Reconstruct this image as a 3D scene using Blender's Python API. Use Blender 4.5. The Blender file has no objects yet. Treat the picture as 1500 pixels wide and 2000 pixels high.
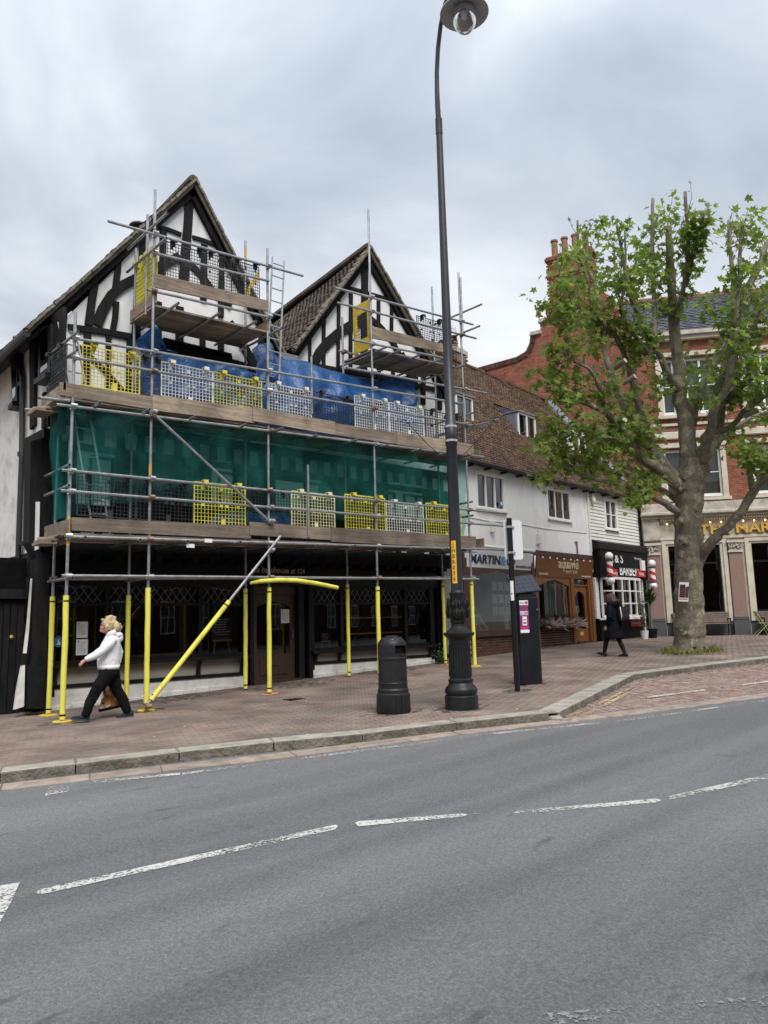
import bpy, bmesh, math, random
import numpy as np
from mathutils import Vector, Matrix, noise as mnoise
R = random.Random(7)
S = bpy.context.scene
COL = S.collection
rad = math.radians
V = Vector

# ------------------------------------------------------------ camera
YAW, PITCH, ROLL, FOC = rad(41.4), rad(8.2), rad(1.5), 1502.0
EYE = V((0, 0, 1.6))
_f0 = V((math.sin(YAW), math.cos(YAW), 0)); _r0 = V((math.cos(YAW), -math.sin(YAW), 0))
FWD = (_f0*math.cos(PITCH) + V((0, 0, 1))*math.sin(PITCH)).normalized()
_u0 = _r0.cross(FWD)
RT = _r0*math.cos(ROLL) - _u0*math.sin(ROLL)
UP = _u0*math.cos(ROLL) + _r0*math.sin(ROLL)
cd = bpy.data.cameras.new('camera'); cam = bpy.data.objects.new('camera', cd); COL.objects.link(cam)
cam.matrix_world = Matrix(((RT.x, UP.x, -FWD.x, EYE.x), (RT.y, UP.y, -FWD.y, EYE.y), (RT.z, UP.z, -FWD.z, EYE.z), (0, 0, 0, 1)))
cd.sensor_fit = 'VERTICAL'; cd.sensor_height = 36.0; cd.lens = 36.0*FOC/2000.0
cd.clip_end = 2000; cd.clip_start = 0.05
S.camera = cam

# ------------------------------------------------------------ light
SUN_EL, SUN_AZ = rad(52), rad(205)      # azimuth measured from +Y clockwise
w = bpy.data.worlds.new('World'); S.world = w; w.use_nodes = True
nt = w.node_tree; nt.nodes.clear()
def _n(t, nt=nt, **k):
    n = nt.nodes.new(t)
    for a, b in k.items(): setattr(n, a, b)
    return n
out = _n('ShaderNodeOutputWorld'); bg = _n('ShaderNodeBackground'); bg2 = _n('ShaderNodeBackground'); mixw = _n('ShaderNodeMixShader')
sky = _n('ShaderNodeTexSky'); sky.sky_type = 'NISHITA'; sky.sun_disc = False; sky.sun_elevation = SUN_EL; sky.sun_rotation = SUN_AZ
bg.inputs['Strength'].default_value = 0.06
nt.links.new(sky.outputs[0], bg.inputs[0])
tc = _n('ShaderNodeTexCoord'); sep = _n('ShaderNodeSeparateXYZ'); nt.links.new(tc.outputs['Generated'], sep.inputs[0])
# project the view direction on a flat cloud deck so that clouds get smaller towards the horizon
mz = _n('ShaderNodeMath', operation='MAXIMUM'); nt.links.new(sep.outputs['Z'], mz.inputs[0]); mz.inputs[1].default_value = 0.0
ad = _n('ShaderNodeMath', operation='ADD'); nt.links.new(mz.outputs[0], ad.inputs[0]); ad.inputs[1].default_value = 0.32
dx = _n('ShaderNodeMath', operation='DIVIDE'); dy = _n('ShaderNodeMath', operation='DIVIDE')
nt.links.new(sep.outputs['X'], dx.inputs[0]); nt.links.new(ad.outputs[0], dx.inputs[1])
nt.links.new(sep.outputs['Y'], dy.inputs[0]); nt.links.new(ad.outputs[0], dy.inputs[1])
cmb = _n('ShaderNodeCombineXYZ'); nt.links.new(dx.outputs[0], cmb.inputs[0]); nt.links.new(dy.outputs[0], cmb.inputs[1])
n1 = _n('ShaderNodeTexNoise'); n1.inputs['Scale'].default_value = 1.9; n1.inputs['Detail'].default_value = 7; n1.inputs['Roughness'].default_value = .52; n1.inputs['Distortion'].default_value = .5
n2 = _n('ShaderNodeTexNoise'); n2.inputs['Scale'].default_value = 0.9; n2.inputs['Detail'].default_value = 3
nt.links.new(cmb.outputs[0], n1.inputs['Vector']); nt.links.new(cmb.outputs[0], n2.inputs['Vector'])
sm = _n('ShaderNodeMath', operation='ADD'); nt.links.new(n1.outputs[0], sm.inputs[0]); nt.links.new(n2.outputs[0], sm.inputs[1])
hf = _n('ShaderNodeMath', operation='MULTIPLY'); nt.links.new(sm.outputs[0], hf.inputs[0]); hf.inputs[1].default_value = .5
rp = _n('ShaderNodeValToRGB'); nt.links.new(hf.outputs[0], rp.inputs[0])
cr = rp.color_ramp
cr.elements[0].position = .39; cr.elements[0].color = (.20, .225, .262, 1)
cr.elements[1].position = .62; cr.elements[1].color = (.455, .468, .485, 1)
e = cr.elements.new(.465); e.color = (.258, .284, .32, 1)
e = cr.elements.new(.535); e.color = (.352, .370, .392, 1)
nt.links.new(rp.outputs[0], bg2.inputs[0])
# overcast luminance grows gently and evenly from the horizon to the zenith (CIE overcast)
zl = _n('ShaderNodeMath', operation='MULTIPLY_ADD'); nt.links.new(mz.outputs[0], zl.inputs[0]); zl.inputs[1].default_value = 1.0; zl.inputs[2].default_value = .68
nt.links.new(zl.outputs[0], bg2.inputs['Strength'])
mixw.inputs[0].default_value = .93
nt.links.new(bg.outputs[0], mixw.inputs[1]); nt.links.new(bg2.outputs[0], mixw.inputs[2]); nt.links.new(mixw.outputs[0], out.inputs[0])
sl = bpy.data.lights.new('sun', 'SUN'); sun = bpy.data.objects.new('sun', sl); COL.objects.link(sun)
sl.energy = 1.5; sl.angle = rad(35); sl.color = (1, .965, .92)
sd = V((math.sin(SUN_AZ)*math.cos(SUN_EL), math.cos(SUN_AZ)*math.cos(SUN_EL), math.sin(SUN_EL)))
sun.rotation_euler = sd.to_track_quat('Z', 'Y').to_euler()
vs = S.view_settings; S.display_settings.display_device = 'sRGB'
vs.view_transform = 'Standard'; vs.look = 'None'; vs.exposure = 1.15; vs.gamma = 1; vs.use_curve_mapping = False
S.cycles.max_bounces = 8; S.cycles.transparent_max_bounces = 16; S.cycles.caustics_reflective = False; S.cycles.caustics_refractive = False

# ------------------------------------------------------------ materials
MATS = {}
def _new(name):
    m = bpy.data.materials.new(name); m.use_nodes = True; MATS[name] = m
    return m, m.node_tree, m.node_tree.nodes['Principled BSDF']
def _bump(nt, b, src, strength, dist):
    bp = nt.nodes.new('ShaderNodeBump'); bp.inputs['Strength'].default_value = strength; bp.inputs['Distance'].default_value = dist
    nt.links.new(src, bp.inputs['Height']); nt.links.new(bp.outputs[0], b.inputs['Normal'])
def _noise(nt, scale, detail=5, rough=.6, coord='Object', stretch=None):
    tc = nt.nodes.new('ShaderNodeTexCoord'); n = nt.nodes.new('ShaderNodeTexNoise')
    n.inputs['Scale'].default_value = scale; n.inputs['Detail'].default_value = detail; n.inputs['Roughness'].default_value = rough
    if stretch:
        mp = nt.nodes.new('ShaderNodeMapping'); mp.inputs['Scale'].default_value = stretch
        nt.links.new(tc.outputs[coord], mp.inputs[0]); nt.links.new(mp.outputs[0], n.inputs['Vector'])
    else: nt.links.new(tc.outputs[coord], n.inputs['Vector'])
    return n.outputs[0]
def _ramp(nt, src, stops, interp='LINEAR'):
    r = nt.nodes.new('ShaderNodeValToRGB'); c = r.color_ramp; c.interpolation = interp
    for i, (p, col) in enumerate(stops):
        e = c.elements[i] if i < 2 else c.elements.new(p)
        e.position = p; e.color = (*col, 1)
    nt.links.new(src, r.inputs[0]); return r.outputs[0]
def _mixc(nt, fac, a, b, mode='MIX'):
    m = nt.nodes.new('ShaderNodeMix'); m.data_type = 'RGBA'; m.blend_type = mode
    for v, i in ((fac, 0), (a, 6), (b, 7)):
        if isinstance(v, (int, float)): m.inputs[i].default_value = v
        elif isinstance(v, tuple): m.inputs[i].default_value = (*v, 1)
        else: nt.links.new(v, m.inputs[i])
    return m.outputs[2]
def mat(name, c1, c2=None, rough=.6, metal=0, scale=6, bump=.0, bscale=40, bdist=.01, stretch=None, spec=.5, lo=.35, hi=.65, trans=0):
    m, nt, b = _new(name)
    b.inputs['Roughness'].default_value = rough; b.inputs['Metallic'].default_value = metal
    b.inputs['Specular IOR Level'].default_value = spec
    b.inputs['Base Color'].default_value = (*c1, 1)
    if c2:
        nt.links.new(_ramp(nt, _noise(nt, scale, stretch=stretch), [(lo, c1), (hi, c2)]), b.inputs['Base Color'])
    if bump: _bump(nt, b, _noise(nt, bscale, 4, stretch=stretch), bump, bdist)
    return m
def pmat(name, cols, rough=.8, var=.5, scale=9, bump=.4, bscale=60, bdist=.006, stain=None, interp='LINEAR', spec=.3, grain=None):
    """one tint per piece: the per-face attribute 'tint' of a joined mesh, or the object's random number"""
    m, nt, b = _new(name)
    at = nt.nodes.new('ShaderNodeAttribute'); at.attribute_name = 'tint'
    oi = nt.nodes.new('ShaderNodeObjectInfo')
    a = nt.nodes.new('ShaderNodeMath'); a.operation = 'ADD'; nt.links.new(at.outputs['Fac'], a.inputs[0]); nt.links.new(oi.outputs['Random'], a.inputs[1])
    f = nt.nodes.new('ShaderNodeMath'); f.operation = 'FRACT'; nt.links.new(a.outputs[0], f.inputs[0])
    base = _ramp(nt, f.outputs[0], [(i/(len(cols)-1) if interp == 'LINEAR' else i/len(cols), c) for i, c in enumerate(cols)], interp)
    geo = nt.nodes.new('ShaderNodeNewGeometry')
    n = nt.nodes.new('ShaderNodeTexNoise'); n.inputs['Scale'].default_value = scale; n.inputs['Detail'].default_value = 6; nt.links.new(geo.outputs['Position'], n.inputs['Vector'])
    dk = _ramp(nt, n.outputs[0], [(.3, (1-var,)*3), (.7, (1+var*.35,)*3)])
    c = _mixc(nt, 1.0, base, dk, 'MULTIPLY')
    if grain:
        mp = nt.nodes.new('ShaderNodeMapping'); mp.inputs['Scale'].default_value = grain; nt.links.new(geo.outputs['Position'], mp.inputs[0])
        gn = nt.nodes.new('ShaderNodeTexNoise'); gn.inputs['Scale'].default_value = 1; gn.inputs['Detail'].default_value = 7; gn.inputs['Roughness'].default_value = .7; nt.links.new(mp.outputs[0], gn.inputs['Vector'])
        c = _mixc(nt, 1.0, c, _ramp(nt, gn.outputs[0], [(.3, (.55,)*3), (.7, (1.35,)*3)]), 'MULTIPLY')
    if stain:
        s = nt.nodes.new('ShaderNodeTexNoise'); s.inputs['Scale'].default_value = stain[1]; s.inputs['Detail'].default_value = 5; nt.links.new(geo.outputs['Position'], s.inputs['Vector'])
        sf = _ramp(nt, s.outputs[0], [(stain[2], (0, 0, 0)), (stain[3], (stain[4],)*3)])
        c = _mixc(nt, sf, c, stain[0])
    nt.links.new(c, b.inputs['Base Color']); b.inputs['Roughness'].default_value = rough; b.inputs['Specular IOR Level'].default_value = spec
    if bump:
        n2 = nt.nodes.new('ShaderNodeTexNoise'); n2.inputs['Scale'].default_value = bscale; n2.inputs['Detail'].default_value = 4; nt.links.new(geo.outputs['Position'], n2.inputs['Vector'])
        _bump(nt, b, n2.outputs[0], bump, bdist)
    return m
def emat(name, col, strength):
    m, nt, b = _new(name); b.inputs['Base Color'].default_value = (*col, 1); b.inputs['Emission Color'].default_value = (*col, 1); b.inputs['Emission Strength'].default_value = strength; return m
def glassmat(name, tint=(.8, .85, .85), refl=1.0, rough=.0):
    m = bpy.data.materials.new(name); m.use_nodes = True; MATS[name] = m; nt = m.node_tree; nt.nodes.clear()
    o = nt.nodes.new('ShaderNodeOutputMaterial'); t = nt.nodes.new('ShaderNodeBsdfTransparent'); g = nt.nodes.new('ShaderNodeBsdfGlossy'); mx = nt.nodes.new('ShaderNodeMixShader'); fr = nt.nodes.new('ShaderNodeFresnel')
    t.inputs[0].default_value = (*tint, 1); g.inputs['Roughness'].default_value = rough; fr.inputs[0].default_value = 1.5
    k = nt.nodes.new('ShaderNodeMath'); k.operation = 'MULTIPLY'; k.inputs[1].default_value = 1.9*refl; k.use_clamp = True
    nt.links.new(_noise(nt, 1.3, 2), (bp := nt.nodes.new('ShaderNodeBump')).inputs['Height']); bp.inputs['Strength'].default_value = .02; bp.inputs['Distance'].default_value = .04
    nt.links.new(bp.outputs[0], g.inputs['Normal'])
    nt.links.new(fr.outputs[0], k.inputs[0]); nt.links.new(k.outputs[0], mx.inputs[0]); nt.links.new(t.outputs[0], mx.inputs[1]); nt.links.new(g.outputs[0], mx.inputs[2]); nt.links.new(mx.outputs[0], o.inputs[0])
    return m

mat('render_white', (.62, .625, .63), (.78, .785, .79), .88, scale=3, bump=.4, bscale=8, bdist=.03, lo=.25, hi=.5, stretch=(1, 1, .4))
mat('render_dirty', (.50, .48, .44), (.74, .73, .70), .88, scale=2.6, bump=.35, bscale=14, bdist=.02, lo=.3, hi=.55)
mat('cottage_render', (.66, .665, .665), (.79, .795, .80), .88, scale=1.7, bump=.35, bscale=7, bdist=.03, lo=.25, hi=.52, stretch=(1, 1, .5))
mat('timber_black', (.008, .008, .009), (.020, .019, .019), .75, scale=7, bump=.5, bscale=22, bdist=.02, stretch=(1, 1, .25), spec=.15)
mat('paint_black', (.007, .008, .009), (.014, .014, .015), .45, scale=5, bump=.15, bscale=30, bdist=.004, spec=.2)
mat('soot_black', (.006, .006, .007), (.011, .011, .011), .9, scale=4, spec=.05)
mat('wood_brown', (.035, .019, .012), (.06, .034, .021), .5, scale=5, bump=.3, bscale=20, stretch=(1, 1, .12))
mat('wood_teak', (.17, .062, .016), (.24, .095, .027), .42, scale=4, bump=.15, bscale=30, stretch=(1, 1, .12))
mat('wood_sign', (.15, .055, .013), (.19, .075, .02), .4, scale=3, stretch=(.2, .2, 1))
mat('wood_dark_red', (.050, .020, .013), (.07, .03, .018), .5, scale=4)
mat('pine', (.45, .27, .11), (.55, .34, .16), .6, scale=5)
pmat('scaffold_board', [(.27, .205, .15), (.37, .29, .215), (.21, .17, .135), (.41, .325, .24), (.31, .26, .21)], .88, .45, 1.6, .6, 18, .012, grain=(1.2, 6, 30), stain=((.10, .085, .07), 2.4, .55, .75, .6))
mat('galvanised', (.30, .31, .32), (.46, .47, .48), .42, .75, 7, .15, 60, .003)
mat('rusty_steel', (.30, .15, .07), (.36, .30, .24), .6, .5, 14)
mat('tube_paint', (.62, .33, .03), (.50, .36, .12), .6, 0, 12)
mat('foam_yellow', (.50, .45, .07), (.76, .71, .11), .75, scale=5, bump=.45, bscale=9, bdist=.02, stretch=(1, 1, .3), lo=.22, hi=.5)
mat('pad_yellow', (.50, .36, .05), (.78, .56, .07), .65, scale=8)
mat('guard_yellow', (.58, .50, .06), (.78, .69, .09), .6, scale=9)
mat('guard_pale', (.74, .70, .34), (.78, .75, .45), .55, scale=6)
mat('guard_cream', (.70, .68, .58), (.77, .76, .70), .55, scale=6)
mat('guard_black', (.022, .024, .027), (.035, .037, .04), .5, scale=6)
mat('aluminium', (.55, .57, .58), (.68, .69, .70), .35, .8, 10)
mat('steel_dark', (.06, .062, .065), (.09, .09, .095), .5, .5, 10)
mat('cast_iron', (.011, .012, .013), (.019, .020, .021), .42, .0, 9, .2, 50, .004, spec=.3)
mat('lamp_post', (.018, .020, .026), (.026, .028, .036), .42, 0, 4)
mat('bin_black', (.013, .014, .015), (.022, .023, .025), .48, 0, 5, .15, 60, .002, spec=.3)
mat('meter_black', (.008, .009, .013), (.013, .015, .019), .4, 0, 3, spec=.3)
mat('lead', (.16, .18, .21), (.25, .27, .31), .5, .3, 4, .2, 9, .02)
mat('gutter_black', (.012, .012, .013), (.02, .02, .02), .5, scale=5)
mat('white_paint', (.76, .76, .75), (.80, .80, .79), .45, scale=5)
mat('white_plastic', (.78, .79, .80), None, .35)
mat('cream_board', (.66, .65, .59), (.76, .75, .70), .6, scale=3, bump=.1, stretch=(.3, .3, 2))
mat('sign_white', (.70, .71, .73), None, .4)
mat('navy', (.012, .022, .075), None, .4)
mat('sky_blue', (.12, .35, .62), None, .4)
mat('gold', (.72, .42, .07), (.80, .52, .12), .35, .3, 8)
mat('cream_letter', (.62, .52, .36), None, .45)
mat('tan_letter', (.50, .42, .27), None, .4, .3)
mat('white_letter', (.80, .80, .80), None, .5)
mat('paper', (.72, .72, .69), (.78, .78, .76), .7, scale=4)
mat('ink', (.10, .10, .11), None, .7)
mat('board_black', (.012, .014, .015), (.03, .033, .034), .7, scale=8)
mat('chalk', (.55, .56, .55), None, .9)
mat('red_sign', (.50, .022, .025), None, .45)
mat('barber_red', (.55, .035, .03), None, .3)
mat('magenta', (.28, .016, .17), None, .45)
mat('pink_red', (.60, .05, .12), None, .45)
mat('plaque_blue', (.05, .16, .42), None, .4)
mat('orange_spray', (.75, .22, .10), (.55, .25, .15), .8, scale=20)
mat('tag_yellow', (.85, .46, .015), None, .45)
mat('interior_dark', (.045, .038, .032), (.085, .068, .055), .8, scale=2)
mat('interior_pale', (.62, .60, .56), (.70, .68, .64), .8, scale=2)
mat('interior_floor', (.17, .10, .055), (.24, .145, .08), .5, scale=3)
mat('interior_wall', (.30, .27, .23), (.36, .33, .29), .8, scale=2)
mat('curtain', (.42, .41, .37), (.55, .54, .5), .8, scale=9, stretch=(1, 1, .05))
mat('asphalt_base', (.05,)*3, None, .9)
glassmat('glass', (.80, .85, .83), .95)
glassmat('glass_dark', (.30, .34, .35), 1.1)
glassmat('bulb_glass', (.93, .95, .96), .6)
mat('stone_pub', (.46, .41, .32), (.60, .55, .45), .85, scale=2.4, bump=.3, bscale=16, bdist=.012, lo=.3, hi=.62)
mat('stone_worn', (.30, .27, .22), (.52, .48, .40), .88, scale=3.4, bump=.45, bscale=18, bdist=.02, lo=.3, hi=.6)
mat('granite_pink', (.20, .125, .10), (.30, .20, .165), .5, scale=45, lo=.4, hi=.6)
mat('granite_dark', (.055, .06, .062), (.085, .09, .09), .55, scale=20)
mat('terracotta', (.24, .105, .07), (.33, .15, .105), .75, scale=6)
mat('mortar', (.36, .31, .26), (.44, .39, .33), .95, scale=12)
mat('mortar_red', (.38, .28, .22), (.46, .36, .29), .95, scale=12)
mat('joint_dark', (.165, .132, .113), (.215, .178, .152), .95, scale=9)
mat('verge_mortar', (.13, .115, .09), (.24, .21, .165), .95, scale=9, bump=.6, bscale=20, bdist=.02)
pmat('brick_red', [(.29, .098, .060), (.34, .125, .078), (.245, .085, .055), (.37, .15, .10), (.31, .11, .066)], .85, .35, 6, .4)
pmat('brick_brown', [(.085, .04, .026), (.12, .058, .036), (.07, .034, .025), (.14, .07, .045)], .8, .4, 10, .4)
pmat('brick_stack', [(.22, .17, .12), (.28, .22, .16), (.18, .12, .09)], .9, .4, 10, .4)
pmat('tile_brown', [(.10, .060, .041), (.14, .083, .052), (.072, .048, .036), (.175, .105, .062), (.115, .07, .046), (.062, .045, .036)], .9, .55, 7, .6, 30, .012, stain=((.16, .105, .03), 1.1, .54, .72, .5))
pmat('tile_grey', [(.085, .066, .052), (.12, .095, .075), (.07, .058, .05), (.15, .12, .092), (.10, .075, .056)], .9, .5, 7, .6, 30, .012, stain=((.15, .13, .085), 1.6, .5, .75, .5))
pmat('slate', [(.10, .11, .13), (.13, .14, .165), (.09, .095, .115), (.15, .155, .18)], .7, .3, 6, .2)
pmat('paver', [(.262, .186, .152), (.24, .180, .152), (.28, .205, .168), (.222, .19, .168), (.25, .172, .136), (.195, .178, .164), (.265, .196, .162)], .85, .5, 1.3, .5, 60, .004, stain=((.135, .122, .110), .55, .48, .72, .6))
pmat('sett', [(.30, .205, .18), (.34, .245, .215), (.26, .185, .165), (.36, .275, .245), (.29, .22, .20)], .85, .4, 5, .6, 40, .01, stain=((.19, .15, .11), 1.2, .5, .75, .45))
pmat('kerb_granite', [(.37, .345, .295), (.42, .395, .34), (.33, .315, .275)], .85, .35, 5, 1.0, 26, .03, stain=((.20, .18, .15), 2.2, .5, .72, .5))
pmat('kerb_face', [(.165, .148, .12), (.20, .18, .15), (.14, .128, .105)], .9, .45, 7, 1.0, 24, .035, stain=((.07, .062, .05), 3.0, .48, .7, .6))  # darker front face: dirt, with its shade painted into the colour
mat('grime_shade', (.06, .053, .046), (.09, .08, .068), .95, scale=9)  # dirt and contact shade put into one dark colour
pmat('gum', [(.09, .085, .08), (.30, .285, .265), (.13, .12, .115)], .9, .2, 9, 0)
pmat('channel_stone', [(.33, .265, .215), (.37, .30, .25), (.29, .24, .20)], .85, .35, 6, .5, 30, .01)
pmat('leaf', [(.110, .165, .022), (.145, .205, .028), (.082, .135, .022), (.19, .245, .055), (.122, .182, .025)], .5, .25, 3, 0, spec=.4)
pmat('dry_leaf', [(.30, .22, .19), (.36, .29, .26), (.20, .12, .11), (.42, .36, .33)], .8, .3, 9, 0)
pmat('plant_leaf', [(.035, .075, .02), (.05, .10, .028), (.075, .12, .05)], .5, .3, 9, 0)
pmat('grass_blade', [(.10, .15, .03), (.16, .20, .05), (.24, .22, .08), (.07, .12, .025)], .7, .3, 4, 0)
m_, nt_, b_ = MATS['leaf'], MATS['leaf'].node_tree, MATS['leaf'].node_tree.nodes['Principled BSDF']
b_.inputs['Transmission Weight'].default_value = 0
tr_ = nt_.nodes.new('ShaderNodeBsdfTranslucent'); ms_ = nt_.nodes.new('ShaderNodeMixShader'); ms_.inputs[0].default_value = .48
src_ = b_.inputs['Base Color'].links[0].from_socket
hs_ = nt_.nodes.new('ShaderNodeHueSaturation'); hs_.inputs['Value'].default_value = 2.3; nt_.links.new(src_, hs_.inputs['Color']); nt_.links.new(hs_.outputs[0], tr_.inputs[0])
nt_.links.new(b_.outputs[0], ms_.inputs[1]); nt_.links.new(tr_.outputs[0], ms_.inputs[2]); nt_.links.new(ms_.outputs[0], nt_.nodes['Material Output'].inputs[0])

def special_mats():
    # asphalt: aggregate speckle, wheel-track wear, patches
    m, nt, b = _new('asphalt'); g = nt.nodes.new('ShaderNodeNewGeometry')
    def nz(s, d=4, r=.6, st=None):
        n = nt.nodes.new('ShaderNodeTexNoise'); n.inputs['Scale'].default_value = s; n.inputs['Detail'].default_value = d; n.inputs['Roughness'].default_value = r
        if st:
            mp = nt.nodes.new('ShaderNodeMapping'); mp.inputs['Rotation'].default_value = (0, 0, rad(20)); mp.inputs['Scale'].default_value = st
            nt.links.new(g.outputs['Position'], mp.inputs[0]); nt.links.new(mp.outputs[0], n.inputs['Vector'])
        else: nt.links.new(g.outputs['Position'], n.inputs['Vector'])
        return n.outputs[0]
    vo = nt.nodes.new('ShaderNodeTexVoronoi'); vo.inputs['Scale'].default_value = 120; nt.links.new(g.outputs['Position'], vo.inputs['Vector'])
    sp = _ramp(nt, vo.outputs['Color'], [(.0, (.112, .116, .119)), (.55, (.156, .161, .164)), (1, (.222, .227, .23))])
    big = _ramp(nt, nz(.55, 5, .6, (.35, 1.6, 1)), [(.3, (.84,)*3), (.7, (1.10,)*3)])
    lane = _ramp(nt, nz(.9, 3, .5, (.05, 1.0, 1)), [(.38, (.80,)*3), (.52, (1.02,)*3), (.66, (1.10,)*3)])
    big = _mixc(nt, 1.0, big, lane, 'MULTIPLY')
    c = _mixc(nt, 1.0, sp, big, 'MULTIPLY')
    fine = _ramp(nt, nz(38, 3), [(.3, (.80,)*3), (.7, (1.16,)*3)])
    c = _mixc(nt, 1.0, c, fine, 'MULTIPLY')
    blot = _ramp(nt, nz(4.5, 3, .5, (.5, 1.5, 1)), [(.66, (0, 0, 0)), (.74, (.55,)*3)])
    c = _mixc(nt, blot, c, (.06, .062, .065))
    pale = _ramp(nt, nz(55, 2), [(.71, (0, 0, 0)), (.75, (.6,)*3)])
    c = _mixc(nt, pale, c, (.25, .25, .245))
    nt.links.new(c, b.inputs['Base Color']); b.inputs['Roughness'].default_value = .82; b.inputs['Specular IOR Level'].default_value = .35
    _bump(nt, b, vo.outputs['Distance'], .6, .005)
    # worn thermoplastic road paint: flakes away by noise, transparent where worn
    for nm, col, lo in (('road_paint', (.55, .545, .51), .485), ('road_paint_thin', (.45, .455, .45), .535), ('road_paint_faint', (.28, .285, .285), .60), ('yellow_paint', (.46, .37, .20), .515)):
        m = bpy.data.materials.new(nm); m.use_nodes = True; MATS[nm] = m; nt = m.node_tree; b = nt.nodes['Principled BSDF']; g = nt.nodes.new('ShaderNodeNewGeometry')
        n = nt.nodes.new('ShaderNodeTexNoise'); n.inputs['Scale'].default_value = 34; n.inputs['Detail'].default_value = 6; n.inputs['Roughness'].default_value = .75; nt.links.new(g.outputs['Position'], n.inputs['Vector'])
        n2 = nt.nodes.new('ShaderNodeTexNoise'); n2.inputs['Scale'].default_value = 1.3; n2.inputs['Detail'].default_value = 3; nt.links.new(g.outputs['Position'], n2.inputs['Vector'])
        mm = nt.nodes.new('ShaderNodeMath'); mm.operation = 'MULTIPLY_ADD'; nt.links.new(n2.outputs[0], mm.inputs[0]); mm.inputs[1].default_value = .55; mm.inputs[2].default_value = -.275
        s = nt.nodes.new('ShaderNodeMath'); s.operation = 'ADD'; nt.links.new(n.outputs[0], s.inputs[0]); nt.links.new(mm.outputs[0], s.inputs[1])
        nt.links.new(_ramp(nt, s.outputs[0], [(lo-.03, (0, 0, 0)), (lo+.02, (1, 1, 1))]), b.inputs['Alpha'])
        b.inputs['Base Color'].default_value = (*col, 1); b.inputs['Roughness'].default_value = .7
    # debris netting: open weave seen as a part-transparent green cloth
    m = bpy.data.materials.new('net_green'); m.use_nodes = True; MATS['net_green'] = m; nt = m.node_tree; nt.nodes.clear()
    o = nt.nodes.new('ShaderNodeOutputMaterial'); t = nt.nodes.new('ShaderNodeBsdfTransparent'); d = nt.nodes.new('ShaderNodeBsdfDiffuse'); tl = nt.nodes.new('ShaderNodeBsdfTranslucent')
    t.inputs[0].default_value = (.62, .90, .86, 1); d.inputs[0].default_value = (.036, .20, .175, 1); tl.inputs[0].default_value = (.036, .23, .20, 1)
    ds = nt.nodes.new('ShaderNodeMixShader'); ds.inputs[0].default_value = .35; nt.links.new(d.outputs[0], ds.inputs[1]); nt.links.new(tl.outputs[0], ds.inputs[2])
    mx = nt.nodes.new('ShaderNodeMixShader')
    f = _ramp(nt, _noise(nt, 1.6, 6, .6, stretch=(1, 1, .45)), [(.32, (.23,)*3), (.5, (.34,)*3), (.68, (.56,)*3)])
    nt.links.new(f, mx.inputs[0]); nt.links.new(t.outputs[0], mx.inputs[1]); nt.links.new(ds.outputs[0], mx.inputs[2]); nt.links.new(mx.outputs[0], o.inputs[0])
    # tarpaulin
    m, nt, b = _new('tarp_blue')
    nt.links.new(_ramp(nt, _noise(nt, 2.0, 4), [(.3, (.006, .050, .165)), (.7, (.012, .088, .26))]), b.inputs['Base Color'])
    b.inputs['Roughness'].default_value = .38; _bump(nt, b, _noise(nt, 5, 5, .55), .8, .06)
    # plane-tree bark: flaking patches of olive, grey and cream
    m, nt, b = _new('bark')
    v = nt.nodes.new('ShaderNodeTexVoronoi'); v.inputs['Scale'].default_value = 6.5; tcn = nt.nodes.new('ShaderNodeTexCoord'); mp = nt.nodes.new('ShaderNodeMapping'); mp.inputs['Scale'].default_value = (1, 1, .55)
    nzv = nt.nodes.new('ShaderNodeTexNoise'); nzv.inputs['Scale'].default_value = 3.5; nzv.inputs['Detail'].default_value = 5; nt.links.new(tcn.outputs['Object'], nzv.inputs['Vector'])
    addv = nt.nodes.new('ShaderNodeVectorMath'); addv.operation = 'MULTIPLY_ADD'; nt.links.new(nzv.outputs['Color'], addv.inputs[0]); addv.inputs[1].default_value = (.5, .5, .5); nt.links.new(tcn.outputs['Object'], addv.inputs[2])
    nt.links.new(addv.outputs[0], mp.inputs[0]); nt.links.new(mp.outputs[0], v.inputs['Vector'])
    c = _ramp(nt, v.outputs['Color'], [(0, (.165, .145, .105)), (.45, (.215, .19, .14)), (.62, (.15, .135, .10)), (.78, (.30, .27, .185)), (.92, (.40, .37, .25)), (.55, (.19, .17, .125))])
    fine = _ramp(nt, _noise(nt, 18, 6, .7), [(.3, (.6,)*3), (.7, (1.25,)*3)])
    nt.links.new(_mixc(nt, 1.0, c, fine, 'MULTIPLY'), b.inputs['Base Color']); b.inputs['Roughness'].default_value = .9
    _bump(nt, b, _noise(nt, 13, 6, .7), .9, .03)
    # boughs higher up are smoother and greyer
    mat('bark_bough', (.14, .125, .098), (.24, .22, .175), .9, scale=8, bump=.6, bscale=24, bdist=.015)
    mat('cut_wood', (.60, .50, .36), (.68, .58, .44), .8, scale=10)
    # granite-like soil round the tree
    mat('soil', (.16, .115, .075), (.24, .18, .12), .95, scale=10, bump=.6, bscale=30)
    # barber pole stripes
    m, nt, b = _new('pole_stripes')
    tcn = nt.nodes.new('ShaderNodeTexCoord'); sp_ = nt.nodes.new('ShaderNodeSeparateXYZ'); nt.links.new(tcn.outputs['UV'], sp_.inputs[0])
    a = nt.nodes.new('ShaderNodeMath'); a.operation = 'MULTIPLY_ADD'; nt.links.new(sp_.outputs['Y'], a.inputs[0]); a.inputs[1].default_value = 1.0; nt.links.new(sp_.outputs['X'], a.inputs[2])
    fr = nt.nodes.new('ShaderNodeMath'); fr.operation = 'FRACT'; nt.links.new(a.outputs[0], fr.inputs[0])
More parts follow.
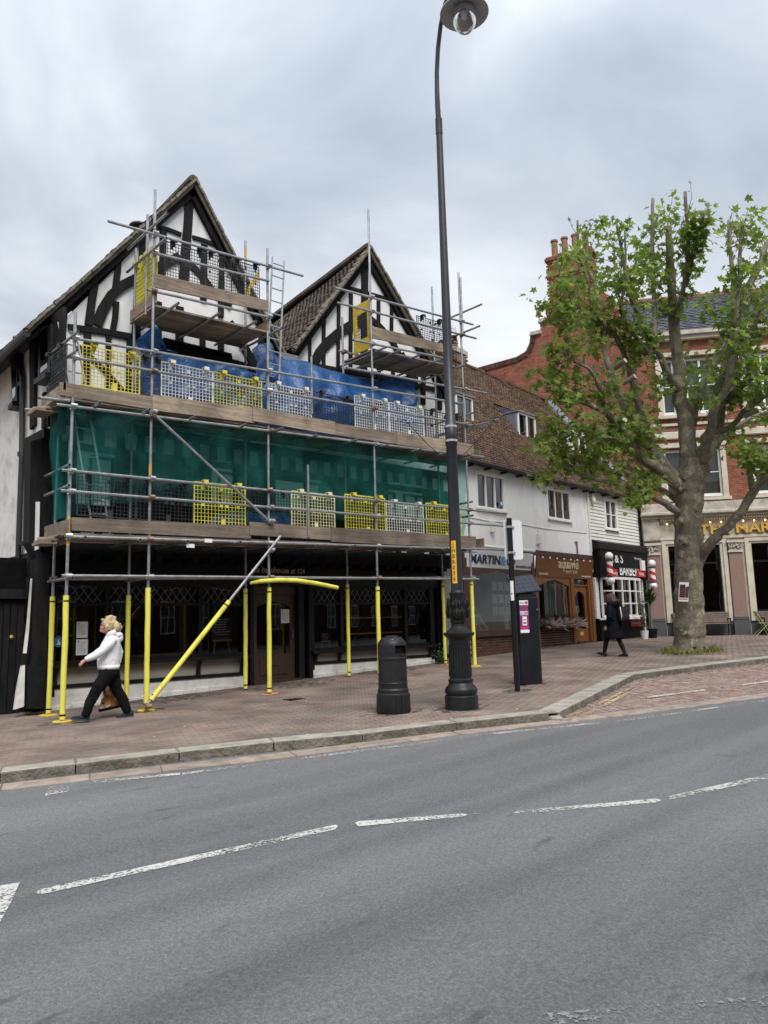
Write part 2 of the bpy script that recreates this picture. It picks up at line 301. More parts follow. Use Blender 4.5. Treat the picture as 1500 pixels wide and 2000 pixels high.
    nt.links.new(_ramp(nt, fr.outputs[0], [(0, (.78, .78, .78)), (.5, (.55, .03, .03))], 'CONSTANT'), b.inputs['Base Color']); b.inputs['Roughness'].default_value = .3
    # shopping bag print: bread-coloured blocks
    m, nt, b = _new('bag_print'); v = nt.nodes.new('ShaderNodeTexVoronoi'); v.distance = 'CHEBYCHEV'; v.inputs['Scale'].default_value = 15; tcn = nt.nodes.new('ShaderNodeTexCoord'); nt.links.new(tcn.outputs['Object'], v.inputs['Vector'])
    c = _ramp(nt, v.outputs['Color'], [(0, (.02, .014, .012)), (.3, (.20, .07, .025)), (.45, (.34, .14, .05)), (.58, (.52, .30, .12)), (.7, (.68, .54, .33))], 'CONSTANT')
    nt.links.new(c, b.inputs['Base Color']); b.inputs['Roughness'].default_value = .4
    # people
    mat('hoodie', (.72, .72, .77), (.80, .80, .84), .85, scale=8, bump=.5, bscale=7, bdist=.02)
    mat('trousers', (.007, .007, .008), (.013, .013, .014), .85, scale=9, bump=.4, bscale=9, bdist=.015, spec=.05)
    mat('trainer', (.014, .017, .023), (.024, .028, .035), .6, scale=20, spec=.15)
    mat('sole', (.035, .04, .05), None, .7)
    m, nt, b = _new('skin'); nt.links.new(_ramp(nt, _noise(nt, 9, 3), [(.3, (.50, .24, .18)), (.7, (.58, .31, .24))]), b.inputs['Base Color']); b.inputs['Roughness'].default_value = .5; b.inputs['Subsurface Weight'].default_value = .1
    mat('lips', (.36, .12, .10), None, .5)
    mat('eye', (.03, .025, .02), None, .3)
    mat('hair_blond', (.26, .18, .085), (.60, .49, .29), .6, scale=26, bump=.9, bscale=34, bdist=.02, stretch=(1, 1, .35), lo=.38, hi=.62)
    mat('hair_brown', (.034, .014, .008), (.085, .038, .022), .6, scale=24, bump=.8, bscale=34, bdist=.02, stretch=(1, 1, .25))
    mat('coat', (.005, .006, .009), (.010, .012, .016), .9, scale=10, bump=.5, bscale=10, bdist=.015, spec=.05)
    mat('fur', (.010, .008, .008), (.022, .018, .016), 1, spec=.05, scale=40, bump=1, bscale=50, bdist=.03)
    mat('tights', (.010, .009, .010), (.020, .016, .018), .6, scale=6, spec=.1)
    mat('shoe', (.010, .010, .011), None, .35)
    mat('pack', (.012, .013, .015), (.022, .022, .025), .7, scale=14, spec=.15)
special_mats()

# ------------------------------------------------------------ geometry helpers
def U(px, py, Y):
    """photo pixel -> point on the plane at distance Y across the street"""
    d = FWD*FOC + RT*(px-750) + UP*(1000-py); return EYE + d*(Y/d.y)
def UP_(px, py, P, n):
    d = FWD*FOC + RT*(px-750) + UP*(1000-py); return EYE + d*((V(P)-EYE).dot(n)/d.dot(n))
def UD(px, py, dep):
    d = FWD*FOC + RT*(px-750) + UP*(1000-py); return EYE + d*(dep/FOC)
def zp(X, Y):
    """height of the sloping pavement"""
    s = 0.0335*(min(X, 20)-4.9) + 0.012*max(0, min(X, 45)-20) if X > -30 else -1.17
    return 0.16 + s + 0.015*(max(-25, min(30, Y))-12.2)
def zr(X, Y): return zp(X, Y) - 0.11
def UG(px, py, f=zp):
    z = .2
    for _ in range(12):
        d = FWD*FOC + RT*(px-750) + UP*(1000-py); q = EYE + d*((z-EYE.z)/d.z); z = f(q.x, q.y)
    return V((q.x, q.y, z))
def wloc(o):
    p = V((0, 0, 0))
    while o: p = p + o.location; o = o.parent
    return p
def tag(o, label=None, cat=None, group=None, kind=None):
    if label: o['label'] = label
    if cat: o['category'] = cat
    if group: o['group'] = group
    if kind: o['kind'] = kind
    return o
def thing(name, loc, label, cat, group=None, kind=None):
    o = bpy.data.objects.new(name, None); COL.objects.link(o); o.location = loc; o.empty_display_size = .2
    return tag(o, label, cat, group, kind)
class MB:
    def __init__(s): s.v = []; s.f = []; s.m = []; s.uv = None; s.cm = 0; s.t = []; s.ct = None
    def add(s, vs, fs):
        o = len(s.v); s.v += [tuple(p) for p in vs]; s.f += [[o+i for i in f] for f in fs]; s.m += [s.cm]*len(fs)
        s.t += [R.random() if s.ct is None else s.ct]*len(fs); return s
    def hexa(s, a, b):
        """a, b: 4 points each, same winding"""
        return s.add(list(a)+list(b), [(3, 2, 1, 0), (4, 5, 6, 7), (0, 1, 5, 4), (1, 2, 6, 5), (2, 3, 7, 6), (3, 0, 4, 7)])
    def box(s, c, d, rot=None):
        c = V(c); hx, hy, hz = d[0]/2, d[1]/2, d[2]/2
        P = [V((x*hx, y*hy, z*hz)) for z in (-1, 1) for x, y in ((-1, -1), (1, -1), (1, 1), (-1, 1))]
        if rot is not None: P = [rot @ p for p in P]
        P = [c+p for p in P]; return s.hexa(P[:4], P[4:])
    def obox(s, o, ex, ey, ez, x, y, z):
        """box in a local frame: x, y, z are (lo, hi)"""
        P = [o + ex*a + ey*b + ez*c for c in z for a, b in ((x[0], y[0]), (x[1], y[0]), (x[1], y[1]), (x[0], y[1]))]
        return s.hexa(P[:4], P[4:])
    def tube(s, p0, p1, r, n=8, r1=None, cap=True, open_end=False):
        p0, p1 = V(p0), V(p1); r1 = r if r1 is None else r1
        d = (p1-p0).normalized(); u = d.orthogonal().normalized(); w = d.cross(u)
        A = [p0+(u*math.cos(2*math.pi*i/n)+w*math.sin(2*math.pi*i/n))*r for i in range(n)]
        B = [p1+(u*math.cos(2*math.pi*i/n)+w*math.sin(2*math.pi*i/n))*r1 for i in range(n)]
        fs = [(i, (i+1) % n, n+(i+1) % n, n+i) for i in range(n)]
        if cap: fs += [tuple(range(n-1, -1, -1)), tuple(range(n, 2*n))]
        return s.add(A+B, fs)
    def path(s, pts, rs, n=8, cap=True):
        pts = [V(p) for p in pts]
        if not hasattr(rs, '__len__'): rs = [rs]*len(pts)
        vs = []; u = None
        for i, p in enumerate(pts):
            d = (pts[min(i+1, len(pts)-1)]-pts[max(i-1, 0)]).normalized()
            u = d.orthogonal().normalized() if u is None else (u-d*u.dot(d)).normalized()
            w = d.cross(u)
            vs += [p+(u*math.cos(2*math.pi*k/n)+w*math.sin(2*math.pi*k/n))*rs[i] for k in range(n)]
        fs = [(i*n+k, i*n+(k+1) % n, (i+1)*n+(k+1) % n, (i+1)*n+k) for i in range(len(pts)-1) for k in range(n)]
        if cap: fs += [tuple(range(n-1, -1, -1)), tuple(range((len(pts)-1)*n, len(pts)*n))]
        return s.add(vs, fs)
    def lathe(s, c, prof, n=20, ax=None, cap=True):
        c = V(c); vs = []
        for r, z in prof: vs += [c+V((r*math.cos(2*math.pi*k/n), r*math.sin(2*math.pi*k/n), z)) for k in range(n)]
        if ax is not None:
            q = V((0, 0, 1)).rotation_difference(ax); vs = [c + q @ (p-c) for p in vs]
        fs = [(i*n+k, i*n+(k+1) % n, (i+1)*n+(k+1) % n, (i+1)*n+k) for i in range(len(prof)-1) for k in range(n)]
        if cap: fs += [tuple(range(n-1, -1, -1)), tuple(range((len(prof)-1)*n, len(prof)*n))]
        return s.add(vs, fs)
    def prism(s, pts, ext):
        """flat polygon pts pushed along ext"""
        n = len(pts); pts = [V(p) for p in pts]; q = [p+V(ext) for p in pts]
        return s.add(pts+q, [tuple(range(n-1, -1, -1)), tuple(range(n, 2*n))]+[(i, (i+1) % n, n+(i+1) % n, n+i) for i in range(n)])
    def ball(s, c, r, n=10, sx=(1, 1, 1)):
        c = V(c); m = max(4, n//2+1); vs = []
        for i in range(m+1):
            a = math.pi*i/m
            vs += [c+V((r*math.sin(a)*math.cos(2*math.pi*k/n)*sx[0], r*math.sin(a)*math.sin(2*math.pi*k/n)*sx[1], r*math.cos(a)*sx[2])) for k in range(n)]
        return s.add(vs, [(i*n+k, (i+1)*n+k, (i+1)*n+(k+1) % n, i*n+(k+1) % n) for i in range(m) for k in range(n)])
    def grid(s, P):
        """P: rows of points -> quads"""
        nr, nc = len(P), len(P[0])
        return s.add([p for r in P for p in r], [(i*nc+j, i*nc+j+1, (i+1)*nc+j+1, (i+1)*nc+j) for i in range(nr-1) for j in range(nc-1)])
    def mesh(s, name, mats, off=V((0, 0, 0)), smooth=False):
        me = bpy.data.meshes.new(name)
        me.from_pydata([(p[0]-off.x, p[1]-off.y, p[2]-off.z) for p in s.v], [], s.f)
        for m in (mats if isinstance(mats, (list, tuple)) else [mats]): me.materials.append(MATS[m])
        if len(me.materials) > 1: me.polygons.foreach_set('material_index', s.m)
        a = me.attributes.new('tint', 'FLOAT', 'FACE'); a.data.foreach_set('value', s.t)
        if smooth: me.polygons.foreach_set('use_smooth', [True]*len(me.polygons))
        me.update(); return me
    def build(s, name, mats, parent=None, smooth=False, bevel=0, fix=False, kind=None, label=None):
        off = wloc(parent) if parent else V((0, 0, 0))
        me = s.mesh(name, mats, off, smooth)
        if fix:
            bm = bmesh.new(); bm.from_mesh(me); bmesh.ops.recalc_face_normals(bm, faces=bm.faces); bm.to_mesh(me); bm.free()
        o = bpy.data.objects.new(name, me); COL.objects.link(o)
        if parent: o.parent = parent
        if bevel:
            b = o.modifiers.new('edge', 'BEVEL'); b.width = bevel; b.segments = 1; b.limit_method = 'ANGLE'
        if smooth and fix:
            pass
        return tag(o, label, kind=kind)
def solo(name, mb, mats, label, cat, group=None, smooth=False, **k):
    """a thing that is one mesh, origin at its lowest point"""
    zs = min(mb.v, key=lambda p: p[2]); c = V((sum(p[0] for p in mb.v)/len(mb.v), sum(p[1] for p in mb.v)/len(mb.v), zs[2]))
    me = mb.mesh(name, mats, c, smooth); o = bpy.data.objects.new(name, me); COL.objects.link(o); o.location = c
    return tag(o, label, cat, group)
def smooth_angle(o, ang=35):
    me = o.data
    me.polygons.foreach_set('use_smooth', [True]*len(me.polygons))
    try: me.set_sharp_from_angle(angle=rad(ang))
    except Exception: pass
    return o
def pieces(parent, name, proto, mats, mws, limit=300, labelkind='stuff'):
    """mws: world matrices of alike pieces; the ones that show largest become objects, the rest one joined part"""
    off = wloc(parent) if parent else V((0, 0, 0))
    mws = sorted(mws, key=lambda m: (m.translation-EYE).length)
    for m in mws[:limit]:
        o = bpy.data.objects.new(name, proto); COL.objects.link(o); o.parent = parent
        m2 = m.copy(); m2.translation = m.translation-off; o.matrix_local = m2
    rest = mws[limit:]
    if rest:
        nv = len(proto.vertices); co = np.empty(nv*3); proto.vertices.foreach_get('co', co); co = np.c_[co.reshape(-1, 3), np.ones(nv)]
        fs = [list(p.vertices) for p in proto.polygons]; smo = proto.polygons[0].use_smooth
        A = np.array([[list(r) for r in m] for m in rest]); W = np.einsum('nij,vj->nvi', A, co)[:, :, :3].reshape(-1, 3) - np.array(off)
        F = []; T = []
        for k in range(len(rest)):
            t = R.random()
            for f in fs: F.append([i+k*nv for i in f]); T.append(t)
        me = bpy.data.meshes.new(name); me.from_pydata(W.tolist(), [], F)
        for mm in proto.materials: me.materials.append(mm)
        if len(me.materials) > 1: me.polygons.foreach_set('material_index', [p.material_index for p in proto.polygons]*len(rest))
        a = me.attributes.new('tint', 'FLOAT', 'FACE'); a.data.foreach_set('value', T)
        if smo: me.polygons.foreach_set('use_smooth', [True]*len(me.polygons))
        o = bpy.data.objects.new(name, me); COL.objects.link(o); o.parent = parent; o['kind'] = labelkind
def frame(o, ex, ey, ez, s=(1, 1, 1)):
    ex, ey, ez, o = V(ex), V(ey), V(ez), V(o)
    return Matrix(((ex.x*s[0], ey.x*s[1], ez.x*s[2], o.x), (ex.y*s[0], ey.y*s[1], ez.y*s[2], o.y), (ex.z*s[0], ey.z*s[1], ez.z*s[2], o.z), (0, 0, 0, 1)))
def inpoly(x, y, P):
    c = False; n = len(P); j = n-1
    for i in range(n):
        if (P[i][1] > y) != (P[j][1] > y) and x < (P[j][0]-P[i][0])*(y-P[i][1])/(P[j][1]-P[i][1])+P[i][0]: c = not c
        j = i
    return c
def text(name, body, size, o, ex, ez, mat_, parent=None, depth=.006, off=0.0, align='LEFT', squash=1.0, shear=0, fit=None):
    """lettering lying in the plane ex, ez; o = start of the baseline"""
    cu = bpy.data.curves.new(name, 'FONT'); cu.body = body; cu.size = size; cu.extrude = depth; cu.offset = off; cu.align_x = align; cu.shear = shear
    cu.resolution_u = 3; cu.materials.append(MATS[mat_])
    f_ = bpy.data.objects.new('lettering_outline', cu); me = bpy.data.meshes.new_from_object(f_); me.name = name; bpy.data.objects.remove(f_)
    if fit:
        xs = [v.co.x for v in me.vertices]; squash = fit/(max(xs)-min(xs))
    t = bpy.data.objects.new(name, me); COL.objects.link(t)
    ex, ez = V(ex).normalized(), V(ez).normalized(); ey = ez; nrm = ex.cross(ez)
    m = frame(V(o)-(wloc(parent) if parent else V((0, 0, 0))), ex, ez, nrm, (squash, 1, 1)); t.parent = parent; t.matrix_local = m
    return t
Z = V((0, 0, 1)); X_ = V((1, 0, 0)); Y_ = V((0, 1, 0))
class Fr:
    """wall frame: s along the wall (rightwards seen from the street), d into the building, z up"""
    def __init__(f, o, ex): f.o = V(o); f.ex = V(ex).normalized(); f.ey = V((-f.ex.y, f.ex.x, 0)); f.n = -f.ey
    def p(f, s, d, z): return f.o + f.ex*s + f.ey*d + Z*z
    def px(f, x, y, d=0):
        q = UP_(x, y, f.o+f.ey*d, f.ey); r = q-f.o; return r.dot(f.ex), q.z
    def box(f, mb, s, d, z): return mb.obox(f.o, f.ex, f.ey, Z, s, d, z)
# ============================================================ GROUND
def g3(p, f=zp, dz=0): return V((p[0], p[1], f(p[0], p[1])+dz))
K1px = [(0, 1510), (148, 1493), (350, 1470), (535, 1450), (708, 1434), (893, 1412), (1072, 1393)]
K2px = [(1092, 1391), (1160, 1357), (1237, 1318), (1300, 1309.5), (1400, 1297), (1500, 1285)]
K1 = [UG(*p).xy for p in K1px]; K2 = [UG(*p).xy for p in K2px]
dk = (K1[-1]-K1[0]).normalized(); K1 = [K1[0]-dk*22, K1[0]-dk*12, K1[0]-dk*4.2] + K1
dk2 = (K2[-1]-K2[-3]).normalized(); K2 = K2 + [K2[-1]+dk2*4, K2[-1]+dk2*12, K2[-1]+dk2*22]
KERB = K1 + K2
Cpx = [(0, 1546), (175, 1525), (450, 1494), (700, 1463), (900, 1436), (1080, 1416), (1300, 1389), (1500, 1362)]
CH = [UG(*p, f=zr).xy for p in Cpx]
dc = (CH[-1]-CH[0]).normalized(); CH = [CH[0]-dc*22, CH[0]-dc*8] + CH + [CH[-1]+dc*8, CH[-1]+dc*25]
# terrain to the horizon, a little below the road
mb = MB(); xs = [-600, -120, -30, -10, 5, 20, 45, 140, 600]; ys = [-600, -120, -25, 0, 15, 30, 120, 600]
mb.grid([[V((x, y, zp(x, y)-.45)) for x in xs] for y in ys])
tag(mb.build('ground', 'soil'), kind='structure')
mb = MB(); xs = [-30+2.5*i for i in range(39)]; ys = [-25+2.5*i for i in range(15)]
mb.grid([[V((x, y, zr(x, y))) for x in xs] for y in ys])
road = tag(mb.build('road', 'asphalt', smooth=True), kind='structure')
# pavement bed (the mortar that shows in the joints)
mb = MB(); KX = []
for a, b in zip(KERB[:-1], KERB[1:]):
    n = max(1, int((b-a).length/1.5)); KX += [a+(b-a)*i/n for i in range(n)]
KX.append(KERB[-1])
rows = [[V((p.x, p.y+(20-p.y)*t, zp(p.x, p.y+(20-p.y)*t)-.006)) for p in KX] for t in (0, .15, .3, .5, .75, 1)]
mb.grid(rows)
pave = tag(mb.build('pavement', 'joint_dark', smooth=True), kind='structure')
# kerb stones
def kerb_stones(line, parent, w=.30, h=.145, L=1.45):
    for a, b in zip(line[:-1], line[1:]):
        d = (b-a); n = max(1, round(d.length/L)); u = d.normalized(); nrm = V((-u.y, u.x))
        for i in range(n):
            p, q = a+d*(i/n)+u*.008, a+d*((i+1)/n)-u*.008
            mb = MB(); j = [R.uniform(-.006, .006) for _ in range(4)]
            def pt(c, k, dz): cc = c+nrm*k; return V((cc.x, cc.y, zp(cc.x, cc.y)+dz))
            top = [pt(p, -.01+j[0], .012), pt(q, -.01+j[1], .012), pt(q, w+j[2], .012), pt(p, w+j[3], .012)]
            bot = [pt(p, -.025, -.16), pt(q, -.025, -.16), pt(q, w, -.16), pt(p, w, -.16)]
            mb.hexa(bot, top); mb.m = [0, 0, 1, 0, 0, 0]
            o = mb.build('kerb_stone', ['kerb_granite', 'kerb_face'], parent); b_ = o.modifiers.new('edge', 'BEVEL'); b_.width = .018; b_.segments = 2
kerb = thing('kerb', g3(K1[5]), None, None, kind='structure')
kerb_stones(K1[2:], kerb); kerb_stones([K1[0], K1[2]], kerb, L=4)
kerb2 = thing('bay_kerb', g3(K2[2]), None, None, kind='structure')
kerb_stones(K2, kerb2, w=.34)
# the low rounded stone between the two kerbs
mb = MB(); a, b = K1[-1], K2[0]; mid = (a+b)/2
mb.prism([g3(p, dz=-.17) for p in (a+V((.0, 0)), V((b.x-.05, b.y-.12)), b+V((.02, .02)), b+V((.0, .30)), a+V((.05, .32)))], V((0, 0, .125)))
o = mb.build('quadrant_stone', 'kerb_granite', kerb2, bevel=.03)
# channel stones along the road edge
chan = thing('road_channel', g3(CH[5], zr), None, None, kind='structure')
for a, b in zip(CH[:-1], CH[1:]):
    d = b-a; n = max(1, round(d.length/.85)); u = d.normalized(); nrm = V((-u.y, u.x))
    if n > 14: n = 6
    for i in range(n):
        p, q = a+d*(i/n)+u*.006, a+d*((i+1)/n)-u*.006; mb = MB(); h = R.uniform(.008, .013)
        wd = .34
        mb.hexa([g3(x_, zr, -.05) for x_ in (p, q, q+nrm*wd, p+nrm*wd)], [g3(x_, zr, h) for x_ in (p, q, q+nrm*wd, p+nrm*wd)])
        mb.build('channel_stone', 'channel_stone', chan)
# pavers, running bond along the kerb
def box_mesh(name, sx, sy, sz, mats, ch=.0, bottom=False):
    mb = MB(); mb.ct = 0.0
    x, y = sx/2, sy/2
    t = [V((-x+ch, -y+ch, 0)), V((x-ch, -y+ch, 0)), V((x-ch, y-ch, 0)), V((-x+ch, y-ch, 0))]
    b = [V((-x, -y, -sz)), V((x, -y, -sz)), V((x, y, -sz)), V((-x, y, -sz))]
    mb.add(b+t, [(4, 5, 6, 7), (0, 1, 5, 4), (1, 2, 6, 5), (2, 3, 7, 6), (3, 0, 4, 7)] + ([(3, 2, 1, 0)] if bottom else []))
    return mb.mesh(name, mats)
PAVPOLY = [(p.x, p.y) for p in KX]
COT_O = V((14.9, 14.6)); COT_D = V((math.cos(rad(6.5)), math.sin(rad(6.5))))
back = [(40, 22), (28, 17), (27.6, 15.95), COT_O+COT_D*12.8, COT_O+COT_D*.4, (14.95, 14.9), (4.2, 14.9), (4.2, 15.2), (-8, 15.2)]
PAVPOLY = PAVPOLY + [tuple(p) for p in back]
paver = box_mesh('paver', .208, .101, .03, 'paver', .004)
th = math.atan2(dk.y, dk.x); eu, ev = V((math.cos(th), math.sin(th))), V((-math.sin(th), math.cos(th)))
org = K1[3]; mws = []
def vis(p, m=170):
    q = p-EYE; d = q.dot(FWD)
    if d < .5: return False
    x = 750+FOC*q.dot(RT)/d; y = 1000-FOC*q.dot(UP)/d
    return -m < x < 1500+m and -m < y < 2000+m
def near_kerb(c, w=.36):
    for a, b in zip(KERB[:-1], KERB[1:]):
        d = b-a; t = max(0, min(1, (c-a).dot(d)/d.dot(d)))
        if (a+d*t-c).length < w: return True
    return False
for j in range(-5, 130):
    for i in range(-30, 150):
        u, v = (i+.5*(j % 2))*.2145, j*.1075+.30
        c = org+eu*u+ev*v
        if not (-2 < c.x < 36) or not inpoly(c.x, c.y, PAVPOLY): continue
        if abs(c.x-20.2) < .9 and abs(c.y-10.5) < .75: continue
        if near_kerb(c): continue
        q = g3(c, dz=R.uniform(-.0015, .002)-.0005)
        if not vis(q): continue
        sx = V((eu.x, eu.y, zp(c.x+eu.x, c.y+eu.y)-zp(c.x, c.y))).normalized(); sy = V((ev.x, ev.y, zp(c.x+ev.x, c.y+ev.y)-zp(c.x, c.y))).normalized()
        k = R.uniform(-.006, .006); ex = (sx+sy*k).normalized(); n_ = ex.cross(sy); n_ = (n_+V((R.uniform(-.006, .006), R.uniform(-.006, .006), 0))).normalized(); ey = n_.cross(ex)
        mws.append(frame(q, ex, ey, n_))
pieces(pave, 'paver', paver, 'paver', mws)
# parking bay of granite setts
bayin = [p for p in K2]
bay_poly = [(p.x, p.y-.02) for p in K2[:8]] + [((CH[k].x-.05), CH[k].y+.33) for k in range(len(CH)-2, 6, -1)]
mb = MB(); bx = [9.3+.75*i for i in range(40)]
mb.grid([[V((x, y, zr(x, y)+.004)) for x in bx] for y in (2.5, 3.5, 4.5, 5.5, 6.5, 7.5, 8.5, 9.2)])
# trim the bed to the bay outline
mb2 = MB(); tri = []
top = [V((p.x, p.y)) for p in K2[:9]]
def ch_y(x):
    for a, b in zip(CH[:-1], CH[1:]):
        if a.x <= x <= b.x: return a.y+(b.y-a.y)*(x-a.x)/(b.x-a.x)
    return CH[-1].y
def k_y(x, L=K2):
    for a, b in zip(L[:-1], L[1:]):
        if a.x <= x <= b.x: return a.y+(b.y-a.y)*(x-a.x)/(b.x-a.x)
    return L[-1].y if x > L[-1].x else L[0].y
xs = [K2[0].x+.1+.6*i for i in range(40)]
mb2.grid([[V((x, (ch_y(x)+.33)*(1-t)+k_y(x)*t, zr(x, (ch_y(x)+.33)*(1-t)+k_y(x)*t)+.004)) for x in xs] for t in (0, .33, .66, 1)])
bay = tag(mb2.build('parking_bay', 'joint_dark', smooth=True), kind='structure')
sett = box_mesh('sett', .132, .132, .03, 'sett', .014); mws = []
for j in range(0, 45):
    for i in range(0, 140):
        u, v = i*.146+.07*(j % 2), j*.146
        x = K2[0].x+u*.97+.0; y = 3.2+v+.16*abs(math.sin(u*math.pi/1.7))-u*.12
        if x > 24 or not (ch_y(x)+.36 < y < k_y(x)-.05): continue
        q = V((x+R.uniform(-.008, .008), y+R.uniform(-.008, .008), 0)); q.z = zr(q.x, q.y)+.015+R.uniform(-.004, .005)
        if not vis(q): continue
        a = R.uniform(-.14, .14)+.16*math.cos(u*math.pi/1.7)*(1 if math.sin(u*math.pi/1.7) > 0 else -1)
        n_ = V((-.0335+R.uniform(-.03, .03), -.015+R.uniform(-.03, .03), 1)).normalized(); ex = V((math.cos(a), math.sin(a), 0)); ey = n_.cross(ex).normalized(); ex = ey.cross(n_)
        mws.append(frame(q, ex, ey, n_, (R.uniform(.86, 1.04), R.uniform(.86, 1.04), 1)))
pieces(bay, 'sett', sett, 'sett', mws)
# painted markings
def marking(name, px, m, parent=None, dz=.005, sub=1):
    pts = [UG(*p, f=zr) for p in px]
    mb = MB(); mb.add([p+Z*dz for p in pts], [tuple(range(len(pts)))])
    o = mb.build(name, m, parent or road)
    bm = bmesh.new(); bm.from_mesh(o.data); bmesh.ops.recalc_face_normals(bm, faces=bm.faces)
    for f in bm.faces:
        if f.normal.z < 0: f.normal_flip()
    bm.to_mesh(o.data); bm.free(); return o
def band(p, q, w): return [(p[0], p[1]-w[0]/2), (q[0], q[1]-w[1]/2), (q[0], q[1]+w[1]/2), (p[0], p[1]+w[0]/2)]
marking('centre_line', [(68, 1745), (78, 1738), (655, 1611.5), (661, 1613.5), (655, 1621), (82, 1748)], 'road_paint')
marking('centre_line', [(693, 1608), (700, 1605), (905, 1589.5), (914, 1592), (905, 1596), (700, 1615)], 'road_paint')
marking('centre_line', band((918, 1592.5), (1003, 1586.5), (6, 6)), 'road_paint_faint')
marking('centre_line', [(1003, 1588.5), (1012, 1584), (1285, 1560.5), (1291, 1564), (1284, 1568.5), (1012, 1590.5)], 'road_paint')
marking('centre_line', [(1303, 1558), (1314, 1554), (1435, 1527), (1560, 1500), (1560, 1509), (1310, 1563)], 'road_paint')
marking('give_way_mark', [(-60, 1742), (39, 1724), (22, 1762), (0, 1803), (-60, 1920)], 'road_paint')
marking('edge_mark', [(96, 1537), (141, 1532), (136, 1546), (88, 1555)], 'road_paint')
marking('edge_line', band((175, 1528), (352, 1512), (5, 4)), 'road_paint')
marking('edge_line', band((356, 1512), (935, 1437), (4, 3.2)), 'road_paint_thin')
marking('edge_line', band((957, 1434), (1240, 1405), (3.4, 3)), 'road_paint_thin')
marking('edge_line', band((1245, 1404), (1620, 1351), (3, 2.6)), 'road_paint_thin')
marking('faded_line', [(1060, 1981), (1600, 1938), (1600, 1958), (1085, 2003)], 'road_paint_faint')
for q in ([(1101, 1401), (1151, 1384), (1239, 1341), (1241, 1343), (1156, 1387), (1108, 1404)], [(1132, 1401), (1190, 1372), (1247, 1343), (1250, 1345), (1196, 1375), (1139, 1404)]):
    marking('yellow_line', q, 'yellow_paint', bay, .024)
for q in (band((1265, 1364.5), (1377, 1350), (3, 2.6)), band((1450, 1340), (1520, 1331), (2.6, 2.4))):
    marking('bay_line', q, 'road_paint', bay, .024)
# drain cover in the pavement
mb = MB(); c = UG(575, 1366); mb.box(c+Z*.003, (.34, .26, .012)); cov = solo('drain_cover', mb, 'cast_iron', 'small rusty iron drain cover let into the brick pavement near the shop door', 'drain cover')
cov.location.z = c.z-.004
# chewing-gum spots trodden into the pavement
mb = MB()
for _ in range(150):
    p = org+eu*R.uniform(0, 16)+ev*R.uniform(.5, 5)
    if not inpoly(p.x, p.y, PAVPOLY) or near_kerb(p): continue
    q = g3(p, dz=.0035); s = R.uniform(.012, .028); mb.add([q+V((math.cos(k*.9)*s*R.uniform(.8, 1.1), math.sin(k*.9)*s*R.uniform(.8, 1.1), 0)) for k in range(7)], [tuple(range(7))])
tag(mb.build('gum_spots', 'gum'), 'flattened dark and pale gum spots on the brick pavement', 'gum', kind='stuff')
# fallen leaves and litter specks
mb = MB()
for _ in range(420):
    t = R.random(); k = R.choice([0, 1, 1, 2, 2, 3, 4]); a, b = K2[k], K2[k+1]; p = a+(b-a)*t+V((R.gauss(0, .03), -.06-abs(R.gauss(0, .16))))
    q = g3(p, zr, .02+R.random()*.01); s = R.uniform(.012, .035); an = R.random()*6.3
    mb.add([q+V((math.cos(an+j)*s, math.sin(an+j)*s*.7, R.uniform(0, .012))) for j in (0, 1.6, 3.1, 4.7)], [(0, 1, 2, 3)])
o = mb.build('fallen_leaves', 'dry_leaf'); tag(o, 'scatter of pale fallen leaves and dirt along the parking bay kerb', 'fallen leaves', kind='stuff')
mb = MB()
for px, py in [(300, 1440), (415, 1462), (600, 1436), (535, 1444), (760, 1395), (690, 1400), (660, 1415), (740, 1368), (510, 1400), (730, 1360), (880, 1405), (598, 1372), (1010, 1386), (955, 1376), (360, 1420)]:
    q = UG(px, py)+Z*.006; s = R.uniform(.012, .03); an = R.random()*6
    mb.add([q+V((math.cos(an+j)*s, math.sin(an+j)*s*.6, R.uniform(0, .01))) for j in (0, 1.6, 3.1, 4.7)], [(0, 1, 2, 3)])
o = mb.build('litter', 'paper'); tag(o, 'small pale scraps of litter on the brick pavement', 'litter', kind='stuff')
# ============================================================ TIMBER-FRAMED HOUSE
FY, SY = 14.3, 14.72           # upper front (jettied) and ground-floor front
house = thing('timber_framed_house', (9.7, 14.5, zp(9.7, 14.5)), 'black and white timber framed house with two steep gables behind scaffolding', 'house')
AP1, AP2 = V((7.25, FY, 11.12)), V((12.18, FY, 11.15))
# walls
mb = MB()
mb.prism([(4.5, FY, 3.15), (14.95, FY, 3.15), (14.95, FY, 7.55), (12.18, FY, 11.0), (9.68, FY, 7.55), (7.25, FY, 10.95), (4.5, FY, 7.15)], V((0, .18, 0)))
mb.build('wall', 'render_white', house, fix=True)
mb = MB(); mb.box((4.55, 18.4, 4.9), (.14, 8.0, 4.6)); mb.build('side_wall', 'render_dirty', house)
mb = MB(); mb.box((4.56, 18.5, 1.4), (.12, 7.6, 2.4)); mb.box((14.9, 18.4, 4.0), (.14, 7.6, 7.0)); mb.box((9.7, 22.3, 3.6), (10.2, .14, 7.2)); mb.build('back_wall', 'soot_black', house)
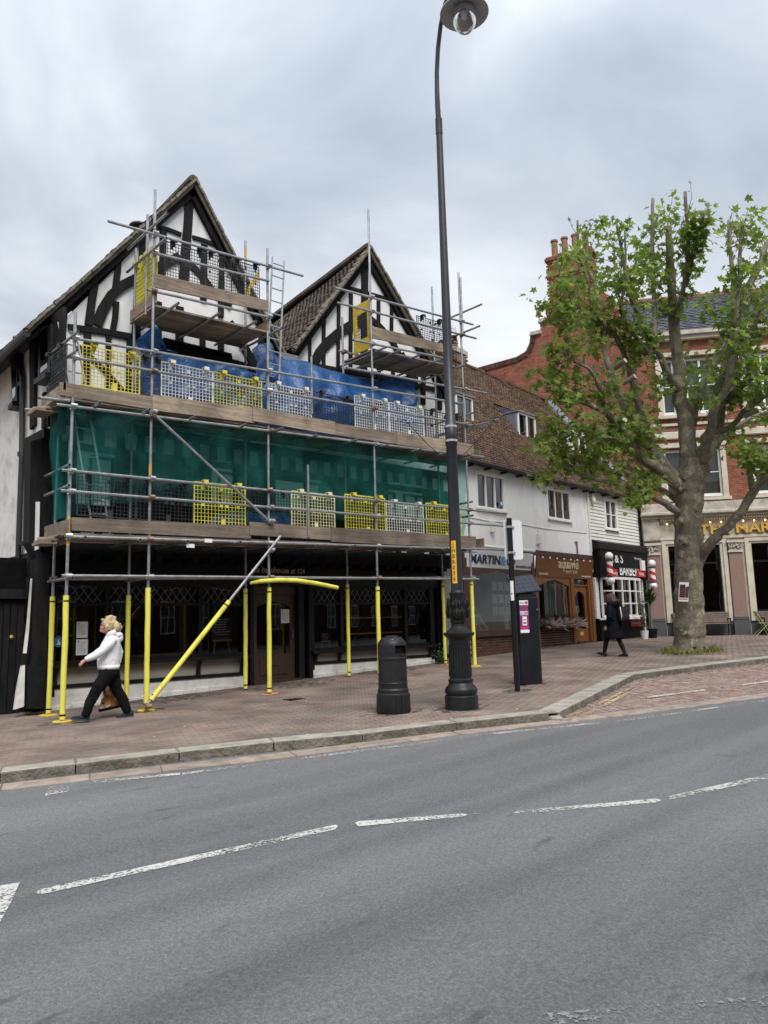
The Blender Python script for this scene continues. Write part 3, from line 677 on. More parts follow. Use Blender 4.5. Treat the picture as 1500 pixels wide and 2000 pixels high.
# timbers of the front, drawn from their middle lines
def timber(pts, w, y=FY, proud=.05, name='timber', m='timber_black', sag=.0):
    P = [U(px, py, y) for px, py in pts]
    k = (P[0]-EYE).dot(FWD)/FOC
    dd_ = P[-1]-P[0]; hw = w*k*(.36+.24*abs(dd_.z)/max(dd_.length, .01))
    L = []; Rr = []
    for i, p in enumerate(P):
        d = (P[min(i+1, len(P)-1)]-P[max(i-1, 0)]); d.y = 0; d.normalize(); n = V((-d.z, 0, d.x)); e = hw*(1+R.uniform(-.07, .07))
        L.append(p+n*e); Rr.append(p-n*e)
    mb = MB(); pr = proud+R.uniform(-.008, .008)
    for i in range(len(P)-1):
        q = [L[i], L[i+1], Rr[i+1], Rr[i]]
        mb.hexa([a+V((0, .02, 0)) for a in q], [a+V((0, -pr, 0)) for a in q])
    return mb.build(name, m, house, fix=True)
T = timber
# gable 1
T([(370, 372), (366, 440), (361, 500), (357, 560)], 15)
T([(300, 442), (330, 450), (353, 459)], 10); T([(375, 464), (400, 471), (428, 483)], 10)
T([(282, 452), (276, 520), (268, 600), (264, 660)], 13)
T([(231, 497), (229, 530), (224, 566)], 10); T([(185, 545), (178, 590), (172, 636)], 12)
T([(188, 636), (200, 605), (217, 577), (240, 558), (262, 546), (300, 527), (350, 502)], 18)
T([(226, 590), (224, 620), (219, 648)], 9)
T([(366, 512), (390, 536), (420, 575), (450, 600)], 14)
T([(318, 450), (316, 540)], 11); T([(398, 478), (396, 590)], 10); T([(432, 500), (430, 620)], 9)
T([(132, 640), (200, 648), (263, 660), (380, 688), (505, 722)], 17)
T([(120, 600), (118, 640)], 18)
for x, y0, y1, ww in [(308, 590, 668, 12), (350, 600, 676, 13), (395, 620, 688, 9), (431, 628, 697, 10), (267, 600, 660, 9)]: T([(x, y0), (x-1, y1)], ww)
T([(446, 630), (470, 668), (500, 720)], 17); T([(512, 640), (505, 720)], 11)
T([(170, 645), (168, 790)], 12); T([(211, 655), (209, 800)], 9); T([(253, 662), (251, 810)], 11); T([(150, 676), (195, 715), (243, 768)], 10)
# carved bressummer with a dentil strip
mb = MB(); a, b = U(316, 672, FY), U(448, 703, FY)
for i in range(34):
    p = a+(b-a)*(i/33); mb.box(p+V((0, -.06, .0)), (.035, .07, .13))
mb.box((a+b)/2+V((0, -.055, -.10)), ((b-a).length, .10, .07)); mb.box((a+b)/2+V((0, -.055, .09)), ((b-a).length, .10, .05)); mb.build('carved_beam', 'timber_black', house)
# gable 2
T([(711, 500), (711, 560), (711, 640), (709, 735)], 13)
T([(660, 558), (705, 569)], 7); T([(716, 572), (757, 584)], 7)
T([(661, 566), (660, 640), (659, 722)], 6); T([(632, 606), (631, 660), (631, 716)], 6); T([(604, 645), (604, 706)], 5); T([(684, 574), (683, 722)], 6)
T([(738, 580), (738, 650)], 6); T([(764, 594), (763, 660)], 6)
T([(612, 710), (622, 690), (637, 672), (660, 651), (683, 637), (708, 624)], 18); T([(715, 618), (740, 638), (762, 662), (800, 735)], 12)
for x, y0, y1, ww in [(739, 690, 735, 7), (767, 695, 742, 7), (812, 710, 755, 7), (857, 722, 800, 12), (826, 720, 790, 9)]: T([(x, y0), (x-1, y1)], ww)
T([(782, 690), (800, 733), (815, 760)], 13)
T([(560, 705), (600, 712), (680, 727), (760, 741), (860, 764)], 13)
T([(575, 690), (570, 720)], 13); T([(548, 690), (546, 720)], 10)
# barge boards under the verges
def barge(p0, p1, w=.165):
    p0, p1 = V(p0), V(p1); d = (p1-p0).normalized(); n = V((-d.z, 0, d.x)); n = n if n.z < 0 else -n
    mb = MB(); q = [p0, p1, p1+n*w, p0+n*w]; mb.hexa([a+V((0, .03, 0)) for a in q], [a+V((0, -.10, 0)) for a in q]); mb.build('barge_board', 'timber_black', house, fix=True)
E1L, E1R, E2L, E2R = V((3.98, FY, 6.98)), V((9.62, FY, 7.55)), V((9.78, FY, 7.9)), V((15.1, FY, 7.75))
barge(AP1-V((0, 0, .06)), E1L); barge(AP1-V((0, 0, .06)), E1R); barge(AP2-V((0, 0, .06)), E2L); barge(AP2-V((0, 0, .06)), E2R)
# upper floor behind the netting: dark panelled band, studs, small white panels, casements
mb = MB(); mb.obox(V((0, FY, 0)), X_, Y_, Z, (4.5, 14.95), (-.02, .05), (3.42, 4.99)); mb.build('dark_panelling', 'timber_black', house)
for x in [4.62+.4*i for i in range(26)]:
    mb = MB(); mb.obox(V((x, FY, 0)), X_, Y_, Z, (-.07, .07), (-.075, 0), (3.3, 5.55)); mb.build('timber', 'timber_black', house)
mb = MB(); mb.obox(V((0, FY, 0)), X_, Y_, Z, (4.45, 15.0), (-.09, -.0), (4.92, 5.06)); mb.build('timber', 'timber_black', house)
mb = MB(); mb.obox(V((0, FY, 0)), X_, Y_, Z, (4.45, 15.0), (-.09, -.0), (5.40, 5.58)); mb.build('timber', 'timber_black', house)
for (x0, y0, x1, y1) in [(145, 877, 222, 985), (410, 905, 450, 985), (535, 945, 590, 990), (598, 935, 622, 962), (755, 950, 820, 1005)]:
    p, q = U(x0, y1, FY), U(x1, y0, FY); mb = MB(); mb.obox(V((0, FY, 0)), X_, Y_, Z, (p.x, q.x), (-.085, -.03), (max(3.45, p.z), q.z)); mb.build('infill_panel', 'render_white', house)
def casement(s0, s1, z0, z1, fr, d, parent, cols, m='white_paint', fw=.05, gl='glass_dark', rows=1, name='window', sill=True, proud=.03):
    mb = MB()
    for a, b in ((s0, s0+fw), (s1-fw, s1)): fr.box(mb, (a, b), (d-proud, d+.06), (z0, z1))
    for a, b in ((z0, z0+fw), (z1-fw, z1)): fr.box(mb, (s0+fw, s1-fw), (d-proud, d+.06), (a, b))
    w_ = mb.build(name, m, parent)
    for i in range(1, cols):
        x = s0+(s1-s0)*i/cols; mb = MB(); fr.box(mb, (x-fw*.6, x+fw*.6), (d-proud+.004, d+.05), (z0+fw, z1-fw)); mb.build('mullion', m, w_)
    for j in range(1, rows):
        z = z0+(z1-z0)*j/rows; mb = MB(); fr.box(mb, (s0+fw, s1-fw), (d-proud+.01, d+.04), (z-.016, z+.016)); mb.build('glazing_bar', m, w_)
    for i in range(cols):
        a, b = s0+(s1-s0)*i/cols, s0+(s1-s0)*(i+1)/cols
        mb = MB(); mb.add([fr.p(a, d+.02, z0+.01), fr.p(b, d+.02, z0+.01), fr.p(b, d+.02, z1-.01), fr.p(a, d+.02, z1-.01)], [(0, 1, 2, 3)]); mb.build('pane', gl, w_)
    if sill:
        mb = MB(); fr.box(mb, (s0-.06, s1+.06), (d-proud-.07, d-.005), (z0-.055, z0-.004)); mb.build('sill', m, w_)
    return w_
HF = Fr((0, FY, 0), X_)
for s in (5.2, 6.55, 7.9, 10.1, 12.0, 13.2): casement(s, s+.9, 3.75, 4.85, HF, -.09, house, 2, 'paint_black', gl='glass_dark', sill=False)
# jetty beam and soffit
mb = MB(); mb.obox(V((0, FY, 0)), X_, Y_, Z, (4.4, 15.02), (-.08, .14), (3.0, 3.34)); mb.build('jetty_beam', 'timber_black', house)
mb = MB(); mb.obox(V((0, FY, 0)), X_, Y_, Z, (4.4, 15.02), (.14, .62), (3.04, 3.14)); mb.build('soffit', 'soot_black', house)
for i in range(26):
    mb = MB(); mb.obox(V((4.6+.4*i, FY, 0)), X_, Y_, Z, (-.06, .06), (-.12, .5), (2.9, 3.04)); mb.build('joist_end', 'timber_black', house)
# ---------------- roofs
def slope_roof(parent, ridge0, ridge1, eave0, eave1, proto, thick=.05, gauge=.1, width=.165, sag=.0, flip=False, name='roof', visible=None, board='soot_black'):
    """tiles laid in courses between the ridge and the eaves; corner points run along the length"""
    ridge0, ridge1, eave0, eave1 = map(V, (ridge0, ridge1, eave0, eave1))
    mb = MB(); q = [eave0, eave1, ridge1, ridge0]; n = (eave1-eave0).cross(ridge0-eave0).normalized(); n = n if n.z > 0 else -n
    mb.hexa([a-n*(.10+sag*1.3) for a in q], [a-n*(.04+sag*1.3) for a in q]); rf = mb.build(name, board, parent, fix=True)
    up = (ridge0-eave0); L = up.length; nc = int(L/gauge); mws = []
    for j in range(nc+1):
        t = min(.995, (j+.2)/nc); a, b = eave0+(ridge0-eave0)*t, eave1+(ridge1-eave1)*t; W = (b-a).length; nw = int(W/width)+1; ex = (b-a).normalized()
        eyv = ((ridge0-eave0)*(1-0)+0*(ridge1-eave1)).normalized(); nn = ex.cross(eyv).normalized(); nn = nn if nn.z > 0 else -nn
        for i in range(nw):
            s = (i+.5*(j % 2)+.25)*width
            if s > W: continue
            tt = s/max(W, .01); sg = -sag*4*tt*(1-tt)*(.3+.7*t) + mnoise.noise(V((s*.6, j*.09, ridge0.x)))*.035
            p = a+ex*s+nn*(sg+.012)
            if visible and not visible(p): continue
            tilt = rad(7.5)+R.uniform(-.02, .04); ey = (eyv*math.cos(tilt)-nn*math.sin(tilt)*-0+nn*-math.sin(tilt)).normalized()
            e2 = (ex+nn*R.uniform(-.02, .02)+eyv*R.uniform(-.025, .025)).normalized(); n2 = e2.cross(ey).normalized()
            if n2.z < 0: n2 = -n2; e2 = -e2
            ey = n2.cross(e2)
            mws.append(frame(p+nn*(.012+R.uniform(-.004, .006)), e2, ey, n2))
    return rf, mws
def tile_mesh(name, m, w_=.158, l=.16, t=.02):
    mb = MB(); mb.ct = 0.0; x = w_/2
    # slight camber across the tile; origin near its lower edge
    P = []
    for z in (-t, 0):
        for y in (-.055, l-.055): P += [V((-x, y, z)), V((0, y, z+.006)), V((x, y, z))]
    fs = [(6, 7, 10, 9), (7, 8, 11, 10), (0, 1, 7, 6), (1, 2, 8, 7), (0, 6, 9, 3), (2, 5, 11, 8)]
    mb.add(P, fs); return mb.mesh(name, m)
TG = tile_mesh('tile', 'tile_grey'); TB = tile_mesh('tile', 'tile_brown')
YB = 21.5
v0 = V((0, -.16, 0)); bk = V((0, YB-FY, 0))
allm = []
for ap, el, sg in ((AP1, E1L, .0), (AP1, E1R, .0), (AP2, E2L, .10), (AP2, E2R, .0)):
    rb = ap+bk+V((0, 0, -.75 if ap is AP2 else -.3)); eb = el+bk
    if ap is AP2 and el is E2L: eb = eb+V((0, 0, .0))
    rf, mws = slope_roof(house, ap+v0+Z*.05, rb, el+v0+Z*.05, eb, TG, sag=sg, width=.17, gauge=.105)
    allm += [(rf, mws)]
for rf, mws in allm: pieces(rf, 'tile', TG, 'tile_grey', mws, 75)
def verge(p0, p1, parent, r=.07):
    mb = MB(); p0, p1 = V(p0), V(p1); n = int((p1-p0).length/.105)
    for i in range(n):
        p = p0+(p1-p0)*((i+.5)/n); mb.box(p+V((R.uniform(-.008, .008), R.uniform(-.015, .015), R.uniform(-.008, .008))), (.13, .22, .05), Matrix.Rotation(-math.atan2((p1-p0).z, (p1-p0).x), 3, 'Y'))
    q0, q1 = p0+V((0, .0, -.06)), p1+V((0, 0, -.06)); mb.tube(q0, q1, .055, 6); mb.build('verge', 'verge_mortar', parent)
for (a, b), (rf, _) in zip(((AP1, E1L), (AP1, E1R), (AP2, E2L), (AP2, E2R)), allm): verge(a+v0+Z*.03, b+v0+Z*.03, rf)
for ap, rf, dz in ((AP1, allm[0][0], -.3), (AP2, allm[2][0], -.75)):
    mb = MB()
    for i in range(20): p = ap+v0+(bk+V((0, 0, dz)))*(i/20)+Z*.07; mb.tube(p, p+(bk+V((0, 0, dz)))/21, .11, 7)
    mb.build('ridge_tiles', 'tile_grey', rf)
# valley gutter between the gables
mb = MB(); mb.box((9.7, 17.6, 7.55), (.5, 7.4, .05)); mb.box((9.7, 14.0, 7.55), (.75, .25, .06)); mb.box((9.55, 13.98, 7.63), (.5, .06, .16)); mb.build('valley_gutter', 'lead', house)
mb = MB(); mb.obox(V((9.7, FY, 0)), X_, Y_, Z, (-.55, .55), (-.2, .0), (7.05, 7.5)); mb.build('valley_board', 'timber_black', house)
# cowl on the left slope
mb = MB(); c = U(272, 448, 17.0); mb.lathe(c-Z*.5, [(.10, 0), (.10, .45), (.17, .5), (.10, .53)], 12); mb.lathe(c+Z*.06, [(.04, -.05), (.25, 0), (.22, .05), (.08, .09)], 12); mb.build('flue_cowl', 'steel_dark', house)
# eaves, gutter and downpipe on the left side
mb = MB(); mb.tube((3.98, 14.1, 6.93), (4.05, 22, 7.0), .075, 8); mb.build('gutter', 'gutter_black', house)
mb = MB(); mb.hexa([V((3.95, 14.2, 6.95)), V((4.6, 14.2, 7.35)), V((4.6, 22, 7.35)), V((3.95, 22, 6.95))], [V((3.95, 14.2, 7.02)), V((4.6, 14.2, 7.5)), V((4.6, 22, 7.5)), V((3.95, 22, 7.02))]); mb.build('eaves_board', 'timber_black', house, fix=True)
def USX(px, py, x=4.47): return UP_(px, py, V((x, 0, 0)), X_)
mb = MB(); pts = [USX(36, 660), USX(40, 700), USX(50, 740), USX(50, 770), USX(49, 890), USX(43, 1060), USX(41, 1130)]; mb.path([p+V((-.06, 0, 0)) for p in pts], .055, 8)
for py in (752, 888, 1062): p = USX(48, py); mb.tube(p+V((-.06, 0, -.04)), p+V((-.06, 0, .04)), .075, 8)
mb.build('downpipe', 'gutter_black', house)
def side_timber(poly, name='timber', m='timber_black', pr=.06):
    mb = MB(); mb.prism([USX(*p) for p in poly], V((-pr, 0, 0))); return mb.build(name, m, house, fix=True)
side_timber([(63, 655), (74, 648), (72, 830), (64, 840)]); side_timber([(105, 620), (130, 600), (128, 850), (104, 850)])
side_timber([(88, 770), (93, 766), (92, 835), (87, 838)]); side_timber([(98, 760), (101, 758), (100, 832), (97, 834)]); side_timber([(60, 860), (102, 838), (102, 855), (60, 880)], pr=.14)
for poly in ([(87, 655), (112, 635), (111, 730), (88, 745)], [(32, 700), (46, 690), (45, 785), (36, 795)]):
    w_ = side_timber(poly, 'side_window', 'paint_black', .12)
    c = [sum(p[i] for p in poly)/4 for i in (0, 1)]; q = [(c[0]+(p[0]-c[0])*.6, c[1]+(p[1]-c[1])*.75) for p in poly]
    mb = MB(); mb.prism([USX(*p)+V((-.12, 0, 0)) for p in q], V((-.008, 0, 0))); mb.build('pane', 'glass_dark', w_, fix=True)
    s_ = [poly[3], poly[2]]; a, b = USX(*s_[0]), USX(*s_[1]); mb = MB(); mb.hexa([a, b, b-Z*.1, a-Z*.1], [x_+V((-.2, 0, 0)) for x_ in (a, b, b-Z*.1, a-Z*.1)]); mb.build('sill', 'paint_black', w_, fix=True)
# black weatherboards low on the left side
for i in range(7):
    z0 = .25+.4*i; mb = MB(); mb.hexa([V((4.47, 14.8, z0)), V((4.47, 22, z0)), V((4.47, 22, z0+.42)), V((4.47, 14.8, z0+.42))], [V((4.42, 14.8, z0)), V((4.42, 22, z0)), V((4.455, 22, z0+.42)), V((4.455, 14.8, z0+.42))]); mb.build('weatherboard', 'timber_black', house, fix=True)
# leaning corner post, its bracket and the slit of white plaster beside it
mb = MB(); mb.prism([U(x, y, 14.22) for x, y in [(60, 862), (101, 850), (99, 1060), (95, 1180), (88, 1384), (54, 1386), (60, 1290), (66, 1180), (72, 1090), (57, 1060)]], V((0, .35, 0))); mb.build('corner_post', 'timber_black', house, fix=True)
mb = MB(); mb.prism([U(x, y, 14.19) for x, y in [(54, 1300), (88, 1300), (86, 1384), (53, 1384)]], V((0, .1, 0))); mb.build('post_plinth', 'paint_black', house, fix=True)
mb = MB(); mb.prism([U(x, y, 14.20) for x, y in [(70, 980), (78, 980), (76, 1072), (68, 1075)]], V((0, .05, 0))); mb.build('plaster_slit', 'render_white', house, fix=True)
mb = MB(); mb.prism([U(x, y, 14.24) for x, y in [(61, 1130), (63, 1130), (57, 1230), (52, 1276), (46, 1276), (53, 1220)]], V((0, .05, 0))); mb.prism([U(x, y, 14.24) for x, y in [(43, 1298), (49, 1298), (47, 1380), (28, 1386), (33, 1350)]], V((0, .08, 0))); mb.build('plaster_slit', 'render_dirty', house, fix=True)
mb = MB(); mb.prism([U(x, y, 14.23) for x, y in [(45, 1276), (52, 1276), (50, 1297), (42, 1299)]], V((0, .1, 0))); mb.build('wedge', 'timber_black', house, fix=True)
# ---------------- ground floor front
HS = Fr((0, SY, 0), X_)
mb = MB(); HS.box(mb, (4.62, 14.97), (-.05, .12), (2.5, 3.08)); mb.build('fascia', 'paint_black', house)
fpx = lambda x, y: HS.px(x, y)
xL0, xL1 = fpx(107, 1250)[0], fpx(476, 1250)[0]; xD0, xD1 = fpx(490, 1250)[0], fpx(586, 1250)[0]; xR0, xR1 = fpx(612, 1200)[0], fpx(838, 1200)[0]
zT, zL0, zL1 = 2.06, 2.12, 2.44
# posts
for x in (4.72, xL0-.06, xL1+.06, xD0-.02, xD1+.02, xR0-.08, xR1+.08, 14.85):
    mb = MB(); HS.box(mb, (x-.075, x+.075), (-.04, .12), (zp(x, SY)+.02, 2.5)); mb.build('post', 'paint_black', house)
def shop_window(x0, x1, mull, zs=.99):
    mb = MB()
    for a, b in ((zT, zL0), (zL1, 2.5), (zs, zs+.07)): HS.box(mb, (x0, x1), (-.02, .08), (a, b))
    w_ = mb.build('shop_window', 'paint_black', house)
    xs = [x0]+mull+[x1]
    for x in mull:
        mb = MB(); HS.box(mb, (x-.045, x+.045), (-.025, .085), (zs+.07, 2.44)); mb.build('mullion', 'paint_black', w_)
    for a, b in zip(xs[:-1], xs[1:]):
        mb = MB(); mb.add([HS.p(a, .03, zs+.05), HS.p(b, .03, zs+.05), HS.p(b, .03, zT+.02), HS.p(a, .03, zT+.02)], [(0, 1, 2, 3)]); mb.build('pane', 'glass', w_)
        mb = MB(); mb.add([HS.p(a, .03, zL0-.02), HS.p(b, .03, zL0-.02), HS.p(b, .03, zL1+.02), HS.p(a, .03, zL1+.02)], [(0, 1, 2, 3)]); mb.build('leaded_pane', 'glass_dark', w_)
        mb = MB(); h = zL1-zL0; n = int((b-a)/.17)
        for i in range(-2, n+2):
            for sgn in (1, -1):
                s0 = a+i*.17; p, q = (s0, zL0), (s0+.17*1.0*sgn+(0 if sgn > 0 else .17)*0, zL1)
                q = (s0+.24*sgn, zL1)
                if min(p[0], q[0]) < a or max(p[0], q[0]) > b: continue
                mb.tube(HS.p(p[0], .018, p[1]), HS.p(q[0], .018, q[1]), .006, 4, cap=False)
        mb.build('leading', 'lead', w_)
    mb = MB(); HS.box(mb, (x0-.12, x1+.12), (-.17, -.02), (zs-.05, zs+.01)); mb.build('sill', 'paint_black', w_)
    return w_
wl = shop_window(xL0, xL1, [fpx(208, 1200)[0], fpx(391, 1200)[0]]); wr = shop_window(xR0, xR1, [fpx(667, 1200)[0], fpx(792, 1200)[0]])
# stall risers: white panels, black rail, brackets, rendered plinth
def riser(x0, x1, brk, parent):
    zr_ = lambda x: zp(x, SY)
    zm = .62+.02*(x0-4.9)
    mb = MB(); HS.box(mb, (x0, x1), (.0, .1), (zm-.02, .94)); mb.build('riser_panel', 'interior_wall', parent)
    mb = MB(); HS.box(mb, (x0-.05, x1+.05), (-.06, .08), (zm-.05, zm+.02)); mb.build('rail', 'paint_black', parent)
    mb = MB(); n = 10
    for i in range(n):
        a, b = x0+(x1-x0)*i/n, x0+(x1-x0)*(i+1)/n
        mb.hexa([HS.p(a, -.05, zr_(a)-.05), HS.p(b, -.05, zr_(b)-.05), HS.p(b, .12, zr_(b)-.05), HS.p(a, .12, zr_(a)-.05)], [HS.p(a, -.035, zm-.052), HS.p(b, -.035, zm-.052), HS.p(b, .12, zm-.052), HS.p(a, .12, zm-.052)])
    mb.build('plinth', 'render_dirty', parent)
    mb = MB(); s = x0
    while s < x1-.1:
        l = R.uniform(.25, .5); e = min(x1, s+l); z0 = zr_(s)-.03; h = R.uniform(.08, .13)
        HS.box(mb, (s+.006, e-.006), (-.068-R.uniform(0, .012), -.03), (z0, z0+h)); s = e
    mb.build('base_stones', 'render_dirty', parent, bevel=.01)
    for x in brk:
        mb = MB(); pts = [HS.p(x, -.05, zm), HS.p(x, -.055, zm+.12), HS.p(x, -.08, zm+.22), HS.p(x, -.14, .93)]; mb.path(pts, [.05, .045, .045, .055], 6); mb.build('bracket', 'paint_black', parent)
riser(xL0-.1, xL1+.05, [fpx(385, 1300)[0], fpx(470, 1300)[0], xL0], wl)
riser(xR0-.05, xR1+.1, [xR0+.02, fpx(661, 1275)[0], fpx(838, 1270)[0], fpx(745, 1270)[0]], wr)
# door with an arched glass panel
dz = zp(9.6, SY)
mb = MB()
x0, x1 = xD0+.08, xD1-.08; ar = []
for i in range(9): t = i/8; ar.append((x0+.13+(x1-x0-.26)*t, 2.02+.12*math.sin(math.pi*t)))
D = .10
def dpoly(mb, pts, d0, d1): mb.prism([HS.p(s, d0, z) for s, z in pts], HS.ey*(d1-d0))
for a, b, c, d in ((x0, x0+.13, dz+.06, 2.3), (x1-.13, x1, dz+.06, 2.3), (x0+.13, x1-.13, dz+.06, dz+.62)): HS.box(mb, (a, b), (D, D+.05), (c, d))
dpoly(mb, [(x0+.13, 2.3)]+[(s, z) for s, z in ar]+[(x1-.13, 2.3)], D, D+.05)
door = mb.build('shop_door', 'wood_brown', house, fix=True)
mb = MB(); mb.add([HS.p(x0+.12, D+.025, dz+.6), HS.p(x1-.12, D+.025, dz+.6), HS.p(x1-.12, D+.025, 2.16), HS.p(x0+.12, D+.025, 2.16)], [(0, 1, 2, 3)]); mb.build('glass', 'glass', door)
mb = MB(); HS.box(mb, (x0+.2, x1-.2), (D-.02, D), (dz+.16, dz+.52)); HS.box(mb, ((x0+x1)/2-.13, (x0+x1)/2+.13), (D-.035, D-.02), (dz+.36, dz+.43)); mb.build('door_panel', 'wood_brown', door, bevel=.01)
mb = MB(); HS.box(mb, (x1-.10, x1-.06), (D-.05, D), (1.3, 1.5)); mb.build('handle', 'steel_dark', door)
mb = MB(); HS.box(mb, (xD0+.03, xD1-.03), (-.1, .2), (dz-.02, dz+.06)); mb.build('doorstep', 'wood_brown', house)
mb = MB(); HS.box(mb, (xD0+.03, xD1-.03), (.06, .14), (2.3, 2.5)); mb.build('door_head', 'wood_brown', house)
q = fpx(488, 1118); text('lettering', 'the bakehouse', .20, HS.p(q[0], -.058, q[1]), X_, Z, 'cream_letter', house, .004, fit=fpx(561, 1118)[0]-q[0])
q = fpx(565, 1120); text('lettering', 'at', .19, HS.p(q[0], -.058, q[1]), X_, Z, 'cream_letter', house, .004, shear=.3, fit=.12)
q = fpx(577, 1120); text('lettering', '124', .15, HS.p(q[0], -.058, q[1]), X_, Z, 'cream_letter', house, .004, fit=.19)
# dark room behind the shop windows
mb = MB(); y0, y1 = SY+.5, 19.5
mb.add([V((4.65, SY+.14, .4)), V((14.85, SY+.14, .4)), V((14.85, y1, .5)), V((4.65, y1, .5))], [(0, 1, 2, 3)]); mb.build('shop_floor', 'interior_floor', house)
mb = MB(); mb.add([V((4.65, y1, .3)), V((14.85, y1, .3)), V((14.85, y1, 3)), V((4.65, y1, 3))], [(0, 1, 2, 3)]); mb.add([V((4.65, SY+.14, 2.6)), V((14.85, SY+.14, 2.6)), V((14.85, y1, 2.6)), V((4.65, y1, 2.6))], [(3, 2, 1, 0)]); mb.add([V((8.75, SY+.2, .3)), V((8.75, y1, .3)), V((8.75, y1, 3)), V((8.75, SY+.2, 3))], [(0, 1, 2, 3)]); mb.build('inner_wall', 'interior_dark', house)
for x, yy in ((5.9, 16.2), (7.2, 16.6), (7.9, 15.8), (10.9, 16.5), (13.6, 16.4)):
    mb = MB(); mb.obox(V((x, yy, 0)), X_, Y_, Z, (-.09, .09), (-.09, .09), (.4, 2.6)); mb.build('inner_post', 'wood_brown', house)
# things standing in the windows
def easel(px, py, top_py, w_, label):
    b = U(px, py, SY+.42); t = U(px, top_py, SY+.42); root = thing('chalkboard_easel', V((b.x, b.y, b.z)), label, 'chalkboard'); H = t.z-b.z
    mb = MB(); mb.obox(b, X_, Y_, Z, (-w_/2, w_/2), (-.02, .0), (H*.36, H)); bd = mb.build('board', 'board_black', root)
    mb = MB()
    for s in (-1, 1): mb.tube(b+V((s*w_*.42, -.03, 0)), b+V((s*w_*.12, .03, H*.98)), .018, 5)
    mb.tube(b+V((-w_*.5, -.04, H*.34)), b+V((w_*.5, -.04, H*.34)), .022, 5); mb.build('stand', 'pine', root)
    mb = MB()
    for i in range(7):
        z = H*(.92-.07*i); l = w_*R.uniform(.25, .4); k = R.uniform(-.03, .03)
        for j in range(6): a = -l+2*l*j/6+k; mb.obox(b, X_, Y_, Z, (a, a+l*.24), (-.024, -.021), (z, z+H*R.uniform(.016, .03)))
    mb.build('chalk_writing', 'chalk', root)
easel(432, 1275, 1205, .48, 'chalkboard menu on a wooden easel inside the left shop window')
easel(635, 1262, 1235, .28, 'small chalkboard standing inside the right shop window by the door')
r_ = thing('shelf_ladder', U(735, 1262, SY+.6), 'pale A-frame display stand with plank shelves inside the right shop window', 'display stand')
b = r_.location; mb = MB()
for s in (-1, 1): mb.tube(b+V((s*.85, 0, 0)), b+V((s*.06, .1, 1.05)), .025, 5)
mb.build('frame', 'steel_dark', r_)
for z in (.32, .72):
    mb = MB(); mb.obox(b, X_, Y_, Z, (-1.0, .95), (-.05, .22), (z, z+.03)); mb.build('shelf', 'pine', r_)
for i, (px, py) in enumerate(((296, 1185), (339, 1185))):
    c = U(px, py, SY+.9); root = thing('pendant_bulb', V((c.x, c.y, c.z)), 'clear pendant bulb hanging in the left shop window, %s' % ('the one nearer the yellow pole' if i == 0 else 'the one nearer the chalkboard'), 'light bulb', 'pendant bulbs in the left shop window')
    mb = MB(); mb.lathe(c, [(.012, -.1), (.045, -.07), (.05, -.03), (.02, .05), (.018, .08)], 10); mb.build('bulb', 'bulb_glass', root, smooth=True)
    mb = MB(); mb.tube(c+Z*.08, c+Z*.13, .02, 6); mb.tube(c+Z*.13, V((c.x, c.y, 2.6)), .005, 4); mb.build('cord', 'steel_dark', root)
mb = MB(); mb.box(U(250, 1283, SY+.5)+V((.3, .2, .0)), (2.2, .5, .06)); solo('window_bench', mb, 'interior_floor', 'brown timber bench top inside the left shop window', 'bench')
# notices and plaque
def notice(x0, y0, x1, y1, label, y=SY-.002, lines=9, cat='notice', logo=True):
    p, q = U(x0, y1, y), U(x1, y0, y); root = thing('paper_notice', V((p.x, y, p.z)), label, cat)
    mb = MB(); mb.obox(V((0, y, 0)), X_, Y_, Z, (p.x, q.x), (0, .003), (p.z, q.z)); mb.build('sheet', 'paper', root)
    mb = MB(); w_, h = q.x-p.x, q.z-p.z
    if logo: mb.obox(V((0, y, 0)), X_, Y_, Z, (p.x+w_*.12, p.x+w_*.24), (-.002, -.001), (q.z-h*.16, q.z-h*.08))
    for i in range(lines):
        z = q.z-h*(.22+.68*i/lines); l = R.uniform(.45, .85); mb.obox(V((0, y, 0)), X_, Y_, Z, (p.x+w_*.12, p.x+w_*(.12+l*.88)), (-.002, -.001), (z, z+h*.012))
    mb.build('print', 'ink', root)
notice(149, 1214, 172, 1246, 'upper of two white planning notices stuck inside the left shop window')
notice(148, 1248, 172, 1280, 'lower of two white planning notices stuck inside the left shop window')
notice(549, 1190, 565, 1217, 'white notice with a dark crest taped to the shop door glass', y=SY+.115)
mb = MB(); c = U(114, 1254, SY-.06); mb.tube(c, c+V((0, .02, 0)), .095, 20); pl = solo('blue_plaque', mb, 'plaque_blue', 'round blue plaque with a white figure left of the notices', 'plaque')
mb = MB(); mb.prism([c+V((x_*.1, -.004, z_*.1)) for x_, z_ in ((-.35, -.5), (.3, -.55), (.35, -.1), (.1, .1), (.12, .45), (-.15, .5), (-.1, .0))], V((0, .003, 0))); o = mb.build('figure', 'paper', pl, fix=True)
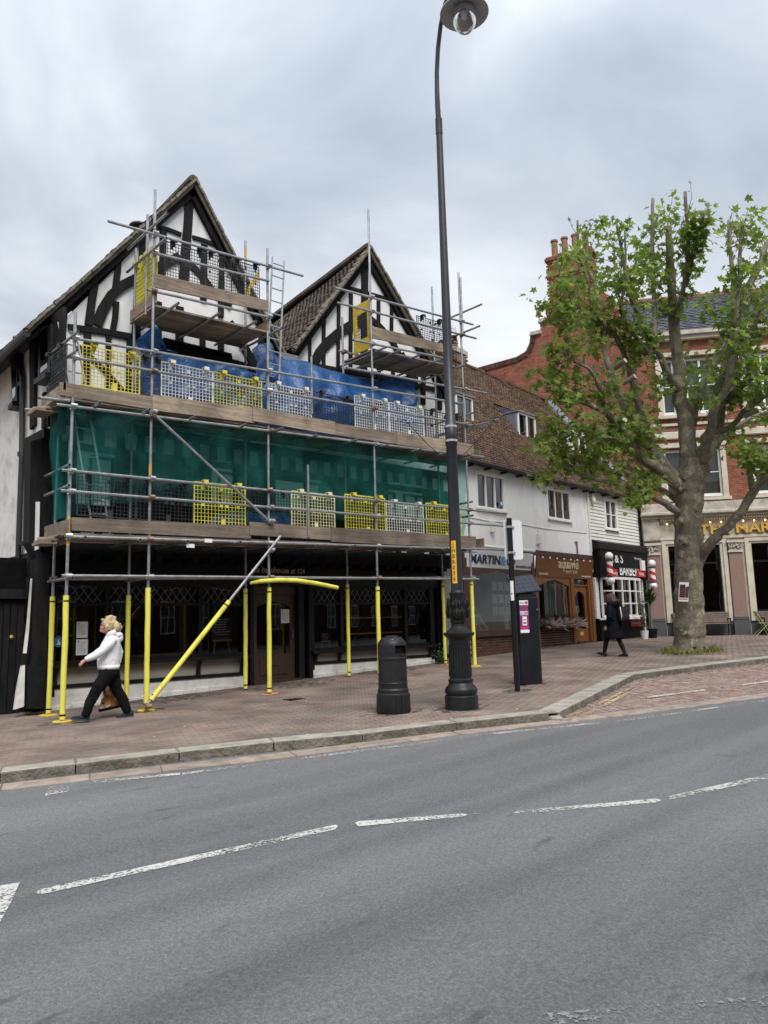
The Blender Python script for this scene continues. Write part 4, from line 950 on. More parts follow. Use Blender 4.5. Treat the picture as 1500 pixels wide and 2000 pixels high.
# side gate
gate = thing('side_gate', U(20, 1388, 14.95), 'black vertical plank gate with peeling paint left of the timbered house', 'gate')
gl = U(-120, 1388, 14.95).x; gr = U(40, 1388, 14.95).x; gz = zp(3.5, 14.95); n = 11; ww = (gr-gl)/n
for i in range(n):
    mb = MB(); mb.obox(V((gl+ww*i, 14.95, gz)), X_, Y_, Z, (.006, ww-.006), (R.uniform(-.006, .006), .04), (.02, 2.02)); mb.build('plank', 'timber_black', gate)
mb = MB(); c = U(21.5, 1244, 14.9); mb.lathe(c, [(.012, 0), (.03, .02), (.034, .035), (.02, .05)], 10, ax=V((0, -1, 0))); mb.build('knob', 'gold', gate)
mb = MB(); mb.obox(V((0, 14.95, gz)), X_, Y_, Z, (gl-.2, 4.42), (-.1, .05), (2.05, 2.22)); mb.build('lintel', 'timber_black', gate)
mb = MB(); mb.obox(V((gr+.03, 14.95, gz)), X_, Y_, Z, (0, .16), (-.05, .05), (0, 2.05)); mb.build('post', 'timber_black', gate)
mb = MB(); mb.obox(V((0, 14.97, gz)), X_, Y_, Z, (gl-.2, 4.42), (.08, .12), (0, 2.8)); mb.build('backing_board', 'soot_black', gate)
# plants at the right foot of the house
def leaf_clump(name, c, h, r, n, m, label, cat, s=.05):
    mb = MB()
    for _ in range(n):
        p = c+V((R.gauss(0, r*.45), R.gauss(0, r*.3), abs(R.gauss(h*.45, h*.28)))); an = R.random()*6.3; d = V((math.cos(an), math.sin(an), R.uniform(-.4, .5))).normalized(); u = d.orthogonal(); l = s*R.uniform(.6, 1.3)
        mb.add([p, p+d*l*.5+u*l*.35, p+d*l, p+d*l*.5-u*l*.35], [(0, 1, 2, 3)])
    o = solo(name, mb, m, label, cat); return o
c = UG(863, 1296); tag(leaf_clump('weed_plant', c, .38, .22, 120, 'plant_leaf', 'small green weed growing at the right foot of the timbered house', 'weed', .07), kind='stuff')
# ============================================================ WHITE COTTAGE ROW
CF = Fr((COT_O.x, COT_O.y, 0), (COT_D.x, COT_D.y, 0))
def cz(s): q = CF.p(s, 0, 0); return zp(q.x, q.y)
cot = thing('rendered_cottage', CF.p(4.5, 0, cz(4.5)), 'white rendered cottage with mossy tiled roof and two shopfronts', 'cottage')
EZ, RD, SLP = 6.28, 3.62, 1.325
def bx(s, d, z, name, m, parent, bevel=0):
    mb = MB(); CF.box(mb, s, d, z); return mb.build(name, m, parent, bevel=bevel)
# first-floor wall with real window openings
def wall_with_holes(fr, s0, s1, z0, z1, holes, d0, d1, name, m, parent):
    mb = MB(); ss = sorted({s0, s1, *[h[0] for h in holes], *[h[1] for h in holes]})
    for a, b in zip(ss[:-1], ss[1:]):
        c = (a+b)/2; zs = [z0]
        for h in sorted([h for h in holes if h[0] < c < h[1]], key=lambda h: h[2]): zs += [h[2], h[3]]
        zs.append(z1)
        for i in range(0, len(zs), 2): fr.box(mb, (a, b), (d0, d1), (zs[i], zs[i+1]))
    return mb.build(name, m, parent)
W1, W2 = (1.78, 3.2, 4.86, 5.9), (5.78, 7.28, 4.88, 5.88)
wall_with_holes(CF, .05, 8.5, 3.72, 6.3, [W1, W2], 0, .3, 'wall', 'cottage_render', cot)
for wv in (W1, W2):
    w_ = casement(wv[0], wv[1], wv[2], wv[3], CF, .02, cot, 3, 'white_paint', .055, 'glass_dark', proud=.03)
    bx((wv[0]+.08, wv[1]-.08), (.25, .28), (wv[2], wv[3]), 'room', 'interior_dark', w_)
    mb = MB(); CF.box(mb, (wv[0]-.06, wv[0]), (-.02, .03), (wv[2]-.04, wv[3]+.06)); CF.box(mb, (wv[1], wv[1]+.06), (-.02, .03), (wv[2]-.04, wv[3]+.06)); CF.box(mb, (wv[0], wv[1]), (-.02, .03), (wv[3], wv[3]+.06)); mb.build('surround', 'white_paint', w_)
mb = MB(); c = CF.p(3.0, -.03, 5.08); mb.tube(c, c+CF.n*.004, .07, 16); mb.build('window_sticker', 'sky_blue', cot)
mb = MB(); c = CF.p(3.0, -.036, 5.08); mb.tube(c, c+CF.n*.003, .045, 16); mb.build('sticker_disc', 'paper', cot)
for i in range(3):
    s = W2[0]+.07+.5*i; bx((s+.04, s+.4), (.008, .012), (4.93, 5.22), 'window_notice', 'steel_dark', cot)
for s, z in ((2.35, 4.32), (4.95, 4.12)): bx((s, s+.16), (-.12, 0), (z-.16, z+.16), 'alarm_box', 'cream_board', cot, .01)
mb = MB(); CF.box(mb, (7.55, 7.58), (-.05, 0), (3.75, 4.2)); CF.box(mb, (7.43, 7.58), (-.05, -.02), (4.17, 4.2)); mb.build('vent_pipe', 'terracotta', cot)
# roof
def croof(parent, s0, s1, dz0=.0, limit=300, name='roof'):
    r0, r1 = CF.p(s0, RD, EZ+RD*SLP+.30-.032*s0), CF.p(s1, RD, EZ+RD*SLP+.30-.032*s1); e0, e1 = CF.p(s0, -.22, EZ-.12), CF.p(s1, -.22, EZ-.12)
    def ok(p):
        q = p-CF.o; s, d = q.dot(CF.ex), q.dot(CF.ey)
        if s-12.86 > -.30*d-.02: return False
        for a, b, f, g in ((6.08, 7.38, 1.15, 2.15), (9.95, 11.15, 1.15, 2.15), (2.3, 3.35, 1.05, 2.0)):
            if a < s < b and f < d < g: return False
        return True
    rf, mws = slope_roof(parent, r0, r1, e0, e1, TB, gauge=.1, width=.168, sag=.0, visible=ok, name=name)
    pieces(rf, 'tile', TB, 'tile_brown', mws, limit)
    mb = MB(); n = int((s1-s0)/.3)
    for i in range(n):
        p, q = r0+(r1-r0)*(i/n), r0+(r1-r0)*((i+.97)/n); j = V((0, 0, R.uniform(-.012, .012)+.02)); mb.tube(p+j, q+j, .10, 7)
    mb.build('ridge_tiles', 'tile_brown', rf)
    # rear slope, seen only as the far side of the ridge
    mb = MB(); q = [r0, r1, CF.p(s1, RD*2, EZ), CF.p(s0, RD*2, EZ)]; mb.hexa([a-Z*.05 for a in q], [a-Z*.01 for a in q]); mb.build('rear_slope', 'tile_brown', rf, fix=True)
    return rf
crf = croof(cot, .15, 8.62)
def gutter(parent, s0, s1, d=-.26, z=EZ-.17):
    mb = MB(); mb.tube(CF.p(s0, d, z+.02), CF.p(s1, d, z-.0), .065, 8); n = int((s1-s0)/.9)
    for i in range(n+1): s = s0+.2+(s1-s0-.4)*i/max(1, n); CF.box(mb, (s-.03, s+.03), (d, .02), (z-.11, z-.05))
    mb.build('gutter', 'gutter_black', parent)
    bx((s0, s1), (-.16, -.04), (EZ-.2, EZ-.06), 'eaves_board', 'gutter_black', parent)
gutter(cot, .3, 8.5)
mb = MB(); mb.path([CF.p(.35, -.12, 6.1), CF.p(.3, -.12, 3.9), CF.p(.3, -.12, 3.4)], .045, 8); mb.build('downpipe', 'gutter_black', cot)
def dormer(parent, s0, s1, z0, z1, d0, d1, cols=2, m='white_paint', top='lead'):
    dm = MB(); CF.box(dm, (s0-.06, s1+.06), (d0-.10, d1), (z1, z1+.05)); dm = dm.build('dormer', top, parent)
    for s in (s0-.03, s1-.01):
        mb = MB(); mb.prism([CF.p(s, d0, z0-.05), CF.p(s, d0, z1), CF.p(s, d1+.1, z1), CF.p(s, d1+.1, EZ+(d1+.1)*SLP-.1)], CF.ex*.04); mb.build('cheek', 'lead' if top == 'lead' else 'white_paint', dm, fix=True)
    casement(s0, s1, z0, z1-.005, CF, d0-.02, parent, cols, m, .06, 'glass_dark', proud=.03, name='dormer_window')
    bx((s0+.02, s1-.02), (d0+.25, d0+.3), (z0, z1), 'dormer_back', 'interior_wall', dm)
dormer(cot, 6.15, 7.30, 7.90, 8.80, 1.22, 2.3); dormer(cot, 2.38, 3.28, 7.62, 8.66, 1.1, 2.1)
# chimney stack with a slatted pot, by the ridge
def brick_stack(parent, c, ex, ey, w, dpt, z0, z1, proto, m):
    mb = MB(); mb.obox(V((c[0], c[1], 0)), ex, ey, Z, (-w/2+.012, w/2-.012), (-dpt/2+.012, dpt/2-.012), (z0, z1)); st = mb.build('chimney', 'mortar', parent); mws = []
    for j in range(int((z1-z0)/.075)):
        z = z0+.0375+.075*j; o_ = .1125*(j % 2)
        for a0, a1, fixed, A, B in ((-w/2, w/2, -dpt/2, ex, ey), (-w/2, w/2, dpt/2, ex, ey), (-dpt/2, dpt/2, -w/2, ey, -ex), (-dpt/2, dpt/2, w/2, ey, -ex)):
            s = a0+.1125-o_
            while s < a1-.02:
                mws.append(frame(V((c[0], c[1], z))+A*s+(B*fixed), A, B, Z)); s += .225
    pieces(st, 'brick', proto, m, mws, 60); return st
def brick_mesh(name, m, l=.210, h=.061, t=.03):
    mb = MB(); mb.ct = 0.0; mb.box((0, 0, 0), (l, t, h)); return mb.mesh(name, m)
BST = brick_mesh('brick', 'brick_stack', .21, .064, .05); BRD = brick_mesh('brick', 'brick_red'); BBR = brick_mesh('brick', 'brick_brown')
cc = CF.p(6.55, 4.25, 0)
mb = MB(); mb.path([CF.p(s, -.012, z) for s, z in ((.6, 4.55), (2.2, 4.5), (4.0, 4.53), (5.6, 4.5), (8.4, 4.55))], .011, 5); mb.path([CF.p(5.05, -.012, z) for z in (4.3, 4.5)], .01, 5); mb.path([CF.p(8.35, -.012, z) for z in (4.55, 6.05)], .01, 5); mb.build('wall_cable', 'cream_board', cot)
stk = brick_stack(cot, cc, CF.ex, CF.ey, .85, .7, 10.2, 11.75, BST, 'brick_stack')
mb = MB(); CF.box(mb, (6.05, 7.05), (3.83, 4.67), (11.75, 11.9)); CF.box(mb, (6.12, 6.98), (3.9, 4.6), (11.9, 11.98)); mb.build('cap', 'stone_worn', stk)
for k_, s in enumerate((6.75,)):
    mb = MB(); mb.lathe(CF.p(s, 4.25, 11.98), [(.15, 0), (.17, .05), (.13, .10), (.165, .16), (.13, .22), (.165, .28), (.13, .34), (.16, .40), (.13, .46), (.14, .58), (.10, .58)], 12); mb.build('chimney_pot', 'terracotta', stk)
# TV aerial
ar_ = thing('tv_aerial', CF.p(7.35, 4.6, 10.6), 'thin TV aerial on a mast beside the cottage chimney', 'aerial')
mb = MB(); b = CF.p(7.35, 4.6, 10.6); mb.tube(b, b+Z*2.6, .02, 5); mb.build('mast', 'aluminium', ar_)
mb = MB(); t = b+Z*2.5; mb.tube(t-CF.ex*1.1, t+CF.ex*.1, .012, 4)
for i in range(9): p = t-CF.ex*(1.05-.12*i); mb.tube(p-V((.12, .2, .0)), p+V((.12, .2, 0)), .006, 4)
mb.build('array', 'aluminium', ar_)
# brick stall riser helper
def brick_wall(fr, s0, s1, d, z0f, z1, proto, m, parent, limit=300, bed='mortar', name='stall_riser', course=.075, L=.225, hole=None, top=None):
    mb = MB(); zl = min(z0f(s0), z0f(s1))-.05; fr.box(mb, (s0, s1), (d+.004, d+.2), (zl, z1)); w_ = mb.build(name, bed, parent); mws = []
    n = int((z1-zl)/course)
    for j in range(n+1):
        z = z1-course*(j+.5); s = s0+L*.5-(L/2)*(j % 2)
        while s < s1:
            if z > z0f(s)-.06 and s0+.05 < s < s1-.05: mws.append(frame(fr.p(s, d+.004+R.uniform(-.002, .003), z), fr.ex, fr.ey, Z))
            s += L
    pieces(w_, 'brick', proto, m, mws, limit); return w_
# ---- shopfront 1: estate agent
sf = bx((.95, 4.62), (-.05, .06), (3.62, 3.74), 'shopfront_cornice', 'wood_dark_red', cot)
mb = MB(); q = [CF.p(.98, -.10, 3.62), CF.p(4.55, -.10, 3.62), CF.p(4.55, -.02, 3.08), CF.p(.98, -.02, 3.08)]; mb.hexa([a+CF.ey*.05 for a in q], q); sg = mb.build('shop_sign', 'sign_white', cot, fix=True)
sgx = CF.ex; sgz = (CF.p(0, -.10, 3.62)-CF.p(0, -.02, 3.08)).normalized()
def on_sign(s, z): return CF.p(s, -.105+(3.62-z)*.148, z)
text('lettering', 'MARTIN', .36, on_sign(1.22, 3.22), sgx, sgz, 'navy', sg, .012, .008, fit=1.5)
text('lettering', '&', .36, on_sign(2.76, 3.22), sgx, sgz, 'sky_blue', sg, .012, .008, fit=.3)
text('lettering', 'CO', .36, on_sign(3.09, 3.22), sgx, sgz, 'navy', sg, .012, .008, fit=.44)
text('lettering', 'www.martinco.com', .15, on_sign(3.6, 3.16), sgx, sgz, 'ink', sg, .003, .002, fit=.86)
mb = MB(); mb.tube(CF.p(1.5, -.3, 3.68), CF.p(4.3, -.3, 3.68), .05, 8); mb.build('sign_light', 'white_plastic', cot)
for s in (.98, 4.58): bx((s-.09, s+.09), (-.06, .1), (cz(s)-.02, 3.6), 'pilaster', 'wood_dark_red', cot)
def arch_window(fr, s0, s1, z0, z1, d, parent, m, drop=.24, fw=.09, glass='glass', name='shop_window'):
    mb = MB(); pts = [(s0+fw, z0+fw), (s1-fw, z0+fw), (s1-fw, z1-drop)]; a, b = s0+fw, s1-fw; w_ = b-a
    arc = [(b-w_*t, z1-drop*max(0, (abs(t-.5)*2))**1.2) for t in (0, .1, .2, .35, .5, .65, .8, .9, 1)]
    for sA, sB in ((s0, a), (b, s1)): fr.box(mb, (sA, sB), (d-.03, d+.06), (z0, z1+.06))
    fr.box(mb, (a, b), (d-.03, d+.06), (z0, z0+fw))
    for (p, q) in zip(arc[:-1], arc[1:]): mb.hexa([fr.p(p[0], d-.03, p[1]), fr.p(q[0], d-.03, q[1]), fr.p(q[0], d-.03, z1+.06), fr.p(p[0], d-.03, z1+.06)], [fr.p(p[0], d+.06, p[1]), fr.p(q[0], d+.06, q[1]), fr.p(q[0], d+.06, z1+.06), fr.p(p[0], d+.06, z1+.06)])
    o = mb.build(name, m, parent, fix=True)
    mb = MB(); mb.add([fr.p(s0+.02, d+.01, z0+.02), fr.p(s1-.02, d+.01, z0+.02), fr.p(s1-.02, d+.01, z1+.04), fr.p(s0+.02, d+.01, z1+.04)], [(0, 1, 2, 3)]); mb.build('pane', glass, o); return o
aw = arch_window(CF, 1.08, 4.5, 1.22, 3.04, .0, cot, 'wood_dark_red')
mb = MB(); CF.box(mb, (1.05, 4.52), (-.10, .02), (1.14, 1.22)); mb.build('sill', 'wood_dark_red', aw)
brick_wall(CF, 1.08, 4.5, .0, cz, 1.14, BBR, 'brick_brown', cot)
def room(s0, s1, z0, z1, d, parent, m='interior_wall', fl='interior_floor'):
    mb = MB(); d0 = .14
    mb.add([CF.p(s0, d, z0), CF.p(s1, d, z0), CF.p(s1, d, z1), CF.p(s0, d, z1)], [(0, 1, 2, 3)]); mb.add([CF.p(s0, d0, z0), CF.p(s0, d, z0), CF.p(s0, d, z1), CF.p(s0, d0, z1)], [(0, 1, 2, 3)]); mb.add([CF.p(s1, d0, z0), CF.p(s1, d, z0), CF.p(s1, d, z1), CF.p(s1, d0, z1)], [(3, 2, 1, 0)]); mb.add([CF.p(s0, d0, z1), CF.p(s1, d0, z1), CF.p(s1, d, z1), CF.p(s0, d, z1)], [(0, 1, 2, 3)])
    mb.build('inner_wall', m, parent); mb = MB(); mb.add([CF.p(s0, d0, z0), CF.p(s1, d0, z0), CF.p(s1, d, z0), CF.p(s0, d, z0)], [(0, 1, 2, 3)]); mb.build('inner_floor', fl, parent)
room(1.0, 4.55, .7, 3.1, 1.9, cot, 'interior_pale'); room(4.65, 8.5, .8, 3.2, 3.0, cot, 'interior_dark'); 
# rows of cards hung in the window, a desk and pictures behind
hc_ = thing('hanging_cards', CF.p(3.4, .35, 2.0), 'rows of clear hanging property cards inside the white shop window', 'display cards')
for i in range(4):
    for j in range(3):
        mb = MB(); CF.box(mb, (2.85+.34*i, 3.12+.34*i), (.35, .36), (1.72+.38*j, 1.98+.38*j)); mb.build('card', 'paper', hc_)
    mb = MB(); mb.tube(CF.p(2.98+.34*i, .355, 1.7), CF.p(2.98+.34*i, .355, 3.1), .004, 4); mb.build('cable', 'steel_dark', hc_)
dk_ = thing('office_desk', CF.p(2.6, 1.4, .7), 'pale office desk with a dark monitor inside the white shop', 'desk')
mb = MB(); CF.box(mb, (1.7, 3.3), (1.1, 1.7), (1.40, 1.44)); mb.build('desk_top', 'pine', dk_); mb = MB(); CF.box(mb, (1.75, 1.8), (1.15, 1.65), (.7, 1.4)); CF.box(mb, (3.2, 3.25), (1.15, 1.65), (.7, 1.4)); mb.build('desk_leg', 'pine', dk_); mb = MB(); CF.box(mb, (2.3, 2.8), (1.4, 1.44), (1.5, 1.82)); CF.box(mb, (2.5, 2.6), (1.4, 1.44), (1.44, 1.5)); mb.build('monitor', 'board_black', dk_)
for i in range(3):
    mb = MB(); CF.box(mb, (1.5+1.0*i, 2.1+1.0*i), (1.85, 1.88), (1.9, 2.6)); solo('wall_picture', mb, ('steel_dark', 'sky_blue', 'paper')[i], ('dark', 'blue', 'pale')[i]+' framed picture on the back wall inside the white shop', 'picture')
# window display of property cards on a slanted stand
st_ = thing('display_stand', CF.p(1.6, .4, 1.25), 'slanted display rack of property cards inside the white shop window', 'display rack')
mb = MB(); q = [CF.p(1.35, .22, 1.28), CF.p(2.45, .22, 1.28), CF.p(2.2, .55, 2.0), CF.p(1.1, .55, 2.0)]; mb.hexa([a+CF.ey*.03 for a in q], q); mb.build('rack', 'white_plastic', st_, fix=True)
mb = MB()
for i in range(3):
    for j in range(3):
        def qp(a, b): return q[0]+(q[1]-q[0])*a+(q[3]-q[0])*b+CF.n*.012
        a0, b0 = .06+.31*i, .07+.31*j; mb.cm = (i+j) % 2; mb.add([qp(a0, b0), qp(a0+.25, b0), qp(a0+.25, b0+.2), qp(a0, b0+.2)], [(0, 1, 2, 3)])
mb.build('card', ['steel_dark', 'sky_blue'], st_)
for k, (s, z, cols_) in enumerate(((4.05, 1.75, ('navy', 'sky_blue', 'plant_leaf')), (3.0, 1.3, ('paper',)))):
    mb = MB(); CF.box(mb, (s, s+.22), (.05, .055), (z, z+.55)); o = solo('window_poster', mb, 'paper', ('tall sticker panel in blue and green at the right of the white shop window' if k == 0 else 'small white card low in the middle of the white shop window'), 'poster')
    if k == 0:
        for i, m_n in enumerate(cols_):
            mb = MB(); CF.box(mb, (s+.02, s+.2), (.044, .05), (z+.37-.17*i, z+.5-.17*i)); mb.build('block', m_n, o)
# ---- shopfront 2: salon in varnished timber
bx((4.66, 8.62), (-.06, .06), (3.60, 3.76), 'shopfront_cornice', 'wood_dark_red', cot)
mb = MB(); q = [CF.p(4.76, -.12, 3.58), CF.p(8.52, -.12, 3.58), CF.p(8.52, -.03, 2.92), CF.p(4.76, -.03, 2.92)]; mb.hexa([a+CF.ey*.05 for a in q], q); sg2 = mb.build('shop_sign', 'wood_sign', cot, fix=True)
def on2(s, z): return CF.p(s, -.125+(3.58-z)*.136, z)
z2 = (q[0]-q[3]).normalized()
text('lettering', 'aquavie', .46, on2(6.1, 3.24), CF.ex, z2, 'cream_letter', sg2, .012, .006, fit=1.32)
text('lettering', 'BEAUTY & SPA', .15, on2(6.62, 3.08), CF.ex, z2, 'cream_letter', sg2, .003, squash=.8)
mb = MB()
for i in range(9): o_ = on2(4.95+.06*i, 2.99); mb.obox(o_, CF.ex, CF.ey, z2, (0, .04), (-.002, .004), (0, .06 if i % 3 else .075))
mb.build('small_print', 'cream_letter', sg2)
text('lettering', 'www.aquavie.co.uk', .10, on2(7.72, 2.98), CF.ex, z2, 'white_letter', sg2, .002, squash=.85)
ls = thing('festoon_lights', CF.p(6.6, -.15, 3.55), 'string of small pale bulbs along the salon sign', 'string lights')
mb = MB(); mb.path([CF.p(4.85+.45*i, -.16, 3.57-.03*(i % 2)) for i in range(9)], .008, 4); mb.build('cable', 'paint_black', ls)
for i in range(8): mb = MB(); mb.ball(CF.p(5.0+.45*i, -.17, 3.53), .035, 8); mb.build('bulb', 'white_plastic', ls, smooth=True)
aq = arch_window(CF, 4.8, 6.98, 1.42, 2.86, .02, cot, 'wood_teak', drop=.22, fw=.11)
for s in (4.72, 7.05, 8.42): bx((s-.1, s+.1), (-.05, .1), (cz(s)-.02, 2.92), 'pilaster', 'wood_teak', cot)
bx((8.2, 8.34), (-.02, .1), (cz(8.2), 2.92), 'pilaster', 'wood_teak', cot)
brick_wall(CF, 4.8, 7.0, .0, cz, 1.40, BBR, 'brick_brown', cot, 200)
dr = MB(); s0, s1 = 7.18, 8.12; zb = cz(7.6)+.06
for a, b, c, d in ((s0, s0+.14, zb, 2.68), (s1-.14, s1, zb, 2.68), (s0+.14, s1-.14, zb, zb+.42)): CF.box(dr, (a, b), (.04, .10), (c, d))
dr.prism([CF.p(s, .04, z) for s, z in [(s0+.14, 2.68), (s0+.14, 2.3), (s0+.26, 2.44), ((s0+s1)/2, 2.5), (s1-.26, 2.44), (s1-.14, 2.3), (s1-.14, 2.68)]], CF.ey*.06)
dr = dr.build('salon_door', 'wood_teak', cot, fix=True)
mb = MB(); mb.add([CF.p(s0+.1, .07, zb+.4), CF.p(s1-.1, .07, zb+.4), CF.p(s1-.1, .07, 2.6), CF.p(s0+.1, .07, 2.6)], [(0, 1, 2, 3)]); mb.build('glass', 'glass', dr)
mb = MB(); mb.path([CF.p(s0+.08, .03, 1.55), CF.p(s0+.08, -.03, 1.58), CF.p(s0+.08, -.03, 1.95), CF.p(s0+.08, .03, 1.98)], .016, 6); mb.build('handle', 'gold', dr)
mb = MB(); CF.box(mb, ((s0+s1)/2-.13, (s0+s1)/2+.13), (.03, .04), (zb+.2, zb+.32)); mb.build('letterbox', 'gold', dr, bevel=.004)
bx((s0-.05, s1+.05), (.0, .1), (2.68, 2.72), 'transom', 'wood_teak', cot); mb = MB(); mb.add([CF.p(s0, .06, 2.72), CF.p(s1, .06, 2.72), CF.p(s1, .06, 2.92), CF.p(s0, .06, 2.92)], [(0, 1, 2, 3)]); mb.build('fanlight', 'glass_dark', cot)
bx((s0-.08, s1+.35), (-.12, .12), (cz(7.6)-.06, cz(7.6)+.05), 'doorstep', 'wood_dark_red', cot)
for s, w_ in ((5.3, .22), (5.85, .42)):
    mb = MB(); n = 12; mb.grid([[CF.p(s+w_*i/n, .35+.03*math.sin(i*1.7), z) for i in range(n+1)] for z in (1.3, 2.9)]); mb.build('curtain', 'curtain', cot, smooth=True)
bt = thing('bunting', CF.p(5.9, .1, 2.6), 'string of pastel pennants across the salon window', 'bunting')
pr = [('render_white', ), ]
fl = []
for i in range(11):
    t = i/10; s = 4.98+1.85*t; z = 2.60+.14*math.sin(math.pi*t)+.04*math.sin(t*9)
    fl.append(CF.p(s, .085, z))
for n_, c_ in (('flag_pink', (.55, .22, .26)), ('flag_green', (.28, .42, .30)), ('flag_yellow', (.55, .47, .20))): mat(n_, c_, None, .8)
mb = MB(); mb.path(fl, .006, 4); mb.build('string', 'paper', bt)
for i, p in enumerate(fl[:-1]):
    q = fl[i+1]; mb = MB(); mb.prism([p+(q-p)*.1, p+(q-p)*.9, (p+q)/2-Z*.19], CF.n*.004); mb.build('pennant', ('flag_pink', 'flag_green', 'flag_yellow')[i % 3], bt, fix=True)
# trough of dried flowers in front of the salon window
tr = thing('flower_trough', CF.p(5.9, -.1, 1.40), 'window trough overflowing with pale dried flowers below the salon window', 'flower trough')
mb = MB(); CF.box(mb, (4.85, 6.95), (-.26, -.02), (1.28, 1.42)); mb.build('trough', 'wood_dark_red', tr)
mb = MB()
for _ in range(900):
    c = CF.p(R.uniform(4.85, 7.1), -.14+R.gauss(0, .07), 1.40); d = V((R.gauss(0, .7), R.gauss(-.25, .5), abs(R.gauss(.55, .5))-.22)).normalized(); l = R.uniform(.12, .34); u = d.orthogonal().normalized()*R.uniform(.012, .03)
    p = c+d*l*.35; mb.add([p, p+d*l*.4+u, p+d*l, p+d*l*.4-u], [(0, 1, 2, 3)])
o = mb.build('dried_flowers', 'dry_leaf', tr); o['kind'] = 'stuff'
# ============================================================ BARBER SHOP
bar = thing('weatherboarded_shop', CF.p(10.7, 0, cz(10.7)), 'narrow white weatherboarded shop with a black barber front and striped poles', 'shop')
croof(bar, 8.64, 12.9, limit=120)
gutter(bar, 8.55, 12.75)
dormer(bar, 10.0, 11.05, 7.80, 8.68, 1.22, 2.3, 2, top='white_paint')
WB = (9.86, 10.78, 4.82, 5.92)
wall_with_holes(CF, 8.55, 12.72, 4.02, 6.22, [WB], .03, .3, 'wall', 'cream_board', bar)
n = 17; h = (6.2-4.1)/n
for i in range(n):
    z = 4.1+h*i
    segs = [(8.62, 12.68)]
    if z+h > WB[2]-.09 and z < WB[3]+.06: segs = [(8.62, WB[0]-.09), (WB[1]+.09, 12.68)]
    for a, b in segs:
        mb = MB(); mb.hexa([CF.p(a, -.03, z), CF.p(b, -.03, z), CF.p(b, .03, z), CF.p(a, .03, z)], [CF.p(a, -.002, z+h+.012), CF.p(b, -.002, z+h+.012), CF.p(b, .03, z+h+.012), CF.p(a, .03, z+h+.012)]); mb.build('weatherboard', 'cream_board', bar)
bx((8.5, 8.62), (-.05, .05), (3.9, 6.2), 'corner_board', 'cream_board', bar); bx((12.68, 12.84), (-.06, .1), (3.4, 6.3), 'party_pipe', 'gutter_black', bar)
sw = casement(WB[0], WB[1], WB[2], WB[3], CF, -.0, bar, 2, 'white_paint', .06, 'glass_dark', rows=2, proud=.04, name='sash_window')
mb = MB(); CF.box(mb, (WB[0]-.09, WB[0]), (-.045, .02), (WB[2]-.05, WB[3]+.05)); CF.box(mb, (WB[1], WB[1]+.09), (-.045, .02), (WB[2]-.05, WB[3]+.05)); CF.box(mb, (WB[0], WB[1]), (-.045, .02), (WB[3], WB[3]+.07)); mb.build('surround', 'white_paint', sw)
mb = MB(); n = 10; mb.grid([[CF.p(WB[0]+(WB[1]-WB[0])*i/n, .14+.015*math.sin(i*2.1), z) for i in range(n+1)] for z in (WB[2], WB[3])]); mb.build('curtain', 'curtain', sw, smooth=True)
mb = MB(); mb.ball(CF.p(8.85, -.1, 5.75), .09, 10, (1, 1, 1.5)); CF.box(mb, (8.75, 8.95), (-.12, 0), (5.8, 5.98)); mb.build('alarm_box', 'cream_board', bar)
mb = MB(); mb.hexa([CF.p(8.66, -.30, 4.0), CF.p(12.86, -.30, 4.0), CF.p(12.86, .05, 4.0), CF.p(8.66, .05, 4.0)], [CF.p(8.66, -.27, 4.24), CF.p(12.86, -.27, 4.24), CF.p(12.86, .05, 4.38), CF.p(8.66, .05, 4.38)]); mb.build('shopfront_hood', 'paint_black', bar)
mb = MB(); mb.hexa([CF.p(8.78, -.26, 3.98), CF.p(12.76, -.26, 3.98), CF.p(12.76, .05, 3.98), CF.p(8.78, .05, 3.98)], [CF.p(8.78, -.20, 3.0), CF.p(12.76, -.20, 3.0), CF.p(12.76, .05, 3.0), CF.p(8.78, .05, 3.0)]); sb = mb.build('shop_sign', 'paint_black', bar, fix=True)
def on3(s, z): return CF.p(s, -.268+(3.98-z)*.061, z)
text('lettering', 'A & S', .48, on3(9.45, 3.56), CF.ex, Z, 'white_letter', sb, .008, .004, fit=1.15)
text('lettering', 'BARBERS', .50, on3(10.3, 3.12), CF.ex, Z, 'white_letter', sb, .008, .006, fit=1.75)
for s, z, w_, tx in ((9.35, 3.04, .62, 'Grooming'), (11.75, 3.08, .62, 'By Luigi')):
    mb = MB(); CF.box(mb, (s, s+w_), (-.30, -.22), (z, z+.27)); rs = mb.build('red_panel', 'red_sign', bar); text('lettering', tx, .17, CF.p(s+.05, -.306, z+.07), CF.ex, Z, 'white_letter', rs, .002, squash=.75)
mb = MB(); CF.box(mb, (12.0, 12.3), (-.34, -.26), (3.33, 3.72)); mb.build('floodlight', 'white_plastic', bar)
text('lettering', 'Walk in welcome', .12, on3(11.55, 3.74), CF.ex, Z, 'chalk', sb, .002, squash=.75)
